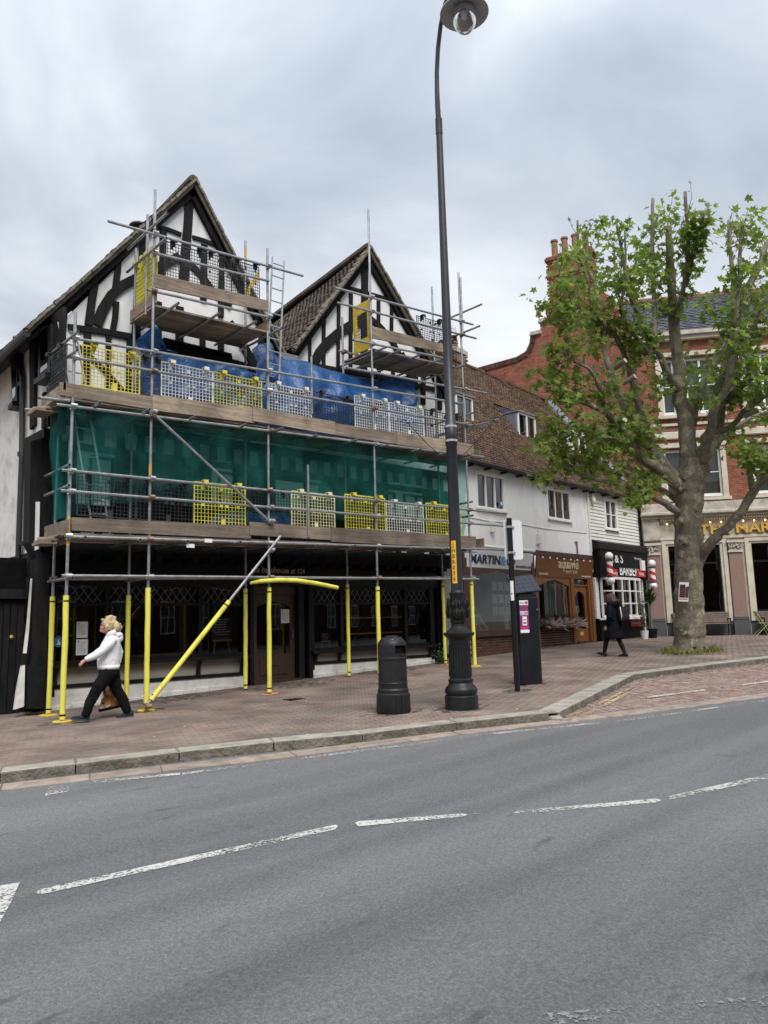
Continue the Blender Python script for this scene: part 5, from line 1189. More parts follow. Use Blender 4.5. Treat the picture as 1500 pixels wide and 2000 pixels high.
# bow window, five rows of three lights
bw = []
for i in range(7): t = i/6; bw.append((9.02+3.35*t, -.10-.26*math.sin(math.pi*min(1, max(0, t)))**.7))
zs_, zt_ = 1.62, 2.98
bwin = MB()
for j in range(4):
    z = zs_+(zt_-zs_)*j/3; k = .045 if j in (0, 3) else .022
    for (a, b) in zip(bw[:-1], bw[1:]): bwin.hexa([CF.p(a[0], a[1]-.03, z-k), CF.p(b[0], b[1]-.03, z-k), CF.p(b[0], b[1]+.03, z-k), CF.p(a[0], a[1]+.03, z-k)], [CF.p(a[0], a[1]-.03, z+k), CF.p(b[0], b[1]-.03, z+k), CF.p(b[0], b[1]+.03, z+k), CF.p(a[0], a[1]+.03, z+k)])
bwin = bwin.build('bow_window', 'white_paint', bar)
for i, a in enumerate(bw): bx((a[0]-.03, a[0]+.03), (a[1]-.04, a[1]+.03), (zs_, zt_), 'glazing_bar', 'white_paint', bwin)
for a, b in zip(bw[:-1], bw[1:]):
    for j in range(3):
        z0, z1 = zs_+(zt_-zs_)*j/3, zs_+(zt_-zs_)*(j+1)/3; mb = MB(); mb.add([CF.p(a[0], a[1], z0), CF.p(b[0], b[1], z0), CF.p(b[0], b[1], z1), CF.p(a[0], a[1], z1)], [(0, 1, 2, 3)]); mb.build('pane', 'glass', bwin)
mb = MB(); mb.prism([CF.p(s, d-.09, zs_-.12) for s, d in [(8.95, .1)]+bw+[(12.45, .1)]], Z*.075); mb.build('sill', 'white_paint', bwin, fix=True)
bx((12.4, 12.62), (-.06, .1), (cz(12.5), 3.0), 'pilaster', 'white_paint', bar); bx((8.72, 8.98), (-.02, .1), (1.55, 3.0), 'pilaster', 'white_paint', bar); bx((12.62, 12.8), (-.05, .15), (cz(12.7), 3.4), 'pilaster', 'paint_black', bar)
bx((8.95, 12.45), (-.04, .1), (cz(10)-.05, 1.5), 'stall_riser', 'paint_black', bar)
room(8.75, 12.7, .9, 3.2, 2.6, bar, 'interior_dark')
for s, z, w_, tx in ((9.95, .98, .5, '... co.uk'), (11.3, 1.22, 1.15, 'The Gentlemens Room')):
    mb = MB(); CF.box(mb, (s, s+w_), (-.06, -.042), (z, z+.26)); rs = mb.build('red_panel', 'red_sign', bar); text('lettering', tx.replace('... ', ''), .14, CF.p(s+.05, -.064, z+.09), CF.ex, Z, 'white_letter', rs, .002, squash=.6)
# posters and shelves behind the bow window
mat('poster_tan', (.42, .28, .19), (.60, .46, .34), .7, scale=3); mat('poster_grey', (.08, .08, .085), (.35, .34, .33), .7, scale=4); mat('orange_box', (.45, .13, .03), None, .6)
for (s, z, w_, h_, m_n, lb) in ((9.12, 1.66, .42, .85, 'poster_tan', 'tan portrait poster at the left end of the barber bow window'), (9.75, 1.66, .5, .42, 'poster_tan', 'small tan poster low in the barber bow window'), (11.55, 1.66, .42, .5, 'poster_grey', 'grey portrait photograph standing low behind the palm in the barber window'), (10.6, 2.55, .5, .4, 'poster_grey', 'grey poster in the top row of the barber bow window')):
    mb = MB(); CF.box(mb, (s, s+w_), (-.03, -.02), (z, z+h_)); solo('window_poster', mb, m_n, lb, 'poster')
mb = MB(); CF.box(mb, (9.3, 12.2), (.5, .8), (2.0, 2.04)); CF.box(mb, (9.3, 12.2), (.5, .8), (2.42, 2.46)); sh_ = solo('barber_shelf', mb, 'wood_brown', 'dark shelves of bottles behind the barber bow window', 'shelf')
mb = MB()
for i in range(22): s = 9.4+.125*i; mb.cm = i % 3; mb.tube(CF.p(s, .6, 2.04), CF.p(s, .6, 2.04+R.uniform(.12, .24)), .03, 6)
mb.build('bottles', ['orange_box', 'paper', 'steel_dark'], sh_)
# barber poles
def barber_pole(s, z, label):
    root = thing('barber_pole', CF.p(s, -.5, z), label, 'barber pole', 'barber poles'); c = CF.p(s, -.5, z)
    mb = MB(); mb.ball(c+Z*.98, .15, 14); mb.build('globe', 'white_plastic', root, smooth=True)
    mb = MB(); mb.ball(c+Z*.12, .15, 14); mb.build('globe', 'white_plastic', root, smooth=True)
    mb = MB(); N = 18; H = .52; vs = []
    for j in range(9): vs += [c+V((.11*math.cos(2*math.pi*k/N), .11*math.sin(2*math.pi*k/N), .29+H*j/8)) for k in range(N+1)]
    fs = [(j*(N+1)+k, j*(N+1)+k+1, (j+1)*(N+1)+k+1, (j+1)*(N+1)+k) for j in range(8) for k in range(N)]; mb.add(vs, fs); cy = mb.build('striped_cylinder', 'pole_stripes', root, smooth=True)
    uv = cy.data.uv_layers.new(name='UVMap')
    for lp in cy.data.loops: vi = lp.vertex_index; uv.data[lp.index].uv = ((vi % (N+1))/N*1.0, (vi//(N+1))/8*1.9)
    for dz in (.255, .81): mb = MB(); mb.lathe(c+Z*dz, [(.09, 0), (.135, .01), (.135, .035), (.09, .05)], 14); mb.build('collar', 'steel_dark', root)
    mb = MB(); mb.tube(c+Z*.27, CF.p(s, -.02, z+.27), .02, 6); mb.tube(c+Z*.83, CF.p(s, -.02, z+.83), .02, 6); mb.build('bracket', 'steel_dark', root)
barber_pole(8.95, 2.74, 'striped barber pole with white globes next to the salon sign'); barber_pole(12.55, 2.62, 'striped barber pole with white globes next to the stone pub')
# plants and price board on the pavement in front
def pave_pt(s, d): q = CF.p(s, d, 0); return V((q.x, q.y, zp(q.x, q.y)))
def potted(c, h, label, cordy, pr_=.2, phh=.34, pot='paint_black'):
    root = thing('potted_plant', c, label, 'potted plant'); mb = MB(); mb.lathe(c, [(pr_*.75, 0), (pr_, phh), (pr_*.9, phh), (pr_*.85, phh-.05)], 14); mb.build('pot', pot, root)
    mb = MB(); mb.tube(c+Z*(phh-.1), c+Z*(h*.62 if cordy else h*.9), .025 if cordy else .03, 6); mb.build('stem', 'bark_bough', root)
    mb = MB()
    if cordy:
        for _ in range(130):
            p = c+Z*R.uniform(h*.5, h*.72); an = R.random()*6.3; dr_ = V((math.cos(an)*R.uniform(.3, 1), math.sin(an)*R.uniform(.3, 1), R.uniform(.2, 1.3))).normalized(); l = R.uniform(.35, .62); sd_ = dr_.cross(Z).normalized()*.02; drop = Z*-.16*R.random()
            a, b, e = p, p+dr_*l*.6, p+dr_*l+drop; mb.add([a-sd_*.6, a+sd_*.6, b+sd_, b-sd_], [(0, 1, 2, 3)]); mb.add([b-sd_, b+sd_, e], [(0, 1, 2)])
    else:
        for _ in range(120):
            p = c+Z*R.uniform(phh, h)+V((R.gauss(0, .05), R.gauss(0, .05), 0)); an = R.random()*6.3; dr_ = V((math.cos(an), math.sin(an), R.uniform(-.2, .9))).normalized(); l = R.uniform(.06, .14); u = dr_.orthogonal()*.03; mb.add([p, p+dr_*l*.5+u, p+dr_*l, p+dr_*l*.5-u], [(0, 1, 2, 3)])
    mb.build('foliage', 'plant_leaf', root)
potted(pave_pt(11.55, -.75), 2.35, 'tall spiky cordyline palm in a black pot before the barber window', True)
potted(pave_pt(10.75, -.8), 1.35, 'slim leafy plant in a pale pot beside the taller palm', False, .15, .3, 'cream_board')
rb = thing('price_board', pave_pt(9.05, -.55), 'black price board with white lettering leaning by the salon doorway', 'price board')
b = pave_pt(9.05, -.55); mb = MB(); mb.obox(b, CF.ex, CF.ey, Z, (-.24, .24), (0, .05), (0, .95)); mb.build('board', 'board_black', rb)
mb = MB()
for i in range(5):
    z = .86-.15*i
    for a, l in ((-.19, .2 if i else .36), (.06, .12 if i else .0)):
        if l: mb.obox(b, CF.ex, CF.ey, Z, (a, a+l), (-.004, -.001), (z, z+.055))
mb.build('writing', 'chalk', rb)
# ============================================================ BRICK AND STONE PUB
K = V((27.75, 15.95, 0)); PF = Fr(K, (.623, -.779, 0)); pubz = .84
pub = thing('corner_pub', PF.p(3, 0, pubz), 'tall red brick pub with stone ground floor, gold letters and curved gable', 'pub')
def pb(s, d, z, name, m, parent=None, bevel=0):
    mb = MB(); PF.box(mb, s, d, z); return mb.build(name, m, parent or pub, bevel=bevel)
FLK = Fr(K+V((-.302, .953, 0))*9.0, (.302, -.953, 0))      # flank wall: s runs from the rear (0) to the front corner (9)
prof = [(9.15, 12.95), (9.15, 5.8), (0, 5.8), (0, 12.86), (2.1, 12.92), (4.1, 13.05), (4.55, 13.22), (4.78, 13.6), (4.84, 13.92), (5.25, 13.92), (5.25, 14.42), (5.55, 14.42), (5.55, 15.05), (5.8, 15.1), (5.8, 16.0), (7.65, 16.0), (7.65, 15.4), (8.05, 15.2), (8.5, 14.8), (8.75, 14.2), (8.85, 13.4)]
mb = MB(); mb.prism([FLK.p(s, .03, z) for s, z in prof], FLK.ey*.4); fw_ = mb.build('flank_wall', 'mortar_red', pub, fix=True)
mws = []
for j in range(int((17-5.8)/.075)):
    z = 5.84+.075*j; s = .06-.1125*(j % 2); k = 0
    while s < 9.1:
        if inpoly(s, z, prof) and inpoly(s+.08, z+.03, prof) and inpoly(s-.08, z+.03, prof): mws.append(frame(FLK.p(s, .03+R.uniform(-.003, .003), z), FLK.ex, FLK.ey, Z))
        s += .225
def vis2(m): return vis(m.translation, 60)
pieces(fw_, 'brick', BRD, 'brick_red', [m for m in mws if vis2(m)], 300)
mb = MB(); cp = [(0, 12.9), (2.1, 12.96), (4.1, 13.09), (4.55, 13.26), (4.76, 13.6), (4.82, 13.92)]
for a, b in zip(cp[:-1], cp[1:]):
    L = math.hypot(b[0]-a[0], b[1]-a[1]); n = max(1, int(L/.075))
    for i in range(n):
        t = (i+.5)/n; p = FLK.p(a[0]+(b[0]-a[0])*t, .2, a[1]+(b[1]-a[1])*t); an = math.atan2(b[1]-a[1], b[0]-a[0]); e1 = FLK.ex*math.cos(an)+Z*math.sin(an); e2 = -FLK.ex*math.sin(an)+Z*math.cos(an)
        mb.obox(p, e1, FLK.ey, e2, (-.031, .031), (-.24, .26), (-.20, .035))
mb.build('brick_coping', 'brick_brown', fw_)
mb = MB()
for s0, s1, z in ((4.76, 5.3, 13.93), (5.18, 5.62, 14.43), (5.5, 5.85, 15.1), (8.72, 9.2, 13.2)):
    mb = MB(); FLK.box(mb, (s0, s1), (-.10, .5), (z, z+.10)); FLK.box(mb, (s0+.03, s1-.03), (-.06, .46), (z+.101, z+.2)); mb.build('coping_stone', 'stone_worn', fw_, bevel=.02)
mb = MB(); q0, q1 = CF.p(12.0, 3.2, EZ+3.2*SLP+.1), CF.p(12.85, .1, EZ+.1*SLP+.15)
fz = [FLK.p(9-3.5, -.02, EZ+3.3*SLP+.35), FLK.p(9-.2, -.02, EZ+.35)]; mb.hexa([fz[0], fz[1], fz[1]-Z*.45, fz[0]-Z*.45], [p+FLK.n*.25-Z*.25 for p in (fz[0], fz[1], fz[1]-Z*.3, fz[0]-Z*.3)]); mb.build('roof_flashing', 'lead', fw_, fix=True)
# big chimney
chc = FLK.p(6.72, .28, 0)
stk = brick_stack(pub, chc, FLK.ex, FLK.ey, 1.85, .62, 14.7, 17.0, brick_mesh('brick', 'brick_red', .213, .065, .05), 'brick_red')
mb = MB()
for z0, z1, e in ((15.75, 15.83, .06), (16.25, 16.36, .05), (16.36, 16.46, .11), (17.0, 17.1, .06), (17.1, 17.22, .13), (17.22, 17.3, .08)): mb.obox(V((chc.x, chc.y, 0)), FLK.ex, FLK.ey, Z, (-.925-e, .925+e), (-.31-e, .31+e), (z0, z1))
mb.build('oversailing_course', 'brick_red', stk)
for i in range(4):
    p = FLK.p(6.02+.46*i, .28, 17.3); mb = MB(); mb.lathe(p, [(.17, 0), (.165, .1), (.14, .16), (.13, .78), (.16, .80), (.165, .88), (.12, .88)], 12); mb.build('chimney_pot', 'terracotta', stk)
# ---- front: ground floor in stone
PW = 9.2
pz = lambda s: pubz
wins = [(.86, 2.78), (3.92, 5.85), (7.0, 8.9)]
wall_with_holes(PF, 0, PW, pubz-.1, 5.2, [(a, b, 1.66, 4.28) for a, b in wins], .0, .35, 'stone_front', 'stone_pub', pub)
for i, s in enumerate((.02, 3.06, 6.1)):
    w_ = .50
    p_ = pb((s, s+w_), (-.14, 0), (1.5, 3.95), 'pilaster', 'granite_pink')
    pb((s-.04, s+w_+.04), (-.20, 0), (pubz-.1, 1.36), 'plinth_block', 'granite_dark', p_); pb((s-.02, s+w_+.02), (-.17, 0), (1.36, 1.5), 'base_moulding', 'granite_dark', p_, .02)
    pb((s-.02, s+w_+.02), (-.19, 0), (3.95, 4.02), 'necking', 'stone_pub', p_); pb((s-.06, s+w_+.06), (-.24, 0), (4.32, 4.42), 'abacus', 'stone_pub', p_)
    mb = MB(); PF.box(mb, (s+.02, s+w_-.02), (-.16, 0), (4.02, 4.32))
    for sd_ in (.06, w_-.06):
        for k in range(14):
            a = k*.55; r_ = .11*(1-k/18); p = PF.p(s+sd_+(1 if sd_ < .2 else -1)*.02+r_*math.cos(a), -.20, 4.20+r_*math.sin(a)); mb.ball(p, .028, 5)
    for k in range(7): mb.ball(PF.p(s+w_/2+R.uniform(-.09, .09), -.19, 4.16+R.uniform(-.09, .09)), .045, 6)
    mb.build('capital', 'stone_worn', p_)
for a, b in wins:
    for s0, s1, d in ((a-.24, a-.10, -.10), (a-.10, a, -.05), (b, b+.10, -.05), (b+.10, b+.24, -.10)): pb((s0, s1), (d, 0), (1.32, 4.36), 'window_jamb', 'stone_pub')
    pb((a-.24, b+.24), (-.10, 0), (4.36, 4.5), 'window_head', 'stone_pub'); pb((a, b), (-.05, 0), (4.28, 4.36), 'window_head', 'stone_pub')
    pb((a-.1, b+.1), (-.12, 0), (1.58, 1.66), 'window_sill', 'granite_dark'); pb((a-.24, b+.24), (-.03, 0), (pubz-.1, 1.32), 'stall_riser', 'granite_dark')
    mb = MB()
    for s in (a, b-.07, (a+b)/2-.03): PF.box(mb, (s, s+.07), (.10, .18), (1.66, 4.28))
    for z in (1.66, 3.55, 4.2): PF.box(mb, (a, b), (.105, .175), (z, z+.07))
    w_ = mb.build('window', 'paint_black', pub)
    mb = MB(); mb.add([PF.p(a, .14, 1.66), PF.p(b, .14, 1.66), PF.p(b, .14, 4.28), PF.p(a, .14, 4.28)], [(0, 1, 2, 3)]); mb.build('pane', 'glass_dark', w_)
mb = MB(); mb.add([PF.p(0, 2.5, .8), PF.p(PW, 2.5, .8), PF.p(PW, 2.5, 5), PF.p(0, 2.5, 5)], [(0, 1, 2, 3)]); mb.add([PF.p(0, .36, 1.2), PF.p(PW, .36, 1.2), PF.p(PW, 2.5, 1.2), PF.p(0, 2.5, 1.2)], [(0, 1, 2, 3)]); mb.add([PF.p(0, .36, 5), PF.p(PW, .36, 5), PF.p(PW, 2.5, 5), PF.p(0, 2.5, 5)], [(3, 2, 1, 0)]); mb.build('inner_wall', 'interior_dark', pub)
pb((-.02, PW), (-.12, 0), (4.52, 4.62), 'architrave', 'stone_pub'); pb((-.02, PW), (-.08, .3), (4.62, 5.2), 'frieze', 'stone_worn'); pb((-.06, .58), (-.2, 0), (4.5, 5.5), 'corner_console', 'stone_worn', bevel=.03)
pb((-.05, PW), (-.16, .3), (5.2, 5.26), 'bed_moulding', 'stone_worn')
dn = MB()
for i in range(95): s = .62+.09*i; PF.box(dn, (s, s+.055), (-.26, -.1), (5.26, 5.36))
dn.build('dentils', 'stone_pub', pub)
pb((-.08, PW), (-.34, .3), (5.36, 5.46), 'cornice', 'stone_worn', bevel=.02); pb((-.12, PW), (-.46, .3), (5.46, 5.6), 'cornice', 'stone_worn', bevel=.03); pb((-.08, PW), (-.3, .3), (5.6, 5.95), 'blocking_course', 'stone_worn')
for i, t_ in enumerate(('THE MARKET HOUSE',)): text('lettering', t_, .50, PF.p(2.05, -.16, 4.70), PF.ex, Z, 'gold', pub, .035, .010, squash=1.25)
fe = thing('festoon_lights', PF.p(4, -.3, 5.2), 'string of warm lit bulbs under the pub cornice', 'string lights')
emat('warm_bulb', (1.0, .62, .25), 3.0)
mb = MB(); mb.path([PF.p(.75+.2*i, -.28, 5.17-.03*math.sin(i*1.57)**2) for i in range(40)], .008, 4); mb.build('cable', 'wood_teak', fe)
for i in range(20): mb = MB(); mb.ball(PF.p(.85+.4*i, -.28, 5.13), .03, 7); mb.build('bulb', 'warm_bulb', fe, smooth=True)
text('lettering', 'THE', .42, PF.p(4.85, .12, 1.85), PF.ex, Z, 'white_letter', pub, .003, .01)
# ---- upper floors in red brick with stone-dressed sashes
UWS = [(1.12, 1.62, 9.62, 11.85), (2.05, 3.2, 9.62, 11.85), (4.3, 5.6, 9.62, 11.85), (6.6, 7.8, 9.62, 11.85), (1.0, 1.7, 6.25, 8.1), (2.3, 3.1, 6.25, 8.1), (4.3, 5.6, 6.25, 8.1), (6.6, 7.8, 6.25, 8.1)]
fb = wall_with_holes(PF, 0, PW, 5.95, 12.9, UWS, .03, .38, 'brick_front', 'mortar_red', pub); mws = []
for j in range(int((12.9-5.95)/.075)):
    z = 5.99+.075*j; s = .11-.1125*(j % 2)
    while s < PW:
        if not any(a-.12 < s < b+.12 and c-.05 < z < d+.05 for a, b, c, d in UWS): mws.append(frame(PF.p(s, .03+R.uniform(-.003, .003), z), PF.ex, PF.ey, Z))
        s += .225
pieces(fb, 'brick', BRD, 'brick_red', [m for m in mws if vis2(m)], 300)
for a, b, c, d in UWS:
    w_ = casement(a, b, c, d, PF, .12, pub, 2 if b-a > 1 else 1, 'white_paint', .07, 'glass', rows=2, proud=.04, name='sash_window')
    for s0, s1 in ((a-.2, a), (b, b+.2)): pb((s0, s1), (-.06, .12), (c-.1, d+.1), 'stone_jamb', 'stone_pub', w_)
    pb((a-.26, b+.26), (-.12, .1), (d+.1, d+.28), 'stone_lintel', 'stone_pub', w_); pb((a-.26, b+.26), (-.16, .06), (c-.22, c-.1), 'stone_sill', 'stone_pub', w_); pb((a, b), (.34, .37), (c, d), 'blind', 'curtain', w_)
pb((-.04, PW), (-.10, .03), (8.55, 8.85), 'string_course', 'stone_pub', bevel=.03); pb((-.04, PW), (-.06, .03), (9.1, 9.2), 'string_course', 'stone_pub')
pb((.05, .16), (-.12, -.02), (5.95, 12.8), 'downpipe', 'gutter_black')
pb((-.06, PW), (-.22, .1), (12.62, 12.78), 'eaves_cornice', 'stone_pub'); pb((-.04, PW), (-.34, .1), (12.78, 12.95), 'eaves_cornice', 'stone_worn')
SLT = tile_mesh('slate', 'slate', .29, .26, .008)
rf, mws = slope_roof(pub, PF.p(.1, 3.2, 15.7), PF.p(PW, 3.2, 15.7), PF.p(-.0, -.3, 12.95), PF.p(PW, -.3, 12.95), SLT, gauge=.2, width=.3, name='slate_roof')
pieces(rf, 'slate', SLT, 'slate', mws, 150)
mb = MB(); mb.tube(PF.p(.1, 3.2, 15.75), PF.p(PW, 3.2, 15.75), .12, 7); mb.build('ridge_tiles', 'terracotta', rf)
pb((0, PW), (6.0, 6.4), (pubz, 12.9), 'rear_wall', 'brick_red'); mb = MB(); q = [PF.p(.1, 3.2, 15.7), PF.p(PW, 3.2, 15.7), PF.p(PW, 6.6, 12.95), PF.p(0.1, 6.6, 12.95)]; mb.hexa([a-Z*.06 for a in q], [a-Z*.02 for a in q]); mb.build('rear_slope', 'slate', pub, fix=True)
# benches, bistro set
def bench(s, label):
    b = PF.p(s, -.45, 0); b.z = zp(b.x, b.y); root = thing('bench', b, label, 'bench', 'slatted benches outside the pub'); W = 2.05
    for sx in (-W/2+.08, W/2-.08):
        mb = MB(); P = lambda d, z: b+PF.ex*sx+PF.ey*d+Z*z
        mb.tube(P(-.28, 0), P(-.24, .62), .022, 6); mb.tube(P(.18, 0), P(.14, .43), .022, 6); mb.tube(P(.14, .43), P(.30, .86), .022, 6); mb.tube(P(-.24, .43), P(.16, .43), .02, 6); mb.tube(P(-.27, .62), P(.21, .62), .025, 6); mb.build('end_frame', 'cast_iron', root)
    for i in range(4): mb = MB(); mb.obox(b, PF.ex, PF.ey, Z, (-W/2, W/2), (-.26+.105*i, -.17+.105*i), (.44, .475)); mb.build('seat_slat', 'bench_wood', root)
    for i in range(5):
        z = .50+.08*i; d = .14+.03*i; mb = MB(); mb.obox(b, PF.ex, PF.ey, Z, (-W/2, W/2), (d-.012, d+.018), (z, z+.062)); mb.build('back_slat', 'bench_wood', root)
mat('bench_wood', (.16, .115, .10), (.24, .18, .155), .7, scale=5)
bench(1.83, 'dark slatted bench under the first pub window behind the tree')
mat('lime_paint', (.36, .48, .16), None, .45)
def bistro_chair(s, d, label, flip=1):
    b = PF.p(s, d, 0); b.z = zp(b.x, b.y); root = thing('folding_chair', b, label, 'chair', 'lime folding chairs outside the pub'); e = PF.ex*flip
    for k in (-.19, .19):
        mb = MB(); o_ = b+PF.ey*k; mb.tube(o_+e*.25, o_-e*.20+Z*.90, .012, 5); mb.tube(o_-e*.26, o_+e*.22+Z*.45, .012, 5); mb.build('leg_frame', 'lime_paint', root)
    for i in range(6): mb = MB(); mb.obox(b, e, PF.ey, Z, (-.12+.062*i, -.07+.062*i), (-.2, .2), (.445, .46)); mb.build('seat_slat', 'lime_paint', root)
    for i in range(2): mb = MB(); o_ = b-e*(.155+.03*i)+Z*(.72+.1*i); mb.obox(o_, e, PF.ey, Z, (-.008, .008), (-.2, .2), (0, .06)); mb.build('back_slat', 'lime_paint', root)
bistro_chair(3.75, -1.0, 'lime green folding chair facing the bistro table outside the pub')
b = PF.p(4.65, -1.0, 0); b.z = zp(b.x, b.y); tb = thing('bistro_table', b, 'lime green folding bistro table outside the second pub window', 'table')
mb = MB(); mb.obox(b, PF.ex, PF.ey, Z, (-.5, .55), (-.32, .32), (.71, .735)); mb.build('table_top', 'lime_paint', tb)
for k in (-.25, .25):
    mb = MB(); o_ = b+PF.ey*k; mb.tube(o_-PF.ex*.36, o_+PF.ex*.33+Z*.71, .013, 5); mb.tube(o_+PF.ex*.36, o_-PF.ex*.33+Z*.71, .013, 5); mb.build('leg_frame', 'lime_paint', tb)
bench(4.9, 'slatted bench under the second pub window behind the lime table')
# ============================================================ SCAFFOLDING
OY, IY = 13.0, 14.0
sx_ = [4.45, 5.86, 8.37, 11.21, 14.3]
zk = lambda x, z0: z0+.022*(x-4.45)
scaf = thing('scaffolding', (9.4, 13.4, zp(9.4, 13.4)), 'galvanised tube scaffolding with timber decks and yellow padded feet', 'scaffolding')
def tube(name, p0, p1, m='galvanised', r=.0265, parent=None):
    mb = MB(); mb.tube(p0, p1, r, 9); o = mb.build(name, m, parent or scaf); smooth_angle(o)
    for q, d in ((p0, V(p1)-V(p0)), (p1, V(p0)-V(p1))):
        pass
    return o
# tube ends read as hollow: a dark disc set in each free end
def free_end(p, toward):
    d = (V(p)-V(toward)).normalized(); mb = MB(); mb.tube(V(p), V(p)+d*.002, .021, 8); return mb.build('tube_bore', 'soot_black', scaf)
cpm = MB(); cpm.ct = 0; cpm.tube((0, 0, -.045), (0, 0, .045), .041, 8); cpm.box((0, -.045, 0), (.07, .06, .075)); cpm.tube((-.07, -.04, 0), (.07, -.04, 0), .012, 6); cpm.tube((-.05, -.09, .01), (.05, -.09, .01), .037, 8); cpm = cpm.mesh('coupler', 'aluminium')
cpr = cpm.copy(); cpr.materials.clear(); cpr.materials.append(MATS['rusty_steel'])
def coupler(p, flip=False):
    o = bpy.data.objects.new('coupler', cpr if R.random() < .28 else cpm); COL.objects.link(o); o.parent = scaf; o.location = V(p)-scaf.location
    o.rotation_euler = (R.uniform(-.1, .1), 0, (math.pi if flip else 0)+R.uniform(-.25, .25))
outer_top = [7.08, 9.89, 9.49, 11.4, 10.71]
spm = lambda x, y: zp(x, y)+.02
ip = {}
for i, x in enumerate(sx_):
    zb = spm(x, OY)
    tube('standard', (x, OY, zb), (x, OY, outer_top[i]))
inner = [(4.56, 6.63), (5.93, 9.12), (8.44, 10.1), (11.15, 9.0), (14.3, 10.67)]
for x, zt in inner: tube('standard', (x, IY, spm(x, IY)), (x, IY, zt))
p = U(610, 808, 13.05); tube('standard', (p.x, 13.06, p.z), (p.x, 13.06, U(609, 697, 13.05).z)); p = U(603, 1050, 12.93); tube('standard', (p.x, 12.93, p.z), (p.x, 12.93, U(602, 908, 12.93).z))
p = U(131, 985, 13.35); tube('standard', (p.x, 13.3, 3.2), (p.x, 13.3, U(132, 860, 13.3).z))
p = U(288, 560, 13.3); tube('standard', (p.x, 13.35, 7.5), (p.x, 13.35, U(290, 420, 13.35).z))
tube('standard', (14.3, 12.94, 9.0), (14.3, 12.94, U(895, 540, 12.94).z+.0), r=.0255)
# paint marks and bands on a few tubes
for x, y, z0, z1 in ((5.86, OY, 4.2, 4.55), (4.45, OY, 3.0, 3.5), (4.45, OY, 3.9, 3.94), (8.44, IY, 9.6, 9.95)):
    mb = MB(); mb.tube((x, y, z0), (x, y, z1), .0275, 9); mb.build('paint_band', 'tube_paint', scaf)
# ledgers: pixel ends on the outer and inner rows
def ledger(a, b, y=OY-.055, name='ledger', ends=True, cps=True):
    p, q = U(*a, y), U(*b, y); p = V((p.x, y, p.z)); q = V((q.x, y, q.z)); tube(name, p, q)
    if ends: free_end(p, q); free_end(q, p)
    if cps:
        row = sx_ if y < 13.5 else [i[0] for i in inner]; yy = OY if y < 13.5 else IY
        for i, x in enumerate(row):
            if min(p.x, q.x) < x < max(p.x, q.x):
                z = p.z+(q.z-p.z)*(x-p.x)/(q.x-p.x); top = outer_top[i] if y < 13.5 else inner[i][1]
                if z < top: coupler((x, yy, z), flip=False)
ledger((120, 1124.5), (935, 1131)); ledger((96, 1131), (928, 1127), IY-.05)
ledger((128, 1048), (985, 1074)); ledger((100, 1056), (930, 1078), IY-.05)
ledger((120, 918), (990, 1003), name='guard_rail'); ledger((118, 958), (990, 1028), name='guard_rail')
ledger((110, 790), (945, 893)); ledger((75, 777), (925, 880), IY-.05)
ledger((140, 660), (905, 789), name='guard_rail'); ledger((138, 697), (920, 830), name='guard_rail')
ledger((211, 432), (592, 539), name='guard_rail'); ledger((300, 494), (525, 549), name='guard_rail', ends=False); ledger((288, 566), (527, 620)); ledger((270, 592), (470, 645), IY-.05)
ledger((654, 562), (924, 634), name='guard_rail'); ledger((658, 591), (930, 661), name='guard_rail'); ledger((690, 664), (880, 702)); ledger((660, 685), (840, 724), IY-.05)
ledger((676, 718), (950, 768), OY-.06); ledger((812, 771), (900, 790), OY+.5, cps=False)
ledger((48, 800), (128, 803), IY, cps=False); ledger((78, 777), (136, 783), OY, cps=False)
# transoms
def transom(x, z, y0=12.74, y1=14.18, m='galvanised'):
    a, b = (x, y0, z), (x, y1, z); tube('transom', a, b); free_end(a, b)
for i in range(11): x = 4.62+.955*i+R.uniform(-.08, .08); transom(x, zk(x, 3.12), 12.86 if i % 3 else 12.72)
for i in range(11): x = 4.75+.95*i+R.uniform(-.1, .1); transom(x, zk(x, 5.44), 12.6+R.uniform(0, .15))
for x in (6.15, 7.0, 7.8, 8.42): transom(x, 7.53+.03*(x-5.9), 12.55, 14.2)
for x in (11.3, 11.75, 12.4, 13.1, 14.0): transom(x, 7.85+.055*(x-11.2), 12.6, 14.5)
for i, x in enumerate(sx_):
    transom(x+.06, zk(x, 2.47), 12.93, 14.1)
    if i in (0, 4):
        for z in (4.0, 4.35, 6.3, 6.62): transom(x-.05 if i == 0 else x+.05, zk(x, z), 12.72 if z > 5 else 12.9, 14.12)
for z in (8.62, 9.1): transom(5.80, z, 12.35, 14.1)
transom(14.36, 9.6, 12.3, 14.2); transom(14.36, 9.05, 12.4, 14.3); transom(14.4, 6.5, 11.9, 14.2)
# braces
tube('brace', U(294, 803, OY-.09), U(530, 1022, OY-.09)); coupler(U(296, 806, OY-.04)); coupler(U(526, 1018, OY-.04))
a, b = UG(284, 1383), U(548, 1047, 12.72); q_ = U(286, 1380, 12.86); a = V((q_.x, 12.86, zp(q_.x, 12.86)+.10)); tube('raker', a, b); free_end(b, a); coupler(U(528, 1075, OY-.06)); coupler(a)
sl_e = a+(b-a)*((1198-1383)/(1047-1383)+.03)
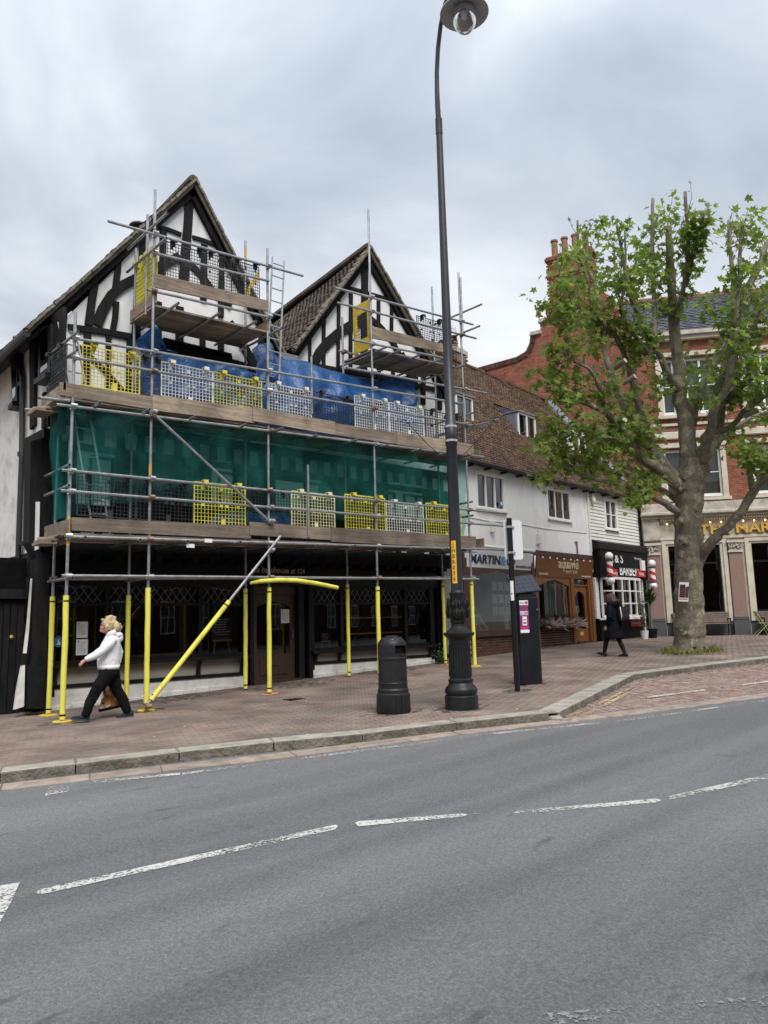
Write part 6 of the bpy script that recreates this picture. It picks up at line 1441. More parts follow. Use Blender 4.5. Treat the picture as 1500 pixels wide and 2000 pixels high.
# yellow foam sleeves on the feet
def sleeve(p, q, r=.046, name='foam_sleeve'):
    mb = MB(); p, q = V(p), V(q); n = 8; mb.path([p+(q-p)*i/n+V((R.uniform(-.004, .004), R.uniform(-.004, .004), 0)) for i in range(n+1)], [r*R.uniform(.95, 1.06) for _ in range(n+1)], 10); o = mb.build(name, 'foam_yellow', scaf); smooth_angle(o, 50)
    for t in (.035, .955):
        mb = MB(); c = p+(q-p)*t; mb.tube(c-(q-p).normalized()*.012, c+(q-p).normalized()*.012, r*1.07, 10); mb.build('tape', 'paint_black', o)
    return o
for i, (x, ty) in enumerate(zip(sx_, (1163, 1148, 1147, 1146, 1135))): sleeve((x, OY, spm(x, OY)+.02), (x, OY, U(100, 1163, OY).z if i == 0 else U([131, 284, 527, 743, 922][i], ty, OY).z))
for (x, zt), ty, px in zip(inner, (1165, 1163, 1150, 1141, 1138), (97, 250, 480, 690, 867)): sleeve((x, IY, spm(x, IY)+.02), (x, IY, U(px, ty, IY).z), .044)
sleeve(a+(b-a)*.03, sl_e, .044, 'foam_sleeve')
mb = MB(); mb.path([U(x, y, OY-.1) for x, y in ((489, 1139), (510, 1135), (545, 1133), (580, 1134), (615, 1139), (640, 1144), (659, 1148))], [.028, .044, .047, .047, .047, .046, .044], 10); smooth_angle(mb.build('foam_sleeve', 'foam_yellow', scaf), 50)
for x, y in [(sx_[0], OY), (inner[0][0], IY), (sx_[1], OY), (sx_[4], OY)]:
    z = zp(x, y); mb = MB(); mb.lathe((x, y, z), [(.15, .0), (.15, .014), (.135, .022), (.05, .024)], 18); o = mb.build('base_pad', 'pad_yellow', scaf)
for x, y in ((sx_[2], OY), (inner[4][0], IY)):
    mb = MB(); pts = [V((x+math.cos(k)*.26*R.uniform(.5, 1), y+math.sin(k)*.2*R.uniform(.5, 1), 0)) for k in [j*.7 for j in range(9)]]; mb.add([V((p.x, p.y, zp(p.x, p.y)+.004)) for p in pts], [tuple(range(9))]); mb.build('spray_mark', 'orange_spray', pave)
# decks and toe boards
def deck(x0, x1, z, y0=12.99, y1=14.12, n=5, zslope=.022, boards=None):
    w_ = (y1-y0)/n
    for j in range(n):
        xs = [x0]; k = x0+R.uniform(1.6, 3.9)
        while k < x1-.5: xs.append(k); k += 3.9
        xs.append(x1)
        for a, b in zip(xs[:-1], xs[1:]):
            mb = MB(); za, zb_ = z+zslope*(a-x0), z+zslope*(b-x0); d = R.uniform(-.006, .006); y = y0+w_*j
            mb.hexa([V((a+.004, y+.006, za+d)), V((b-.004, y+.006, zb_+d)), V((b-.004, y+w_-.006, zb_+d)), V((a+.004, y+w_-.006, za+d))], [V((a+.004, y+.006, za+d+.038)), V((b-.004, y+.006, zb_+d+.038)), V((b-.004, y+w_-.006, zb_+d+.038)), V((a+.004, y+w_-.006, za+d+.038))]); mb.build('deck_board', 'scaffold_board', scaf)
def toe(a, b, c, d, y=12.97, th=.038, name='toe_board'):
    """four photo points: top left, top right, bottom right, bottom left"""
    P = [U(*p, y) for p in (d, c, b, a)]; mb = MB(); mb.hexa([p+V((0, 0, 0)) for p in P], [p+V((0, th, 0)) for p in P]); return mb.build(name, 'scaffold_board', scaf, fix=True)
def end_toe(x, z, h=.22, y0=12.97, y1=14.1):
    mb = MB(); mb.obox(V((x, 0, z)), X_, Y_, Z, (-.02, .02), (y0, y1), (0, h)); mb.build('toe_board', 'scaffold_board', scaf)
deck(4.3, 14.75, 3.17); deck(4.2, 14.75, 5.5); deck(5.88, 8.36, 7.56, n=5, zslope=.03); deck(11.25, 14.0, 7.9, n=5, zslope=.055)
toe((140, 1010), (490, 1027), (490, 1052), (140, 1036)); toe((488, 1019), (649, 1031), (649, 1055), (488, 1045), y=12.955); toe((648, 1030), (930, 1048), (930, 1071), (648, 1058), y=12.935); toe((700, 1031), (755, 1036), (755, 1041), (700, 1037), y=13.0)
toe((117, 746), (300, 775), (300, 800), (117, 771)); toe((298, 770), (497, 798), (497, 826), (298, 801), y=12.955); toe((494, 794), (655, 824), (655, 849), (494, 822), y=12.935); toe((653, 826), (780, 846), (780, 868), (653, 849), y=12.955); toe((776, 844), (925, 868), (925, 890), (776, 868), y=12.935)
toe((300, 533), (524, 587), (524, 608), (300, 560)); toe((727, 637), (866, 672), (866, 688), (727, 660))
end_toe(4.43, 3.22); end_toe(4.30, 5.55); end_toe(5.9, 7.62); end_toe(8.36, 7.68, .2); end_toe(14.8, 3.45); end_toe(14.8, 5.75)
for (x, y, z, l) in ((4.15, 13.7, 5.38, .6), (4.2, 13.4, 3.06, .5)):
    for k in range(3): mb = MB(); mb.box((x+.08*k, y, z+.05*k), (l*.5, .5, .04), Matrix.Rotation(.3*k, 3, 'Z')); mb.build('board_offcut', 'scaffold_board', scaf)
# small white tags wired to the lowest ledger
for px, py in ((407, 1056), (372, 1066)): p = U(px, py, 12.9); mb = MB(); mb.box(p, (.16, .006, .07)); mb.build('load_tag', 'white_plastic', scaf)
# ------------------------------------------------------------ brick guards
GW, GH = .95, .72
def guard_mesh(m):
    mb = MB(); nx, nz = 15, 11; th = .0036 if 'black' in m else .0046
    for i in range(nx+1): x = -GW/2+GW*i/nx; k = .011 if i in (0, nx) else th; mb.box((x, 0, GH/2), (k*2, .012, GH))
    for j in range(nz+1): z = GH*j/nz; k = .011 if j in (0, nz) else th; mb.box((0, 0, z), (GW, .011, k*2))
    for x, z in ((-.33, .86), (.02, .86), (.36, .86), (-.33, .47), (.02, .47), (.36, .47), (.12, .47)): mb.box((x*GW, -.004, z*GH), (.055, .014, .05))
    return mb.mesh('grid', m)
def hook_mesh(m):
    mb = MB(); mb.box((0, -.01, -.02), (.10, .018, .10)); mb.box((0, -.055, .035), (.10, .11, .016)); mb.box((0, -.105, .01), (.10, .016, .06)); return mb.mesh('hook', m)
def clip_mesh(m):
    mb = MB(); mb.box((0, -.02, .05), (.085, .016, .17)); mb.box((0, -.06, -.06), (.085, .016, .10)); mb.hexa([V((-.042, -.03, -.03)), V((.042, -.03, -.03)), V((.042, -.012, -.03)), V((-.042, -.012, -.03))], [V((-.042, -.07, -.02)), V((.042, -.07, -.02)), V((.042, -.05, -.01)), V((-.042, -.05, -.01))]); return mb.mesh('toe_clip', m)
GM = {c: (guard_mesh('guard_'+c), hook_mesh('guard_'+c), clip_mesh('guard_'+c)) for c in ('yellow', 'pale', 'cream', 'black')}
def guard(a, b, color, label, y=13.075, side=None, h=None, clip=True, tilt=0, dz=0):
    """a, b: photo points of the foot of the guard, left and right"""
    if side is None:
        p, q = U(*a, y), U(*b, y); c = (p+q)/2; ex = (q-p).normalized(); w_ = (q-p).length; ey = Y_
    else:
        x, y0, y1, z = side; p, q = V((x, y1, z)), V((x, y0, z)); c = (p+q)/2; ex = (q-p).normalized(); w_ = (q-p).length; ey = V((1, 0, 0))
    root = thing('brick_guard', c, label, 'brick guard', 'mesh brick guards hung on the scaffold rails'); hs = (h or GH)/GH
    ez = Z if not tilt else (Z*math.cos(tilt)+ex*math.sin(tilt))
    def part(me, off, sc):
        o = bpy.data.objects.new(me.name.split('.')[0], me); COL.objects.link(o); o.parent = root; m = frame(off, ex, ey, ez, sc); o.matrix_local = m
    part(GM[color][0], V((0, 0, 0)), (w_/GW, 1, hs))
    for s in (-.33, .33): part(GM[color][1], ex*s*w_+ez*(h or GH), (1, 1, 1))
    if clip: part(GM[color][2], ex*.05+ez*-.02, (1, 1, 1))
    return root
# middle deck
guard((160, 752), (272, 770), 'yellow', 'yellow brick guard at the left end of the upper long deck')
guard((275, 771), (313, 777), 'black', 'narrow dark brick guard over blue sheeting next to the first yellow one', clip=True)
guard((315, 779), (415, 796), 'cream', 'cream brick guard between dark and yellow ones on the upper deck')
guard((417, 796), (511, 812), 'yellow', 'yellow brick guard in front of the blue sheet, upper deck')
guard((526, 814), (608, 828), 'cream', 'cream brick guard just right of the ladder pole on the upper deck')
guard((614, 828), (692, 842), 'black', 'dark brick guard half hidden against blue sheeting, upper deck middle')
guard((694, 833), (760, 844), 'cream', 'white brick guard crossed by the tall scaffold pole below the blue tarpaulin')
guard((762, 844), (828, 856), 'cream', 'cream brick guard under the right end of the blue tarpaulin')
guard((832, 856), (904, 868), 'black', 'black brick guard behind the lamp post at the right end of the upper deck')
guard(None, None, 'black', 'black brick guard closing the left end of the upper long deck', side=(4.36, 13.1, 14.0, 5.72), h=.78)
# lower deck
guard((150, 1005), (264, 1014), 'black', 'black brick guard at the left end of the lower deck', h=.72)
guard((266, 1014), (376, 1022), 'black', 'black brick guard left of the first yellow guard on the lower deck', h=.72)
guard((379, 1023), (479, 1029), 'yellow', 'bright yellow brick guard by the diagonal brace on the lower deck', h=.80)
guard((481, 1024), (566, 1029), 'black', 'dark brick guard behind the foot of the diagonal brace')
guard((570, 1028), (654, 1034), 'pale', 'faded yellow brick guard beside the short scaffold tube', h=.74)
guard((675, 1036), (753, 1041), 'yellow', 'bright yellow brick guard left of a tall pole, lower deck middle', h=.80)
guard((756, 1041), (828, 1046), 'cream', 'white brick guard between two yellow ones on the lower deck', h=.74)
guard((834, 1047), (902, 1052), 'yellow', 'bright yellow brick guard behind the black lamp post', h=.80)
# top lift
guard((322, 541), (401, 561), 'black', 'black brick guard at the left of the top platform on the tall gable', clip=False)
guard((402, 561), (452, 573), 'black', 'narrow black brick guard in the middle of the top platform', clip=False)
guard((453, 573), (507, 586), 'black', 'black brick guard at the right of the top platform on the tall gable', clip=False)
guard(None, None, 'yellow', 'yellow brick guard closing the left end of the top platform, inner half', side=(5.95, 13.5, 13.98, 7.78), h=.95, clip=False)
guard(None, None, 'yellow', 'yellow brick guard closing the left end of the top platform, outer half', side=(5.95, 13.05, 13.45, 7.78), h=.95, clip=False)
guard((816, 664), (866, 676), 'black', 'black brick guard on the right gable platform beside the lamp post', h=.62)
guard(None, None, 'black', 'tilted black brick guard dangling at the right end of the right platform', side=(14.2, 13.1, 13.75, 8.15), h=.78, clip=False, tilt=.12)
# ladder-hatch gates
def hatch_gate(x, y0, y1, z0, z1, label):
    root = thing('safety_gate', V((x, (y0+y1)/2, z0)), label, 'safety gate'); t = .03; mb = MB()
    for a, b, c, d in ((y0, y1, z0, z0+.30), (y0, y1, z1-.26, z1), (y0, y0+.13, z0+.3, z1-.26), (y1-.13, y1, z0+.3, z1-.26)): mb.obox(V((x, 0, 0)), X_, Y_, Z, (-t/2, t/2), (a, b), (c, d))
    mb.build('frame', 'pad_yellow', root); mb = MB(); n = 9
    for i in range(1, n): y = y0+.13+(y1-y0-.26)*i/n; mb.obox(V((x, 0, 0)), X_, Y_, Z, (-.004, .004), (y-.005, y+.005), (z0+.3, z1-.26))
    for i in range(1, 8): z = z0+.3+(z1-z0-.56)*i/8; mb.obox(V((x, 0, 0)), X_, Y_, Z, (-.0045, .0045), (y0+.13, y1-.13), (z-.005, z+.005))
    mb.build('mesh_infill', 'guard_black', root)
hatch_gate(11.3, 13.1, 13.75, 8.0, 9.2, 'yellow framed safety gate with mesh infill on the right gable platform')
mb = MB(); p0 = U(487, 575, 13.7); mb.prism([U(x, y, 13.7) for x, y in ((486, 560), (505, 528), (507, 546), (490, 562), (488, 578), (483, 578))], V((0, .03, 0))); solo('yellow_panel', mb, 'pad_yellow', 'folded yellow plastic panel at the right end of the top platform', 'panel')
# ------------------------------------------------------------ ladders
def ladder(foot, head, w_, label, n, ex=X_, r=.02):
    foot, head = V(foot), V(head); root = thing('ladder', foot, label, 'ladder')
    for s in (-1, 1): mb = MB(); mb.tube(foot+ex*s*w_/2, head+ex*s*w_/2, r, 7); mb.build('stile', 'aluminium', root)
    for i in range(n): c = foot+(head-foot)*((i+.5)/n); mb = MB(); mb.tube(c-ex*w_/2, c+ex*w_/2, .014, 6); mb.build('rung', 'aluminium', root)
ladder((5.15, 13.35, 3.24), (4.56, 13.75, 7.12), .3, 'aluminium ladder behind the green netting rising through the left of the scaffold', 15)
a, b = U(534, 705, 13.4), U(544, 505, 13.1); ladder((a.x, 13.5, a.z-1.3), (b.x, 13.1, b.z), .30, 'aluminium ladder standing against the top platform beside the right gable', 13)
# ------------------------------------------------------------ blue tarpaulins
def sheet(name, rows, ys, m, label, cat, amp=.06, freq=2.2, nx=26, nz=9, seed=0, fold=0, group=None):
    """rows: polylines of photo points from the top edge to the bottom edge, hung at distances ys"""
    def samp(poly, t):
        k = t*(len(poly)-1); i = min(int(k), len(poly)-2); f = k-i; return (poly[i][0]+(poly[i+1][0]-poly[i][0])*f, poly[i][1]+(poly[i+1][1]-poly[i][1])*f)
    P = []
    for j in range(nz+1):
        v = j/nz; k = v*(len(rows)-1); r0 = min(int(k), len(rows)-2); f = k-r0; row = []
        for i in range(nx+1):
            u = i/nx; a, b = samp(rows[r0], u), samp(rows[r0+1], u); px, py = a[0]+(b[0]-a[0])*f, a[1]+(b[1]-a[1])*f
            y = ys[r0]+(ys[r0+1]-ys[r0])*f; p = U(px, py, y)
            n_ = mnoise.noise(V((p.x*freq+seed, p.z*freq*.6, seed)))+.5*mnoise.noise(V((p.x*freq*2.7+seed, p.z*freq*1.5, seed+3))); row.append(p+V((0, amp*n_+fold*math.sin(p.x*11+2*p.z), 0)))
        P.append(row)
    mb = MB(); mb.grid(P); o = solo(name, mb, m, label, cat, group, smooth=True)
    if m != 'net_green': s = o.modifiers.new('thick', 'SOLIDIFY'); s.thickness = .006
    return o
sheet('tarpaulin', [[(497, 680), (507, 672), (522, 671), (535, 690), (552, 700), (600, 706), (640, 724), (700, 738), (745, 742), (800, 733), (808, 744)], [(500, 705), (512, 700), (530, 700), (540, 712), (560, 724), (600, 735), (650, 752), (700, 765), (750, 770), (790, 765), (809, 765)], [(496, 740), (512, 745), (530, 752), (545, 758), (570, 765), (600, 770), (650, 778), (700, 785), (740, 790), (780, 792), (812, 793)]], [13.75, 13.55, 13.45], 'tarp_blue', 'large creased blue tarpaulin hung below the right gable', 'tarpaulin', .20, 2.1, 60, 20, 2)
sheet('tarpaulin', [[(302, 634), (304, 634), (308, 640), (312, 648)], [(268, 664), (288, 660), (312, 668), (328, 684)], [(276, 690), (292, 690), (314, 692), (345, 692)]], [13.1, 13.2, 13.35], 'tarp_blue', 'small peak of blue tarpaulin tied to a pole below the tall gable', 'tarpaulin', .12, 3, 18, 10, 7)
sheet('tarpaulin', [[(262, 705), (300, 692), (350, 695), (420, 708), (470, 722), (505, 735)], [(262, 745), (320, 745), (400, 758), (460, 770), (505, 778)], [(255, 790), (320, 800), (400, 812), (460, 820), (505, 828)]], [13.5, 13.45, 13.4], 'tarp_blue', 'blue sheeting behind the left half of the upper deck guards', 'tarpaulin', .14, 2.8, 44, 14, 11)
sheet('tarpaulin', [[(505, 745), (560, 752), (640, 772), (720, 786), (810, 795), (825, 800)], [(505, 790), (560, 800), (640, 815), (720, 830), (825, 848)], [(505, 832), (560, 840), (640, 856), (720, 868), (825, 882)]], [13.42, 13.36, 13.32], 'tarp_blue', 'blue sheeting behind the right half of the upper deck guards', 'tarpaulin', .12, 2.8, 44, 14, 17)
sheet('tarpaulin', [[(420, 1005), (470, 998), (520, 1004), (560, 1000)], [(400, 1018), (470, 1012), (530, 1014), (575, 1016)], [(395, 1032), (470, 1034), (530, 1036), (580, 1036)]], [13.5, 13.4, 13.3], 'tarp_blue', 'crumpled blue sheet lying on the lower deck behind the yellow guard', 'tarpaulin', .2, 3, 18, 8, 23)
# ------------------------------------------------------------ green debris netting
sheet('debris_netting', [[(118, 786), (150, 784), (200, 788), (240, 792), (295, 812), (360, 822), (430, 820), (480, 838), (525, 836), (600, 846), (660, 858), (728, 868), (800, 885), (880, 902), (912, 898)], [(98, 870), (150, 860), (200, 868), (240, 875), (295, 884), (360, 890), (430, 895), (480, 900), (525, 905), (600, 915), (660, 922), (728, 928), (800, 938), (880, 945), (914, 940)], [(112, 965), (140, 930), (200, 942), (240, 948), (295, 960), (360, 966), (430, 968), (480, 985), (525, 975), (600, 990), (660, 1008), (728, 1000), (800, 1008), (880, 1010), (913, 1005)], [(112, 1012), (135, 1010), (200, 975), (240, 985), (295, 978), (360, 985), (430, 1000), (480, 1012), (525, 1005), (600, 1015), (660, 1012), (728, 1030), (800, 1036), (880, 1042), (905, 1046)]], [13.10, 13.2, 13.18, 13.2], 'net_green', 'long sagging green debris net hung between the two scaffold decks', 'netting', .17, 1.5, 110, 30, 31, .02)
sheet('debris_netting', [[(104, 806), (112, 795), (120, 788)], [(94, 870), (102, 872), (112, 870)], [(100, 930), (108, 935), (124, 938)], [(104, 1015), (112, 1015), (130, 1012)]], [13.7, 13.5, 13.4, 13.3], 'net_green', 'billowing green net wrapping the left end of the scaffold', 'netting', .12, 2.2, 8, 16, 41, .03)
# ============================================================ STREET FURNITURE
def curve_ribs(mb, c, r0, r1, z0, z1, n, w_=.012):
    for i in range(n):
        a = 2*math.pi*i/n; u = V((math.cos(a), math.sin(a), 0)); mb.tube(c+u*r0+Z*z0, c+u*r1+Z*z1, w_, 5)
L0 = UG(902, 1384); L0 = V((L0.x, L0.y, zp(L0.x, L0.y)))
lamp = thing('street_lamp', L0, 'tall black cast iron street lamp with fluted base and yellow number tag', 'street lamp')
mb = MB(); mb.lathe(L0, [(.262, -.02), (.262, .195), (.255, .205), (.235, .215), (.255, .25), (.257, .29), (.235, .335), (.20, .365), (.185, .40), (.196, .42), (.196, .45), (.17, .47), (.172, .49), (.156, 1.0), (.165, 1.03), (.165, 1.06), (.19, 1.09), (.235, 1.13), (.246, 1.15), (.246, 1.17), (.20, 1.19), (.15, 1.23), (.118, 1.27), (.112, 1.31), (.128, 1.335), (.128, 1.36), (.112, 1.375)], 28); smooth_angle(mb.build('base', 'cast_iron', lamp), 30)
mb = MB(); curve_ribs(mb, L0, .171, .157, .50, .99, 24, .013); mb.build('flutes', 'cast_iron', lamp)
mb = MB(); mb.lathe(L0, [(.118, 1.37), (.15, 1.41), (.166, 1.46), (.16, 1.52), (.135, 1.60), (.118, 1.68), (.115, 1.75), (.13, 1.78), (.13, 1.80), (.105, 1.82), (.10, 1.84)], 24)
sh = smooth_angle(mb.build('acanthus_bulb', 'cast_iron', lamp), 40)
mb = MB()
for i in range(10):
    a = 2*math.pi*i/10
    for tier, (zz, rr, l) in enumerate(((1.42, .168, .17), (1.55, .15, .17))):
        a2 = a+tier*math.pi/10; u = V((math.cos(a2), math.sin(a2), 0)); t = V((-u.y, u.x, 0)); c = L0+Z*zz+u*rr
        mb.path([c-Z*.02, c+Z*l*.4+u*.012, c+Z*l*.8+u*.004, c+Z*l+u*.03], [.014, .022, .018, .008], 5)
        for s in (-1, 1): mb.path([c, c+t*s*.025+Z*l*.3+u*.01, c+t*s*.035+Z*l*.6+u*.016], [.01, .013, .005], 4)
mb.build('acanthus_leaves', 'cast_iron', lamp)
Tp = lambda z: .097-(z-1.84)*.0048 if z < 5 else .082-(z-5)*.0052
mb = MB(); zs = [1.84, 3.0, 4.2, 4.22, 4.55, 4.57, 6, 8, 9.9]; rs = [.097, .092, .088, .10, .10, .084, .076, .064, .055]; mb.lathe(L0, list(zip(rs, zs)), 20); smooth_angle(mb.build('column', 'lamp_post', lamp), 40)
arm_d = V((-.34, -.94, 0)); NK = [(0, 9.9), (-.02, 10.3), (-.02, 10.6), (.0, 10.95), (.08, 11.35), (.22, 11.7), (.42, 11.95), (.66, 12.02), (.9, 11.92), (1.05, 11.75), (1.08, 11.6)]
mb = MB(); mb.lathe(L0, [(.052, 9.75), (.062, 9.76), (.062, 10.05), (.048, 10.06)], 14); mb.path([L0+arm_d*a+Z*z for a, z in NK], [.048, .046, .042, .04, .039, .038, .036, .034, .032, .03, .03], 12); smooth_angle(mb.build('swan_neck', 'lamp_post', lamp), 40)
hc = L0+arm_d*1.08+Z*11.12
mb = MB(); mb.lathe(hc, [(.03, .5), (.10, .48), (.12, .34), (.16, .26), (.395, .12), (.40, .10), (.385, .10), (.20, .18), (.15, .20), (.14, .14)], 28, cap=False); 
mat('lamp_hood', (.42, .425, .435), (.52, .525, .535), .5, .2, 6)
smooth_angle(mb.build('lantern_hood', 'lamp_hood', lamp), 50)
mb = MB(); mb.lathe(hc, [(.17, .19), (.195, .10), (.20, .0), (.18, -.10), (.13, -.19), (.06, -.25), (.01, -.27)], 24); mb.build('glass_bowl', 'bulb_glass', lamp, smooth=True)
mb = MB(); mb.lathe(hc, [(.02, .2), (.05, .14), (.05, .02), (.02, -.02)], 12); mb.build('lamp_bulb', 'white_plastic', lamp, smooth=True)
for z in (4.28, 4.52):
    mb = MB(); mb.lathe(L0, [(.099, z-.018), (.105, z-.018), (.105, z+.018), (.099, z+.018)], 20); mb.build('steel_band', 'aluminium', lamp)
rv = RT.copy(); rv.z = 0; rv.normalize()
for s in (-1, 1):
    mb = MB(); a = L0+Z*3.95+rv*.09*s; b = L0+Z*4.62+rv*.72*s; loop = [b+rv*s*(.05+.05*math.cos(t))+Z*.05*math.sin(t) for t in [i*.7 for i in range(8)]]
    mb.path([a, (a+b)/2-Z*.03, b], .007, 5); mb.path([L0+Z*4.55+rv*.09*s, b], .006, 5); mb.path(loop, .006, 5); mb.build('basket_bracket', 'cast_iron', lamp)
tv = (EYE-L0); tv.z = 0; tv.normalize(); tv = (tv*.93-rv*.36).normalized(); te = V((-tv.y, tv.x, 0)); te = te if te.dot(rv) > 0 else -te
mb = MB(); N = 6; vs = []; z0, z1 = 1.95, 2.63
mb.grid([[L0+(tv*math.cos(a)+te*math.sin(a))*(.099)+Z*z for a in [(-.42+.84*i/N) for i in range(N+1)]] for z in (z0, z1)]); tg = mb.build('number_tag', 'tag_yellow', lamp, smooth=True)
for i, ch in enumerate('JHBR036'): text('lettering', ch, .085, L0+tv*.101+Z*(z1-.095-.090*i), te, Z, 'ink', tg, .0015, .0015, align='CENTER')
# litter bin
B0 = UG(769, 1391); B0 = V((B0.x, B0.y, zp(B0.x, B0.y)))
bn = thing('litter_bin', B0, 'round black plastic litter bin with domed hood beside the lamp post', 'litter bin')
mb = MB(); mb.lathe(B0, [(.265, 0), (.27, .01), (.26, .28), (.255, .285), (.24, .30), (.243, .345), (.228, .37), (.228, .43), (.232, .44), (.232, .452), (.226, .462), (.222, .80), (.23, .81), (.23, .835), (.222, .845), (.225, .90), (.21, .90), (.205, .86), (.10, .84)], 28); smooth_angle(mb.build('body', 'bin_black', bn), 30)
mb = MB(); N = 48; face = math.atan2(-.94, -.10)
def band_with_openings(r, za, zb, keep):
    for i in range(N):
        a0, a1 = 2*math.pi*i/N, 2*math.pi*(i+1)/N; am = (a0+a1)/2
        if not keep(am): continue
        P = lambda a, z, rr: B0+V((rr*math.cos(a), rr*math.sin(a), z)); ri = r-.018
        mb.hexa([P(a0, za, ri), P(a0, za, r), P(a1, za, r), P(a1, za, ri)], [P(a0, zb, ri), P(a0, zb, r), P(a1, zb, r), P(a1, zb, ri)])
def keep(a):
    for c in (face+.15, face+.15+math.pi):
        d = (a-c+math.pi) % (2*math.pi)-math.pi
        if abs(d) < .62: return False
    return True
band_with_openings(.226, .90, 1.02, keep); mb.lathe(B0, [(.226, 1.02), (.222, 1.06), (.19, 1.11), (.14, 1.14), (.13, 1.145), (.13, 1.155), (.0, 1.16)], 28, cap=False); smooth_angle(mb.build('hood', 'bin_black', bn), 35)
mb = MB(); mb.lathe(B0, [(.19, .86), (.19, 1.01), (.0, 1.02)], 20, cap=False); mb.build('liner', 'soot_black', bn)
mb = MB(); mb.lathe(B0+Z*1.158, [(.10, 0), (.10, .012), (.085, .014), (.0, .008)], 18, cap=False); mb.build('stubbing_plate', 'steel_dark', bn)
mb = MB()
for _ in range(9): a = R.random()*6.3; r = R.uniform(.05, .19); p = B0+V((math.cos(a)*r, math.sin(a)*r, 1.165-r*r*1.5)); mb.box(p, (.022, .014, .006), Matrix.Rotation(a, 3, 'Z'))
mb.build('droppings', 'paper', bn)
mb = MB(); a = face-.25; u = V((math.cos(a), math.sin(a), 0)); t = V((-u.y, u.x, 0))
for k in (-.045, .045): mb.obox(B0+u*.262+t*k, t, u, Z, (-.010, .010), (-.01, .012), (.01, .28))
mb.obox(B0+u*.262, t, u, Z, (-.012, .012), (0, .012), (.18, .24)); mb.build('lock_plate', 'bin_black', bn)
# parking meter with solar panel
M0 = UG(1034, 1336); M0 = V((M0.x, M0.y, zp(M0.x, M0.y)))
mt = thing('parking_meter', M0, 'black parking ticket machine with tilted solar panel and purple instructions', 'parking meter')
fdir = V((-.30, -.95, 0)).normalized(); mex = V((-fdir.y, fdir.x, 0)); mex = mex if mex.dot(rv) > 0 else -mex; mfr = Fr(M0, mex); mfr.o = M0
foot = [(-.25, -.14), (.20, -.14), (.29, -.02), (.29, .16), (-.25, .16)]
mb = MB(); mb.prism([M0+mex*a-fdir*b*1 for a, b in foot], Z*1.66); mb.build('cabinet', 'meter_black', mt, fix=True, bevel=.012)
mb = MB(); mb.prism([M0+mex*a*.9-fdir*b*.9+Z*1.66 for a, b in foot], Z*.06); mb.build('cap', 'meter_black', mt, fix=True)
pc = M0+Z*1.93; nrm = (fdir*.75+Z*.66-mex*.15).normalized(); pe = mex-nrm*mex.dot(nrm); pe.normalize(); pu = nrm.cross(pe)
mb = MB(); mb.obox(pc, pe, pu, nrm, (-.28, .28), (-.22, .22), (-.03, .0)); mb.build('solar_housing', 'meter_black', mt)
mat('solar_cell', (.012, .016, .028), (.02, .026, .045), .12, .0, 12)
mb = MB()
for i in range(5):
    for j in range(4): mb.obox(pc, pe, pu, nrm, (-.255+.103*i, -.157+.103*i), (-.2+.1*j, -.105+.1*j), (.001, .004))
mb.build('solar_cell', 'solar_cell', mt)
mb = MB(); mb.hexa([M0+mex*a-fdir*b+Z*1.72 for a, b in ((-.1, -.08), (.1, -.08), (.1, .08), (-.1, .08))], [pc-nrm*.03+pe*a+pu*b for a, b in ((-.12, -.1), (.12, -.1), (.12, .1), (-.12, .1))]); mb.build('neck', 'meter_black', mt)
pf = M0+fdir*.142
def plab(s0, s1, z0, z1, m, name='label', d=.003):
    mb = MB(); mb.obox(pf, mex, -fdir, Z, (s0, s1), (-d, 0), (z0, z1)); return mb.build(name, m, mt)
pl_ = plab(-.235, -.035, .98, 1.60, 'magenta', 'instruction_panel')
mb = MB()
for s0, s1, z0, z1, m in ((-.235, -.035, 1.51, 1.60, 0), (-.225, -.045, 1.32, 1.39, 0), (-.18, -.08, 1.12, 1.29, 0), (-.235, -.035, .98, 1.04, 0)): mb.obox(pf, mex, -fdir, Z, (s0, s1), (-.0045, -.003), (z0, z1))
mb.build('white_block', 'white_plastic', pl_); mb = MB()
for z in (1.22, 1.17, 1.145): mb.obox(pf, mex, -fdir, Z, (-.165, -.095), (-.006, -.0045), (z, z+.018))
for z in (1.48, 1.455, 1.43, 1.41): mb.obox(pf, mex, -fdir, Z, (-.22, -.06), (-.0045, -.003), (z, z+.01))
mb.build('print', 'ink', pl_); mb = MB(); c = pf+mex*-.07+Z*1.555+fdir*.004; mb.tube(c, c+fdir*.002, .03, 14); mb.obox(pf, mex, -fdir, Z, (-.225, -.05), (-.0045, -.003), (1.06, 1.09)); mb.build('red_mark', 'pink_red', pl_)
text('lettering', 'RingGo', .055, pf+mex*-.225+Z*1.535+fdir*.005, mex, Z, 'ink', pl_, .001, .001); text('lettering', '61200', .07, pf+mex*-.22+Z*1.33+fdir*.005, mex, Z, 'ink', pl_, .001, .002)
mb = MB(); c = pf+mex*.17+Z*1.42; mb.tube(c, c+fdir*.01, .014, 10); mb.build('lock', 'aluminium', mt)
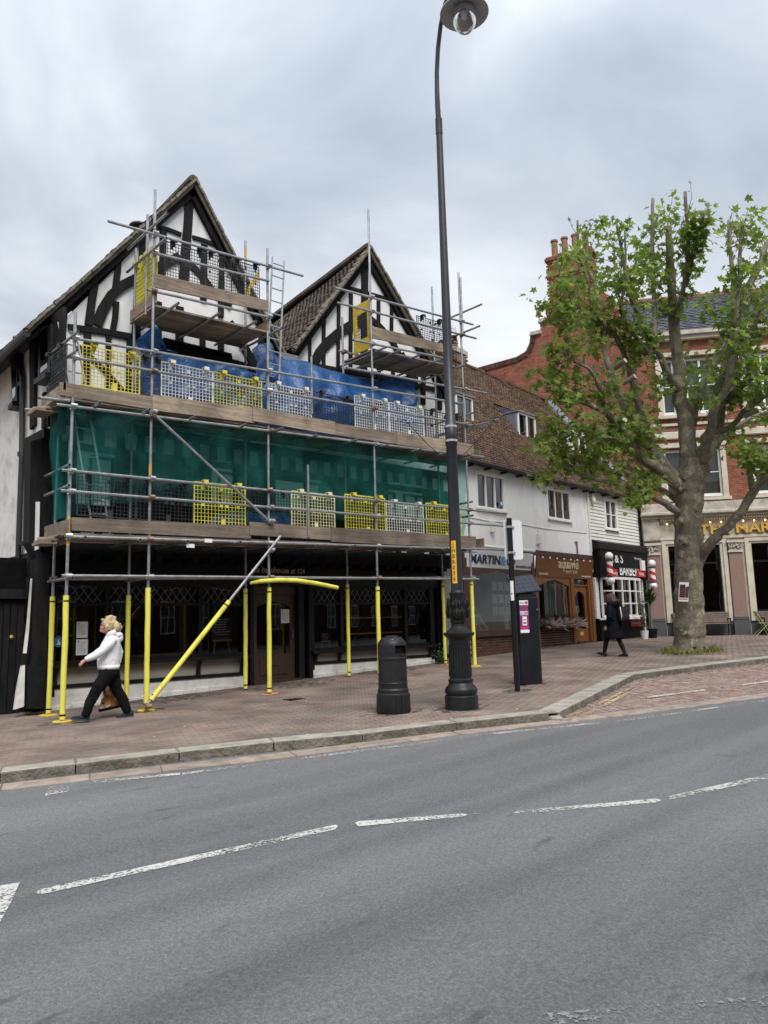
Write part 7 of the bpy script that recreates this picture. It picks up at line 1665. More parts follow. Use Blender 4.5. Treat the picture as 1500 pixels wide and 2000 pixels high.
# sign post seen from behind
S0 = UG(1011, 1350); S0 = V((S0.x, S0.y, zp(S0.x, S0.y)))
sp = thing('sign_post', S0, 'slim black pole carrying a parking sign seen from behind', 'sign post')
mb = MB(); mb.tube(S0, S0+Z*3.14, .05, 14, .05); smooth_angle(mb.build('pole', 'meter_black', sp))
sdn = V((.30, .955, 0)).normalized(); sde = V((sdn.y, -sdn.x, 0))
sq = S0+Z*2.75+sdn*.075+sde*.12
pts = []
for cx, cy, a0 in ((.15, .32, 0), (-.15, .32, 90), (-.15, -.32, 180), (.15, -.32, 270)):
    for k in range(5): a = rad(a0+22.5*k); pts.append(sq+sde*(cx+.05*math.cos(a))+Z*(cy+.05*math.sin(a)))
mb = MB(); mb.prism(pts, sdn*.006); mb.build('sign_plate', 'sign_white', sp, fix=True)
for z in (2.98, 2.50):
    mb = MB(); mb.lathe(S0+Z*z, [(.052, -.02), (.056, -.02), (.056, .02), (.052, .02)], 14); mb.obox(S0+Z*z, sde, sdn, Z, (-.03, .14), (.05, .072), (-.018, .018)); mb.build('clip', 'aluminium', sp)
tn = (EYE-S0); tn.z = 0; tn.normalize(); te2 = rv
mb = MB(); mb.grid([[S0+(tn*math.cos(a)+te2*math.sin(a))*.0525+Z*z for a in [(-.95+1.5*i/6) for i in range(7)]] for z in (1.62, 1.98)]); stk_ = mb.build('sticker', 'white_plastic', sp, smooth=True)
mb = MB(); mb.grid([[S0+(tn*math.cos(a)+te2*math.sin(a))*.0535+Z*z for a in [(-.6+.5*i/3) for i in range(4)]] for z in (1.73, 1.76)]); mb.build('print', 'ink', stk_)
mb = MB()
for _ in range(260):
    a = R.random()*6.3; r = abs(R.gauss(.05, .22)); p = V((S0.x+math.cos(a)*r*1.5, S0.y+math.sin(a)*r*.8, 0)); p.z = zp(p.x, p.y); d = V((R.gauss(0, .3), R.gauss(0, .3), 1)).normalized(); l = R.uniform(.01, .035); u = d.orthogonal()*.006; mb.add([p-u, p+u, p+d*l], [(0, 1, 2)])
o = mb.build('moss', 'grass_blade'); tag(o, 'thin fringe of moss and grass at the foot of the sign post', 'moss', kind='stuff')
# grime and painted contact shade round the feet of the street furniture
nt_ = MATS['grime_shade'].node_tree; b_ = nt_.nodes['Principled BSDF']; g_ = nt_.nodes.new('ShaderNodeNewGeometry'); nn_ = nt_.nodes.new('ShaderNodeTexNoise'); nn_.inputs['Scale'].default_value = 7; nn_.inputs['Detail'].default_value = 6; nt_.links.new(g_.outputs['Position'], nn_.inputs['Vector'])
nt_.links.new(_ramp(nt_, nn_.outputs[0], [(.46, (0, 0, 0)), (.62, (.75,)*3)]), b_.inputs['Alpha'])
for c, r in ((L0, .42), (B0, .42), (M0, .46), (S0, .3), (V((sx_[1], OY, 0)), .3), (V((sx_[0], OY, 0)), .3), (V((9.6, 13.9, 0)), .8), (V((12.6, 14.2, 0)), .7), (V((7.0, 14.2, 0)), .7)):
    mb = MB(); N = 20; pts = [V((c.x+math.cos(2*math.pi*k/N)*r*R.uniform(.75, 1.2)*1.3, c.y+math.sin(2*math.pi*k/N)*r*R.uniform(.75, 1.2)*.8, 0)) for k in range(N)]; mb.add([V((p.x, p.y, zp(p.x, p.y)+.0045)) for p in pts], [tuple(range(N))]); mb.build('grime_shade_patch', 'grime_shade', pave)
# ============================================================ OPPOSITE SIDE OF THE STREET (mirrored in the shop windows)
od = V((dk.x, dk.y, 0)).normalized(); on = V((-od.y, od.x, 0))
OF = Fr(V((0, 0, 0))-on*6.5-od*22, od); 
opp = thing('brick_terrace', OF.p(25, 0, -.5), 'brown brick terrace across the road with white sash windows, mirrored in the shop glass', 'terrace')
mb = MB(); OF.box(mb, (0, 120), (-4, 0), (-1.5, 9.6)); mb.build('wall', 'brick_brown', opp)
for k in range(32):
    for z in (1.3, 4.9):
        s = 2+3.7*k; mb = MB(); OF.box(mb, (s, s+1.2), (0, .05), (z, z+1.9)); w_ = mb.build('window', 'white_paint', opp); mb = MB()
        for a in (0, 1):
            for b in (0, 1): OF.box(mb, (s+.08+.55*a, s+.55+.55*a), (.05, .056), (z+.1+.88*b, z+.9+.88*b))
        mb.build('pane', 'glass_dark', w_)
mb = MB(); OF.box(mb, (0, 120), (-4.2, .3), (9.6, 9.8)); mb.build('eaves', 'white_paint', opp)
mb = MB(); q = [OF.p(0, .3, 9.8), OF.p(120, .3, 9.8), OF.p(120, -4, 12.4), OF.p(0, -4, 12.4)]; mb.hexa([a-Z*.15 for a in q], q); mb.build('roof', 'tile_brown', opp, fix=True)
# ============================================================ PLANE TREE
TD = 20.9
TB0 = UG(1349, 1273)
tree = thing('plane_tree', TB0, 'pollarded plane tree with mottled bark and a poster tied on, in front of the pub', 'tree')
def limb(px, rs, dd):
    n = len(px); P = [UD(x, y, TD+(dd[i] if hasattr(dd, '__len__') else dd*i/(n-1))) for i, (x, y) in enumerate(px)]
    return P, rs
def smooth_path(P, rs, k=4, jit=.02):
    out, rr = [], []
    n = len(P)
    for i in range(n-1):
        p0, p1, p2, p3 = P[max(i-1, 0)], P[i], P[i+1], P[min(i+2, n-1)]
        for j in range(k):
            t = j/k; q = .5*((2*p1)+(p2-p0)*t+(2*p0-5*p1+4*p2-p3)*t*t+(3*p1-p0-3*p2+p3)*t**3)
            r = rs[i]+(rs[i+1]-rs[i])*t; out.append(q+V((R.gauss(0, 1), R.gauss(0, 1), R.gauss(0, 1)))*jit*r); rr.append(r*R.uniform(.95, 1.06))
    out.append(P[-1]); rr.append(rs[-1]); return out, rr
trunk_px = [(1349, 1278), (1348, 1262), (1347, 1235), (1346, 1195), (1345, 1150), (1345, 1100), (1345, 1050), (1344, 1005), (1347, 968), (1350, 930), (1352, 895)]
P, rs = smooth_path([UD(x, y, TD) for x, y in trunk_px], [.56, .47, .41, .385, .37, .365, .355, .35, .39, .38, .31], 5)
mb = MB(); mb.path(P, rs, 22)
# burrs and root flare
for _ in range(26):
    p = UD(R.uniform(1328, 1366), R.uniform(930, 1120), TD-.32); mb.ball(p, R.uniform(.04, .09), 7)
tr_o = mb.build('trunk', 'bark', tree, smooth=True)
rmod = tr_o.modifiers.new('fuse', 'REMESH'); rmod.mode = 'VOXEL'; rmod.voxel_size = .045; rmod.use_smooth_shade = True
tx = bpy.data.textures.new('bark_lumps', 'CLOUDS'); tx.noise_scale = .35
dm_ = tr_o.modifiers.new('lumps', 'DISPLACE'); dm_.texture = tx; dm_.strength = .06; dm_.texture_coords = 'GLOBAL'
LB = [
 ([(1350, 930), (1345, 880), (1340, 830), (1330, 780), (1325, 720), (1318, 650), (1312, 560), (1308, 490), (1304, 442)], [.30, .27, .24, .22, .20, .17, .13, .11, .09], [0, 0, .1, .2, .3, .3, .4, .4, .4]),
 ([(1358, 940), (1378, 880), (1396, 830), (1408, 770), (1425, 700), (1440, 610), (1470, 545), (1500, 470)], [.28, .25, .22, .20, .17, .13, .10, .07], [0, -.2, -.3, -.4, -.4, -.3, -.2, 0]),
 ([(1372, 905), (1385, 850), (1396, 800), (1420, 755), (1432, 700), (1440, 640)], [.2, .17, .15, .13, .1, .08], [-.2, -.7, -1.1, -1.4, -1.6, -1.8]),
 ([(1350, 830), (1366, 770), (1385, 730), (1408, 690), (1425, 650), (1432, 560), (1425, 480), (1424, 430)], [.17, .15, .13, .12, .11, .09, .08, .07], [.1, .5, .8, 1.1, 1.3, 1.5, 1.6, 1.7]),
 ([(1340, 965), (1305, 930), (1268, 905), (1240, 880), (1215, 845), (1180, 805), (1150, 790), (1112, 780)], [.26, .22, .19, .17, .14, .11, .08, .05], [0, -.2, -.4, -.6, -.9, -1.2, -1.4, -1.6]),
 ([(1322, 940), (1285, 895), (1262, 870), (1235, 825), (1212, 780), (1190, 720), (1178, 660), (1168, 580), (1150, 520), (1146, 470)], [.22, .19, .17, .15, .14, .12, .10, .08, .06, .05], [0, .2, .4, .6, .8, 1, 1.2, 1.4, 1.6, 1.7]),
 ([(1270, 880), (1262, 830), (1240, 770), (1225, 710), (1205, 660), (1180, 640), (1130, 600), (1092, 530)], [.16, .14, .12, .10, .09, .08, .06, .04], [.3, 0, -.3, -.5, -.7, -.9, -1.0, -1.1]),
 ([(1330, 1005), (1300, 985), (1262, 962), (1225, 950), (1180, 940), (1130, 925), (1090, 900)], [.15, .13, .11, .09, .07, .05, .03], [0, -.4, -.8, -1.0, -1.2, -1.3, -1.4]),
 ([(1330, 985), (1300, 960), (1270, 950), (1240, 930), (1205, 925), (1165, 905)], [.13, .11, .09, .07, .06, .04], [.1, .5, .8, 1, 1.2, 1.4]),
 ([(1358, 1108), (1378, 1075), (1402, 1048), (1432, 1015), (1462, 975), (1482, 945), (1510, 925), (1550, 890)], [.22, .19, .175, .165, .155, .14, .11, .07], [0, -.3, -.5, -.7, -.9, -1, -1.1, -1.2]),
 ([(1470, 955), (1464, 925), (1475, 900), (1500, 885)], [.13, .10, .07, .05], [-.9, -1.1, -1.2, -1.3]),
 ([(1328, 770), (1300, 720), (1275, 670), (1250, 620), (1228, 570), (1216, 500), (1204, 435)], [.15, .13, .11, .09, .08, .06, .04], [.2, -.2, -.5, -.8, -1, -1.2, -1.3]),
 ([(1282, 690), (1278, 600), (1274, 480), (1275, 388)], [.10, .09, .075, .065], [-.4, .2, .6, .9]),
 ([(1318, 640), (1335, 560), (1345, 480), (1338, 375)], [.12, .09, .07, .06], [.3, -.3, -.7, -.9]),
 ([(1340, 560), (1352, 500), (1366, 455), (1374, 418)], [.08, .07, .06, .055], [-.3, -.6, -.9, -1]),
 ([(1400, 800), (1440, 760), (1480, 735), (1530, 715)], [.13, .10, .08, .05], [-.4, -.8, -1.1, -1.3]),
 ([(1380, 880), (1420, 850), (1460, 820), (1510, 800)], [.14, .11, .08, .05], [.1, .4, .6, .8]),
 ([(1380, 860), (1430, 830), (1470, 790), (1520, 760)], [.12, .10, .07, .05], [-.2, -.5, -.8, -1]),
 ([(1440, 690), (1466, 650), (1490, 600), (1530, 540)], [.11, .09, .08, .05], [-.4, -.7, -.9, -1]),
 ([(1255, 880), (1225, 860), (1190, 855), (1155, 845), (1120, 838)], [.08, .06, .05, .04, .025], [-.4, -.9, -1.3, -1.6, -1.8]),
 ([(1180, 790), (1168, 750), (1150, 720), (1125, 708), (1110, 690)], [.08, .07, .06, .05, .04], [-1.1, -1.3, -1.4, -1.5, -1.5]),
 ([(1165, 650), (1155, 600), (1150, 560), (1132, 500), (1128, 430)], [.07, .06, .055, .05, .04], [1.2, .8, .5, .2, 0]),
 ([(1130, 605), (1100, 640), (1070, 625)], [.05, .04, .03], [-1, -1.2, -1.4]),
 ([(1280, 700), (1235, 650), (1214, 600), (1222, 545), (1220, 450)], [.08, .07, .06, .045, .03], [-.5, -1, -1.4, -1.6, -1.7]),
 ([(1436, 640), (1444, 560), (1446, 480), (1452, 430)], [.07, .06, .06, .055], [-1.8, -1.7, -1.6, -1.6]),
]
TIPS = []
for i, (px, rr, dd) in enumerate(LB):
    P, rs = smooth_path([UD(x, y, TD+dd[k]) for k, (x, y) in enumerate(px)], rr, 4, .12)
    rs = [r_*(.90 if i < 2 else .72) for r_ in rs]; mb = MB(); mb.path(P, rs, 10 if rr[0] > .12 else 7); mb.build('bough', 'bark' if rr[0] > .2 else 'bark_bough', tree, smooth=True)
    if rr[-1] > .05: mb = MB(); d = (P[-1]-P[-2]).normalized(); mb.tube(P[-1]+d*.001, P[-1]+d*.012, rs[-1]*.97, 10); mb.build('cut_end', 'cut_wood', tree)
    TIPS += [(P[k], rs[k]) for k in range(len(P)) if rs[k] < .19 or k > len(P)*.45]
for x, y, dd in ((1220, 820, -1.2), (1240, 735, -1.2), (1221, 704, -1.3), (1460, 797, -1), (1480, 800, -1.1), (1120, 842, -1.8), (1318, 758, .0)):
    p = UD(x, y, TD+dd); d = (V((R.gauss(0, .3), -1, .35))).normalized(); mb = MB(); mb.tube(p+d*-.35, p, .07, 8); o = mb.build('stub', 'bark_bough', tree); mb = MB(); mb.tube(p, p+d*.012, .066, 10); mb.build('cut_end', 'cut_wood', tree)
SIL = [(1062, 470), (1090, 478), (1130, 445), (1165, 425), (1200, 425), (1240, 420), (1300, 395), (1325, 372), (1352, 385), (1400, 385), (1450, 400), (1500, 425), (1640, 450), (1640, 915), (1500, 912), (1455, 890), (1405, 850), (1330, 830), (1290, 880), (1262, 1012), (1238, 1000), (1220, 950), (1150, 935), (1110, 950), (1052, 960), (1046, 900), (1085, 850), (1040, 820), (1045, 800), (1090, 770), (1050, 700), (1080, 640), (1060, 560), (1090, 510)]
def topx(p):
    q = p-EYE; d = q.dot(FWD); return 750+FOC*q.dot(RT)/d, 1000-FOC*q.dot(UP)/d
# leaf blade: five-lobed, slightly folded along the midrib
lobes = [(0, 0), (.10, -.06), (.42, .02), (.26, .22), (.50, .52), (.20, .50), (.0, 1.0), (-.20, .50), (-.50, .52), (-.26, .22), (-.42, .02), (-.10, -.06)]
mb = MB(); mb.ct = 0.0
vs = [V((x, y, abs(x)*.28-.10*y*y)) for x, y in lobes]+[V((0, .42, .0))]; mb.add(vs, [(12, i, (i+1) % 12) for i in range(12)])
leafm = mb.mesh('leaf', 'leaf', smooth=False)
lm = []; tw = MB(); cnt = 0
low_bias = [t for t in TIPS]
tries = 0
while cnt < 335 and tries < 6000:
    tries += 1
    p, r = R.choice(low_bias); out = p-UD(1345, 760, TD); out.z *= .35; out = out.normalized() if out.length > .01 else V((0, 0, 1))
    d = (out*R.uniform(.0, .9)+V((R.gauss(0, .55), R.gauss(0, .55), R.uniform(-.25, .95)))).normalized(); L = R.uniform(.25, 1.05); c = p+d*L
    x, y = topx(c)
    if not inpoly(x, y, SIL): continue
    if 1290 < x < 1420 and y > 800 and R.random() < .7: continue
    cnt += 1; mid = (p+c)/2+V((R.gauss(0, .05), R.gauss(0, .05), R.gauss(0, .05))); tw.path([p, mid, c], [.013, .009, .005], 4, cap=False)
    for _ in range(R.randint(10, 19)):
        t = R.uniform(.35, 1.15); q = p+(c-p)*t+V((R.gauss(0, .15), R.gauss(0, .15), R.gauss(0, .13))); s = R.uniform(.12, .25)
        n_ = V((R.gauss(0, .55), R.gauss(-.15, .55), R.uniform(.15, 1))).normalized(); ty = V((q.x-p.x, q.y-p.y, -.35))+V((R.gauss(0, .3), R.gauss(0, .3), R.gauss(0, .3))); ty = ty-n_*ty.dot(n_); ty.normalize(); lm.append(frame(q, ty.cross(n_), ty, n_, (s, s, s)))
# drooping sprays at the lower left edge of the crown
for _ in range(150):
    px_, py_ = R.choice([(1075, 900), (1100, 880), (1065, 925), (1120, 900), (1150, 890), (1090, 850), (1075, 740), (1090, 700), (1100, 640), (1245, 985), (1255, 965), (1180, 870), (1070, 600), (1085, 560), (1480, 890), (1450, 870), (1110, 800), (1440, 560), (1470, 520), (1490, 600), (1460, 660), (1500, 560), (1420, 520), (1480, 470), (1380, 600), (1250, 520), (1480, 720)])
    c = UD(px_+R.gauss(0, 16), py_+R.gauss(0, 16), TD+R.uniform(-2, -.6)); p = min(TIPS, key=lambda t: (t[0]-c).length)[0]
    if R.random() < .6: tw.path([p, (p+c)/2+Z*.08, c], [.013, .009, .005], 4, cap=False)
    for _k in range(R.randint(8, 14)):
        q = c+V((R.gauss(0, .15), R.gauss(0, .15), R.gauss(0, .12))); s = R.uniform(.12, .24); n_ = V((R.gauss(0, .55), R.gauss(-.15, .55), R.uniform(.15, 1))).normalized(); ty = V((R.gauss(0, .6), R.gauss(0, .6), -.4)); ty = ty-n_*ty.dot(n_); ty.normalize(); lm.append(frame(q, ty.cross(n_), ty, n_, (s, s, s)))
# small upright shoots with few leaves on the cut tops
for _ in range(70):
    p, r = R.choice([t for t in TIPS if t[0].z > 9]); c = p+V((R.gauss(0, .18), R.gauss(0, .18), R.uniform(.35, .85))); tw.path([p, (p+c)/2+V((R.gauss(0, .05), R.gauss(0, .05), 0)), c], [.011, .008, .004], 4, cap=False)
    for k in range(4): n_ = V((R.gauss(0, .6), R.gauss(0, .6), .6)).normalized(); ty = n_.orthogonal().normalized(); s = R.uniform(.07, .14); lm.append(frame(p+(c-p)*R.uniform(.5, 1.05), ty.cross(n_), ty, n_, (s, s, s)))
for _ in range(420):
    p, r = R.choice(TIPS); a = (p-UD(1345, 800, TD)); a.z *= .4; d = (a.normalized()*.6+V((R.gauss(0, .5), R.gauss(0, .5), R.uniform(-.1, .8)))).normalized(); L = R.uniform(.2, .7); c = p+d*L
    if inpoly(*topx(c), SIL): tw.path([p, p+d*L*.5+V((R.gauss(0, .04), R.gauss(0, .04), .03)), c], [.012, .008, .004], 4, cap=False)
tw.build('twigs', 'bark_bough', tree)['kind'] = 'stuff'
pieces(tree, 'leaf', leafm, 'leaf', lm, 300)
# the far side of the crown and loose outer sprays thicken the edge
# earth, grass tuft, poster
mb = MB(); N = 26; pts = [V((TB0.x+math.cos(2*math.pi*k/N)*.85*R.uniform(.8, 1.15), TB0.y+math.sin(2*math.pi*k/N)*.8*R.uniform(.85, 1.1), 0)) for k in range(N)]; mb.add([V((p.x, p.y, zp(p.x, p.y)+.004)) for p in pts]+[V((TB0.x, TB0.y, TB0.z+.06))], [(k, (k+1) % N, N) for k in range(N)]); tag(mb.build('tree_pit', 'soil', smooth=True), kind='structure')
mb = MB()
for _ in range(2000):
    a = R.random()*6.3; r = .46+abs(R.gauss(0, .15)); p = V((TB0.x+math.cos(a)*r*1.25, TB0.y+math.sin(a)*r, 0)); p.z = zp(p.x, p.y); l = R.uniform(.05, .24)*(1 if r < .8 else .6); d = V((R.gauss(0, .4), R.gauss(0, .4), 1)).normalized(); u = V((-d.y, d.x, 0)).normalized()*.007 if abs(d.x)+abs(d.y) > .01 else V((.007, 0, 0)); b = V((R.gauss(0, .04), R.gauss(0, .04), -.02))
    mb.add([p-u, p+u, p+d*l*.6+u*.6, p+d*l*.6-u*.6], [(0, 1, 2, 3)]); mb.add([p+d*l*.6-u*.6, p+d*l*.6+u*.6, p+d*l+b], [(0, 1, 2)])
tag(mb.build('grass', 'grass_blade'), 'tufts of rough grass round the foot of the plane tree', 'grass', kind='stuff')
pp = [UD(x, y, TD-.47) for x, y in ((1325, 1174.5), (1344.5, 1175), (1345.5, 1137.5), (1327, 1137))]
po = thing('poster', pp[0], 'white event poster with dark picture fixed to the plane tree trunk', 'poster'); bk_ = FWD*.01
mb = MB(); mb.hexa([p+bk_ for p in pp], pp); mb.build('sheet', 'paper', po, fix=True)
def pq(a, b): return pp[0]+(pp[1]-pp[0])*a+(pp[3]-pp[0])*b-FWD*.004
mb = MB(); mb.add([pq(.06, .2), pq(.62, .2), pq(.62, .88), pq(.06, .88)], [(0, 1, 2, 3)]); mb.build('dark_picture', 'board_black', po); mb = MB(); mb.add([pq(.64, .2), pq(.96, .2), pq(.96, .8), pq(.64, .75)], [(0, 1, 2, 3)]); mb.build('grey_picture', 'steel_dark', po)
mb = MB(); mb.add([pq(.04, .1), pq(.9, .1), pq(.9, .15), pq(.04, .15)], [(0, 1, 2, 3)])
for b in (.62, .5, .4, .3): mb.add([pq(.15, b)-FWD*.003, pq(.55, b)-FWD*.003, pq(.55, b+.03)-FWD*.003, pq(.15, b+.03)-FWD*.003], [(0, 1, 2, 3)])
mb.build('red_print', 'red_sign', po)
# ============================================================ PEOPLE
def fuse(mb, name, m, parent, voxel=.012, it=3, wr=0, ws=.12, fac=.5):
    o = mb.build(name, m, parent, smooth=True, fix=True); r = o.modifiers.new('fuse', 'REMESH'); r.mode = 'VOXEL'; r.voxel_size = voxel; r.use_smooth_shade = True
    s = o.modifiers.new('soft', 'SMOOTH'); s.iterations = it; s.factor = fac
    if wr:
        tx = bpy.data.textures.new('folds', 'CLOUDS'); tx.noise_scale = ws; tx.noise_depth = 2
        d = o.modifiers.new('folds', 'DISPLACE'); d.texture = tx; d.strength = wr; d.texture_coords = 'LOCAL'
    return o
class Body:
    def __init__(s, base, head):
        s.b = V(base); s.f = V(head).normalized(); s.l = Z.cross(s.f)
    def p(s, f, l, z): return s.b+s.f*f+s.l*l+Z*z
    def loft(s, mb, rings, n=18):
        """rings: (f, l, z, radius forward, radius sideways)"""
        vs = []
        for f, l, z, rf, rl in rings: vs += [s.p(f+rf*math.cos(2*math.pi*k/n), l+rl*math.sin(2*math.pi*k/n), z) for k in range(n)]
        m = len(rings); fs = [(i*n+k, i*n+(k+1) % n, (i+1)*n+(k+1) % n, (i+1)*n+k) for i in range(m-1) for k in range(n)]
        fs += [tuple(range(n-1, -1, -1)), tuple(range((m-1)*n, m*n))]; mb.add(vs, fs)
    def tube(s, mb, pts, rs, n=12): mb.path([s.p(*q) for q in pts], rs, n)
    def ell(s, mb, c, rf, rl, rz, n=14):
        m = 9; vs = []
        for i in range(m+1):
            a = math.pi*i/m; vs += [s.p(c[0]+rf*math.sin(a)*math.cos(2*math.pi*k/n), c[1]+rl*math.sin(a)*math.sin(2*math.pi*k/n), c[2]+rz*math.cos(a)) for k in range(n)]
        mb.add(vs, [(i*n+k, (i+1)*n+k, (i+1)*n+(k+1) % n, i*n+(k+1) % n) for i in range(m) for k in range(n)])
    def hand(s, mb, w, d, palm, side, curl=.3, k=1.0):
        """w wrist point, d direction of the fingers, palm normal, side towards the thumb (all in f, l, z)"""
        w, d, palm, side = V(w), V(d).normalized(), V(palm).normalized(), V(side).normalized(); T = lambda q: s.p(*q)
        mb.path([T(w-d*.02), T(w+d*.03*k), T(w+d*.085*k)], [.026*k, .030*k, .030*k], 8)
        for i, (off, ln) in enumerate(((.030, .062), (.010, .072), (-.010, .068), (-.029, .052))):
            a = w+d*.075*k+side*off*k; b = a+(d+palm*curl*.5).normalized()*ln*.5*k+side*off*.25; c = b+(d+palm*curl*1.6).normalized()*ln*.5*k; mb.path([T(a), T(b), T(c)], [.0105*k, .0095*k, .0075*k], 6)
        a = w+d*.015*k+side*.024*k; b = a+(d*.7+side*.8+palm*.3).normalized()*.042*k; c = b+(d+side*.15+palm*.4).normalized()*.034*k; mb.path([T(a), T(b), T(c)], [.013*k, .012*k, .009*k], 6)
# ---- woman in a white hoodie, mid-stride
W0 = UG(214, 1405); W0 = V((W0.x, W0.y, zp(W0.x, W0.y)))
wm = thing('person', W0, 'person with short blond hair in white hoodie and black trousers striding with a shopping bag', 'person', None)
b = Body(W0, (-.94, .34, 0))
mb = MB()
b.ell(mb, (.075, 0, 1.505), .098, .076, .112); b.ell(mb, (.118, 0, 1.445), .058, .052, .062); b.ell(mb, (.165, 0, 1.478), .020, .013, .020, 8); b.tube(mb, [(.150, 0, 1.51), (.172, 0, 1.472)], [.010, .013], 6); b.ell(mb, (.165, 0, 1.418), .022, .026, .020, 8)
for s in (-1, 1): b.ell(mb, (.055, s*.076, 1.49), .022, .012, .032, 8); b.ell(mb, (.135, s*.042, 1.47), .03, .022, .03, 8)
b.tube(mb, [(.05, 0, 1.44), (.03, 0, 1.36), (.0, 0, 1.28)], [.058, .060, .08])
b.loft(mb, [(.02, 0, .76, .12, .15), (.03, 0, .95, .13, .16), (.02, 0, 1.15, .12, .17), (.0, 0, 1.28, .09, .17), (.0, 0, 1.34, .05, .08)])
for s, el, wr in ((1, (.17, .23, 1.10), (.36, .235, .985)), (-1, (-.14, -.25, 1.05), (-.09, -.25, .80))):
    b.tube(mb, [(.0, s*.17, 1.29), el, wr], [.055, .045, .030])
b.hand(mb, (.385, .235, .972), (.8, .0, -.6), (-.5, -.3, -.6), (.4, -.9, .2), .5); b.hand(mb, (-.088, -.25, .785), (.08, 0, -1), (.0, 1, 0), (1, 0, .1), 1.4)
for s, kn, an in ((1, (.22, .10, .46), (.37, .10, .10)), (-1, (-.10, -.09, .45), (-.27, -.09, .10))):
    b.tube(mb, [(.0, s*.085, .80), kn, an], [.095, .062, .045])
fuse(mb, 'body', 'skin', wm, .0075, 2)
mb = MB()
b.loft(mb, [(.03, 0, .80, .160, .19), (.035, 0, .84, .172, .20), (.04, 0, .93, .178, .20), (.03, 0, 1.05, .172, .20), (.012, 0, 1.18, .158, .20), (-.005, 0, 1.28, .13, .19), (-.005, 0, 1.345, .095, .12), (.01, 0, 1.38, .075, .085)])
b.tube(mb, [(-.01, .175, 1.285), (.05, .225, 1.20), (.155, .245, 1.10), (.25, .245, 1.035), (.35, .238, .992), (.375, .236, .980)], [.084, .082, .072, .064, .052, .042]); b.tube(mb, [(-.01, -.175, 1.285), (-.08, -.23, 1.17), (-.13, -.25, 1.05), (-.11, -.25, .92), (-.09, -.25, .83)], [.09, .086, .075, .065, .048])
b.ell(mb, (-.095, 0, 1.345), .085, .13, .06); b.ell(mb, (-.135, 0, 1.29), .05, .10, .07); b.tube(mb, [(.06, -.07, 1.35), (.02, -.10, 1.37), (-.06, -.11, 1.39)], [.035, .045, .05]); b.tube(mb, [(.06, .07, 1.35), (.02, .10, 1.37), (-.06, .11, 1.39)], [.035, .045, .05])
fuse(mb, 'hoodie', 'hoodie', wm, .010, 6, .022, .15)
mb = MB(); b.loft(mb, [(.03, 0, .80, .168, .197), (.035, 0, .865, .176, .203)]); b.loft(mb, [(.03, 0, .805, .15, .17), (.035, 0, .86, .15, .17)]); b.tube(mb, [(.362, .237, .986), (.388, .236, .972)], [.045, .042]); mb.build('ribbing', 'hoodie', wm, smooth=True)
mb = MB()
b.loft(mb, [(.02, 0, .70, .15, .17), (.02, 0, .80, .165, .185), (.03, 0, .87, .165, .19)])
b.tube(mb, [(.02, .085, .78), (.12, .095, .62), (.22, .10, .47), (.30, .10, .30), (.37, .10, .085)], [.128, .112, .092, .083, .066]); b.tube(mb, [(-.01, -.085, .78), (-.05, -.09, .62), (-.105, -.09, .46), (-.20, -.09, .30), (-.285, -.09, .085)], [.128, .112, .092, .083, .066])
fuse(mb, 'trousers', 'trousers', wm, .011, 5, .022, .12)
def shoe(b, f, l, zh, pitch, name, m, parent, L=.27, sole='sole'):
    mb = MB(); c, s_ = math.cos(pitch), math.sin(pitch)
    def q(a, lw, z): return b.p(f+a*c-z*s_, l+lw, zh+a*s_+z*c)
    n = 12
    for rings in ([(-.075, .036, 0, .085), (-.05, .04, 0, .10), (0, .042, 0, .098), (.06, .046, 0, .075), (.12, .048, 0, .058), (.17, .040, 0, .045), (.195, .02, 0, .03)],):
        vs = []
        for a, w_, z0, z1 in rings: vs += [q(a*L/.27, w_*math.cos(2*math.pi*k/n), (z0+z1)/2+(z1-z0)/2*math.sin(2*math.pi*k/n)) for k in range(n)]
        m_ = len(rings); mb.add(vs, [(i*n+k, i*n+(k+1) % n, (i+1)*n+(k+1) % n, (i+1)*n+k) for i in range(m_-1) for k in range(n)]+[tuple(range(n-1, -1, -1)), tuple(range((m_-1)*n, m_*n))])
    o = mb.build(name, m, parent, smooth=True, fix=True)
    mb = MB(); P = [(-.078, .03), (-.04, .042), (.03, .044), (.11, .052), (.17, .042), (.198, .016)]
    mb.prism([q(a*L/.27, w_, -.004) for a, w_ in P]+[q(a*L/.27, -w_, -.004) for a, w_ in reversed(P)], (q(0, 0, .02)-q(0, 0, -.004))); mb.build('sole', sole, o, fix=True); return o
shoe(b, .385, .10, .022, .16, 'trainer', 'trainer', wm); shoe(b, -.30, -.09, .012, -.06, 'trainer', 'trainer', wm)
mb = MB(); b.tube(mb, [(.37, .10, .10), (.375, .10, .07)], [.05, .048]); b.tube(mb, [(-.275, -.09, .11), (-.285, -.09, .07)], [.05, .048]); mb.build('sock', 'trousers', wm, smooth=True)
mb = MB(); b.ell(mb, (.03, 0, 1.54), .118, .100, .098); b.ell(mb, (-.03, 0, 1.48), .105, .108, .10); b.ell(mb, (-.045, 0, 1.43), .085, .10, .06)
for s in (-1, 1):
    for k in range(9): f0 = .11-.024*k; b.tube(mb, [(f0+.02, s*.055, 1.61-.008*k), (f0+.005, s*.098, 1.545), (f0-.018, s*.108, 1.48), (f0-.03, s*.100, 1.415+R.uniform(-.015, .02))], [.022, .028, .027, .016], 8)
for k in range(9): l = -.06+.015*k; b.tube(mb, [(-.11, l, 1.53), (-.145+abs(l)*.3, l*1.2, 1.46), (-.12+abs(l)*.3, l*1.1, 1.39+R.uniform(-.01, .02))], [.03, .03, .018], 8)
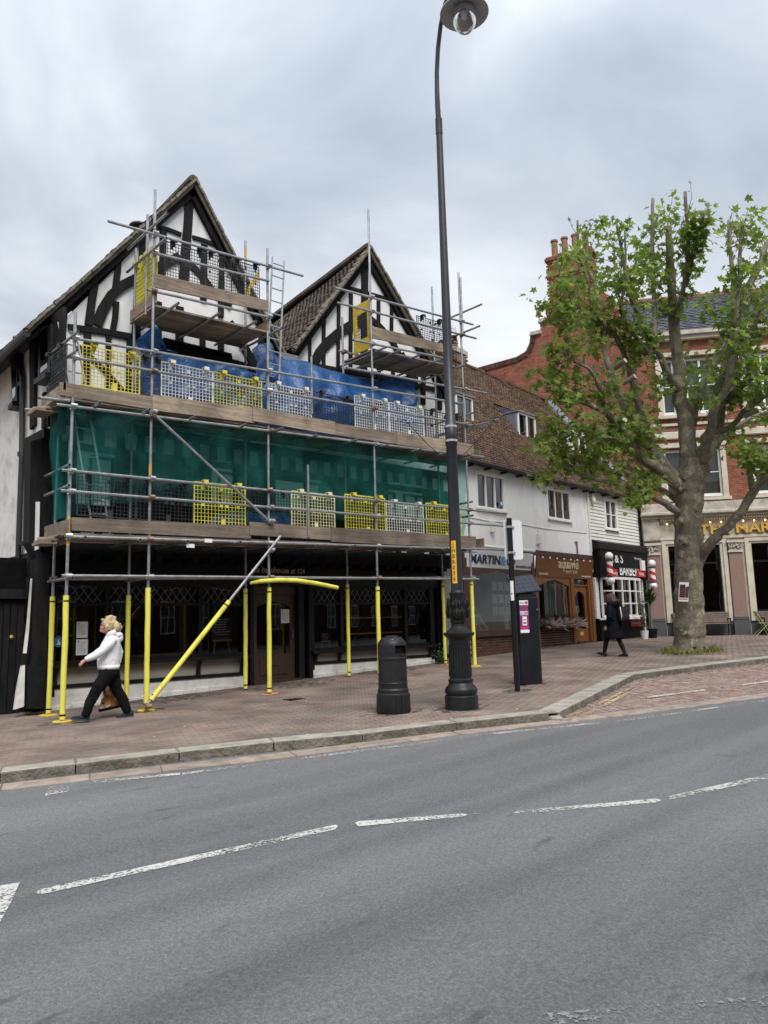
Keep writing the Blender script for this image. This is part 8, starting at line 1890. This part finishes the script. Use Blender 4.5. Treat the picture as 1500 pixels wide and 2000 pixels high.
b.tube(mb, [(.135, -.05, 1.585), (.15, 0, 1.60), (.135, .05, 1.585)], [.022, .026, .022], 8); b.tube(mb, [(.10, .0, 1.625), (.02, .01, 1.645), (-.06, 0, 1.61)], [.03, .035, .035], 8)
fuse(mb, 'hair', 'hair_blond', wm, .007, 9, .006, .03)
for s in (-1, 1):
    mb = MB(); b.ell(mb, (.154, s*.036, 1.502), .010, .013, .007, 8); mb.build('eye', 'eye', wm, smooth=True); mb = MB(); b.tube(mb, [(.164, s*.016, 1.524), (.158, s*.04, 1.530), (.145, s*.058, 1.525)], [.005, .006, .004], 5); mb.build('eyebrow', 'hair_blond', wm)
mb = MB(); b.tube(mb, [(.168, -.018, 1.440), (.181, 0, 1.442), (.168, .018, 1.440)], [.005, .009, .005], 6); mb.build('mouth', 'lips', wm, smooth=True)
bag = thing('shopping_bag', b.p(-.06, -.27, .12), 'shopping bag printed with brown bread loaves carried by the person in white', 'bag')
mb = MB(); mb.hexa([b.p(.16, -.36, .13), b.p(-.23, -.36, .20), b.p(-.23, -.20, .20), b.p(.16, -.20, .13)], [b.p(.08, -.34, .56), b.p(-.20, -.34, .58), b.p(-.20, -.22, .58), b.p(.08, -.22, .56)]); mb.build('bag_body', 'bag_print', bag, bevel=.015)
mb = MB(); mb.hexa([b.p(.165, -.365, .10), b.p(-.235, -.365, .17), b.p(-.235, -.195, .17), b.p(.165, -.195, .10)], [b.p(.163, -.363, .16), b.p(-.233, -.363, .225), b.p(-.233, -.197, .225), b.p(.163, -.197, .16)]); mb.build('bag_base', 'trousers', bag, bevel=.015)
for l in (-.335, -.225): mb = MB(); b.tube(mb, [(.04, l, .55), (-.03, (l-.25)/2, .70), (-.08, -.25, .735), (-.13, (l-.25)/2, .70), (-.17, l, .57)], [.012]*5, 6); mb.build('handle', 'trousers', bag, smooth=True)
# ---- woman in a dark coat with backpack, seen from behind and the side
Q0 = UG(1203, 1281); Q0 = V((Q0.x, Q0.y, zp(Q0.x, Q0.y)))
p2 = thing('person', Q0, 'person with long brown hair and dark coat walking past the barber shop', 'person')
b = Body(Q0, (-.12, .99, 0))
mb = MB()
b.ell(mb, (.05, 0, 1.52), .096, .075, .112); b.ell(mb, (.095, 0, 1.46), .055, .05, .06); b.ell(mb, (.145, 0, 1.49), .02, .013, .02, 8)
b.tube(mb, [(.02, 0, 1.45), (.0, 0, 1.36), (-.01, 0, 1.28)], [.055, .058, .08]); b.loft(mb, [(0, 0, .78, .12, .15), (0, 0, 1.0, .12, .15), (0, 0, 1.25, .11, .17), (0, 0, 1.33, .05, .08)])
for s in (-1, 1): b.tube(mb, [(0, s*.17, 1.28), (-.03, s*.25, 1.03), (.10, s*.22, .82)], [.05, .042, .03]); b.hand(mb, (.11, s*.22, .80), (.3, 0, -1), (0, -s, 0), (1, 0, 0), .6)
b.tube(mb, [(.0, .08, .80), (.17, .08, .48), (.27, .08, .11)], [.09, .058, .042]); b.tube(mb, [(.0, -.08, .80), (-.06, -.08, .46), (-.20, -.08, .10)], [.09, .058, .042])
fuse(mb, 'body', 'skin', p2, .009, 2)
mb = MB(); b.tube(mb, [(.0, .08, .70), (.17, .08, .48), (.235, .08, .28), (.275, .08, .10)], [.095, .063, .062, .045]); b.tube(mb, [(.0, -.08, .70), (-.06, -.08, .46), (-.14, -.08, .28), (-.205, -.08, .10)], [.095, .063, .062, .045]); b.loft(mb, [(0, 0, .62, .11, .14), (0, 0, .8, .13, .16)]); fuse(mb, 'tights', 'tights', p2, .012, 2)
mb = MB(); b.loft(mb, [(.01, 0, .47, .25, .255), (.01, 0, .50, .255, .26), (.01, 0, .72, .22, .235), (.0, 0, .92, .18, .205), (.0, 0, 1.10, .17, .21), (-.005, 0, 1.26, .14, .205), (-.01, 0, 1.36, .09, .12)])
for s in (-1, 1): b.tube(mb, [(0, s*.17, 1.285), (-.03, s*.235, 1.17), (-.04, s*.265, 1.03), (.03, s*.255, .90), (.10, s*.225, .82)], [.085, .085, .078, .068, .056])
fuse(mb, 'coat', 'coat', p2, .012, 5, .022, .14)
mb = MB()
for k in range(26): a = R.random()*6.3; b.ell(mb, (-.05+.13*math.cos(a), .16*math.sin(a), 1.34+R.uniform(-.03, .05)), .06, .06, .05, 7)
fuse(mb, 'fur_collar', 'fur', p2, .014, 1, .02, .02)
mb = MB(); b.ell(mb, (.02, 0, 1.545), .115, .095, .10); b.loft(mb, [(-.03, 0, 1.24, .05, .08), (-.045, 0, 1.32, .085, .115), (-.035, 0, 1.42, .09, .115), (-.01, 0, 1.52, .105, .10), (.01, 0, 1.58, .08, .075)])
for sd in (-1, 1):
    for k in range(4): f0 = .10-.03*k; b.tube(mb, [(f0, sd*.06, 1.61), (f0+.01, sd*.10, 1.52), (f0, sd*.105, 1.40), (f0-.03, sd*.10, 1.27)], [.022, .028, .028, .014], 7)
for k in range(22): a = R.uniform(1.2, 5.1); b.tube(mb, [(.02+.10*math.cos(a), .095*math.sin(a), 1.55), (-.03+.105*math.cos(a), .115*math.sin(a), 1.42), (-.04+.10*math.cos(a), .12*math.sin(a), R.uniform(1.22, 1.32))], [.022, .024, .012], 6)
fuse(mb, 'hair', 'hair_brown', p2, .012, 1, .014, .03)
for s in (-1, 1): mb = MB(); b.ell(mb, (.13, s*.034, 1.515), .009, .012, .007, 7); mb.build('eye', 'eye', p2, smooth=True)
mb = MB(); b.tube(mb, [(.14, -.016, 1.453), (.15, 0, 1.455), (.14, .016, 1.453)], [.005, .008, .005], 6); mb.build('mouth', 'lips', p2, smooth=True)
shoe(b, .30, .08, .035, .30, 'shoe', 'shoe', p2, .25, 'shoe'); shoe(b, -.21, -.08, .008, -.04, 'shoe', 'shoe', p2, .25, 'shoe')
bp_ = thing('backpack', b.p(-.28, 0, .90), 'black backpack with white piping worn by the person in the dark coat', 'backpack')
mb = MB(); b.loft(mb, [(-.27, 0, .90, .10, .15), (-.27, 0, 1.0, .125, .165), (-.26, 0, 1.18, .115, .16), (-.24, 0, 1.28, .07, .12)], 16); fuse(mb, 'pack_body', 'pack', bp_, .014, 2)
mb = MB(); b.loft(mb, [(-.36, 0, .93, .06, .11), (-.37, 0, 1.02, .065, .12), (-.355, 0, 1.10, .05, .11)], 14); fuse(mb, 'front_pocket', 'pack', bp_, .014, 2)
mb = MB()
for s in (-1, 1): b.tube(mb, [(-.30, s*.165, .95), (-.31, s*.172, 1.05), (-.29, s*.165, 1.17), (-.26, s*.12, 1.27)], [.011]*4, 6)
mb.build('piping', 'white_plastic', bp_, smooth=True)
for s in (-1, 1): mb = MB(); b.tube(mb, [(-.18, s*.11, 1.30), (-.04, s*.12, 1.385), (.13, s*.12, 1.25), (.14, s*.15, 1.10), (-.12, s*.20, .95)], [.02]*5, 6); mb.build('strap', 'pack', bp_, smooth=True)
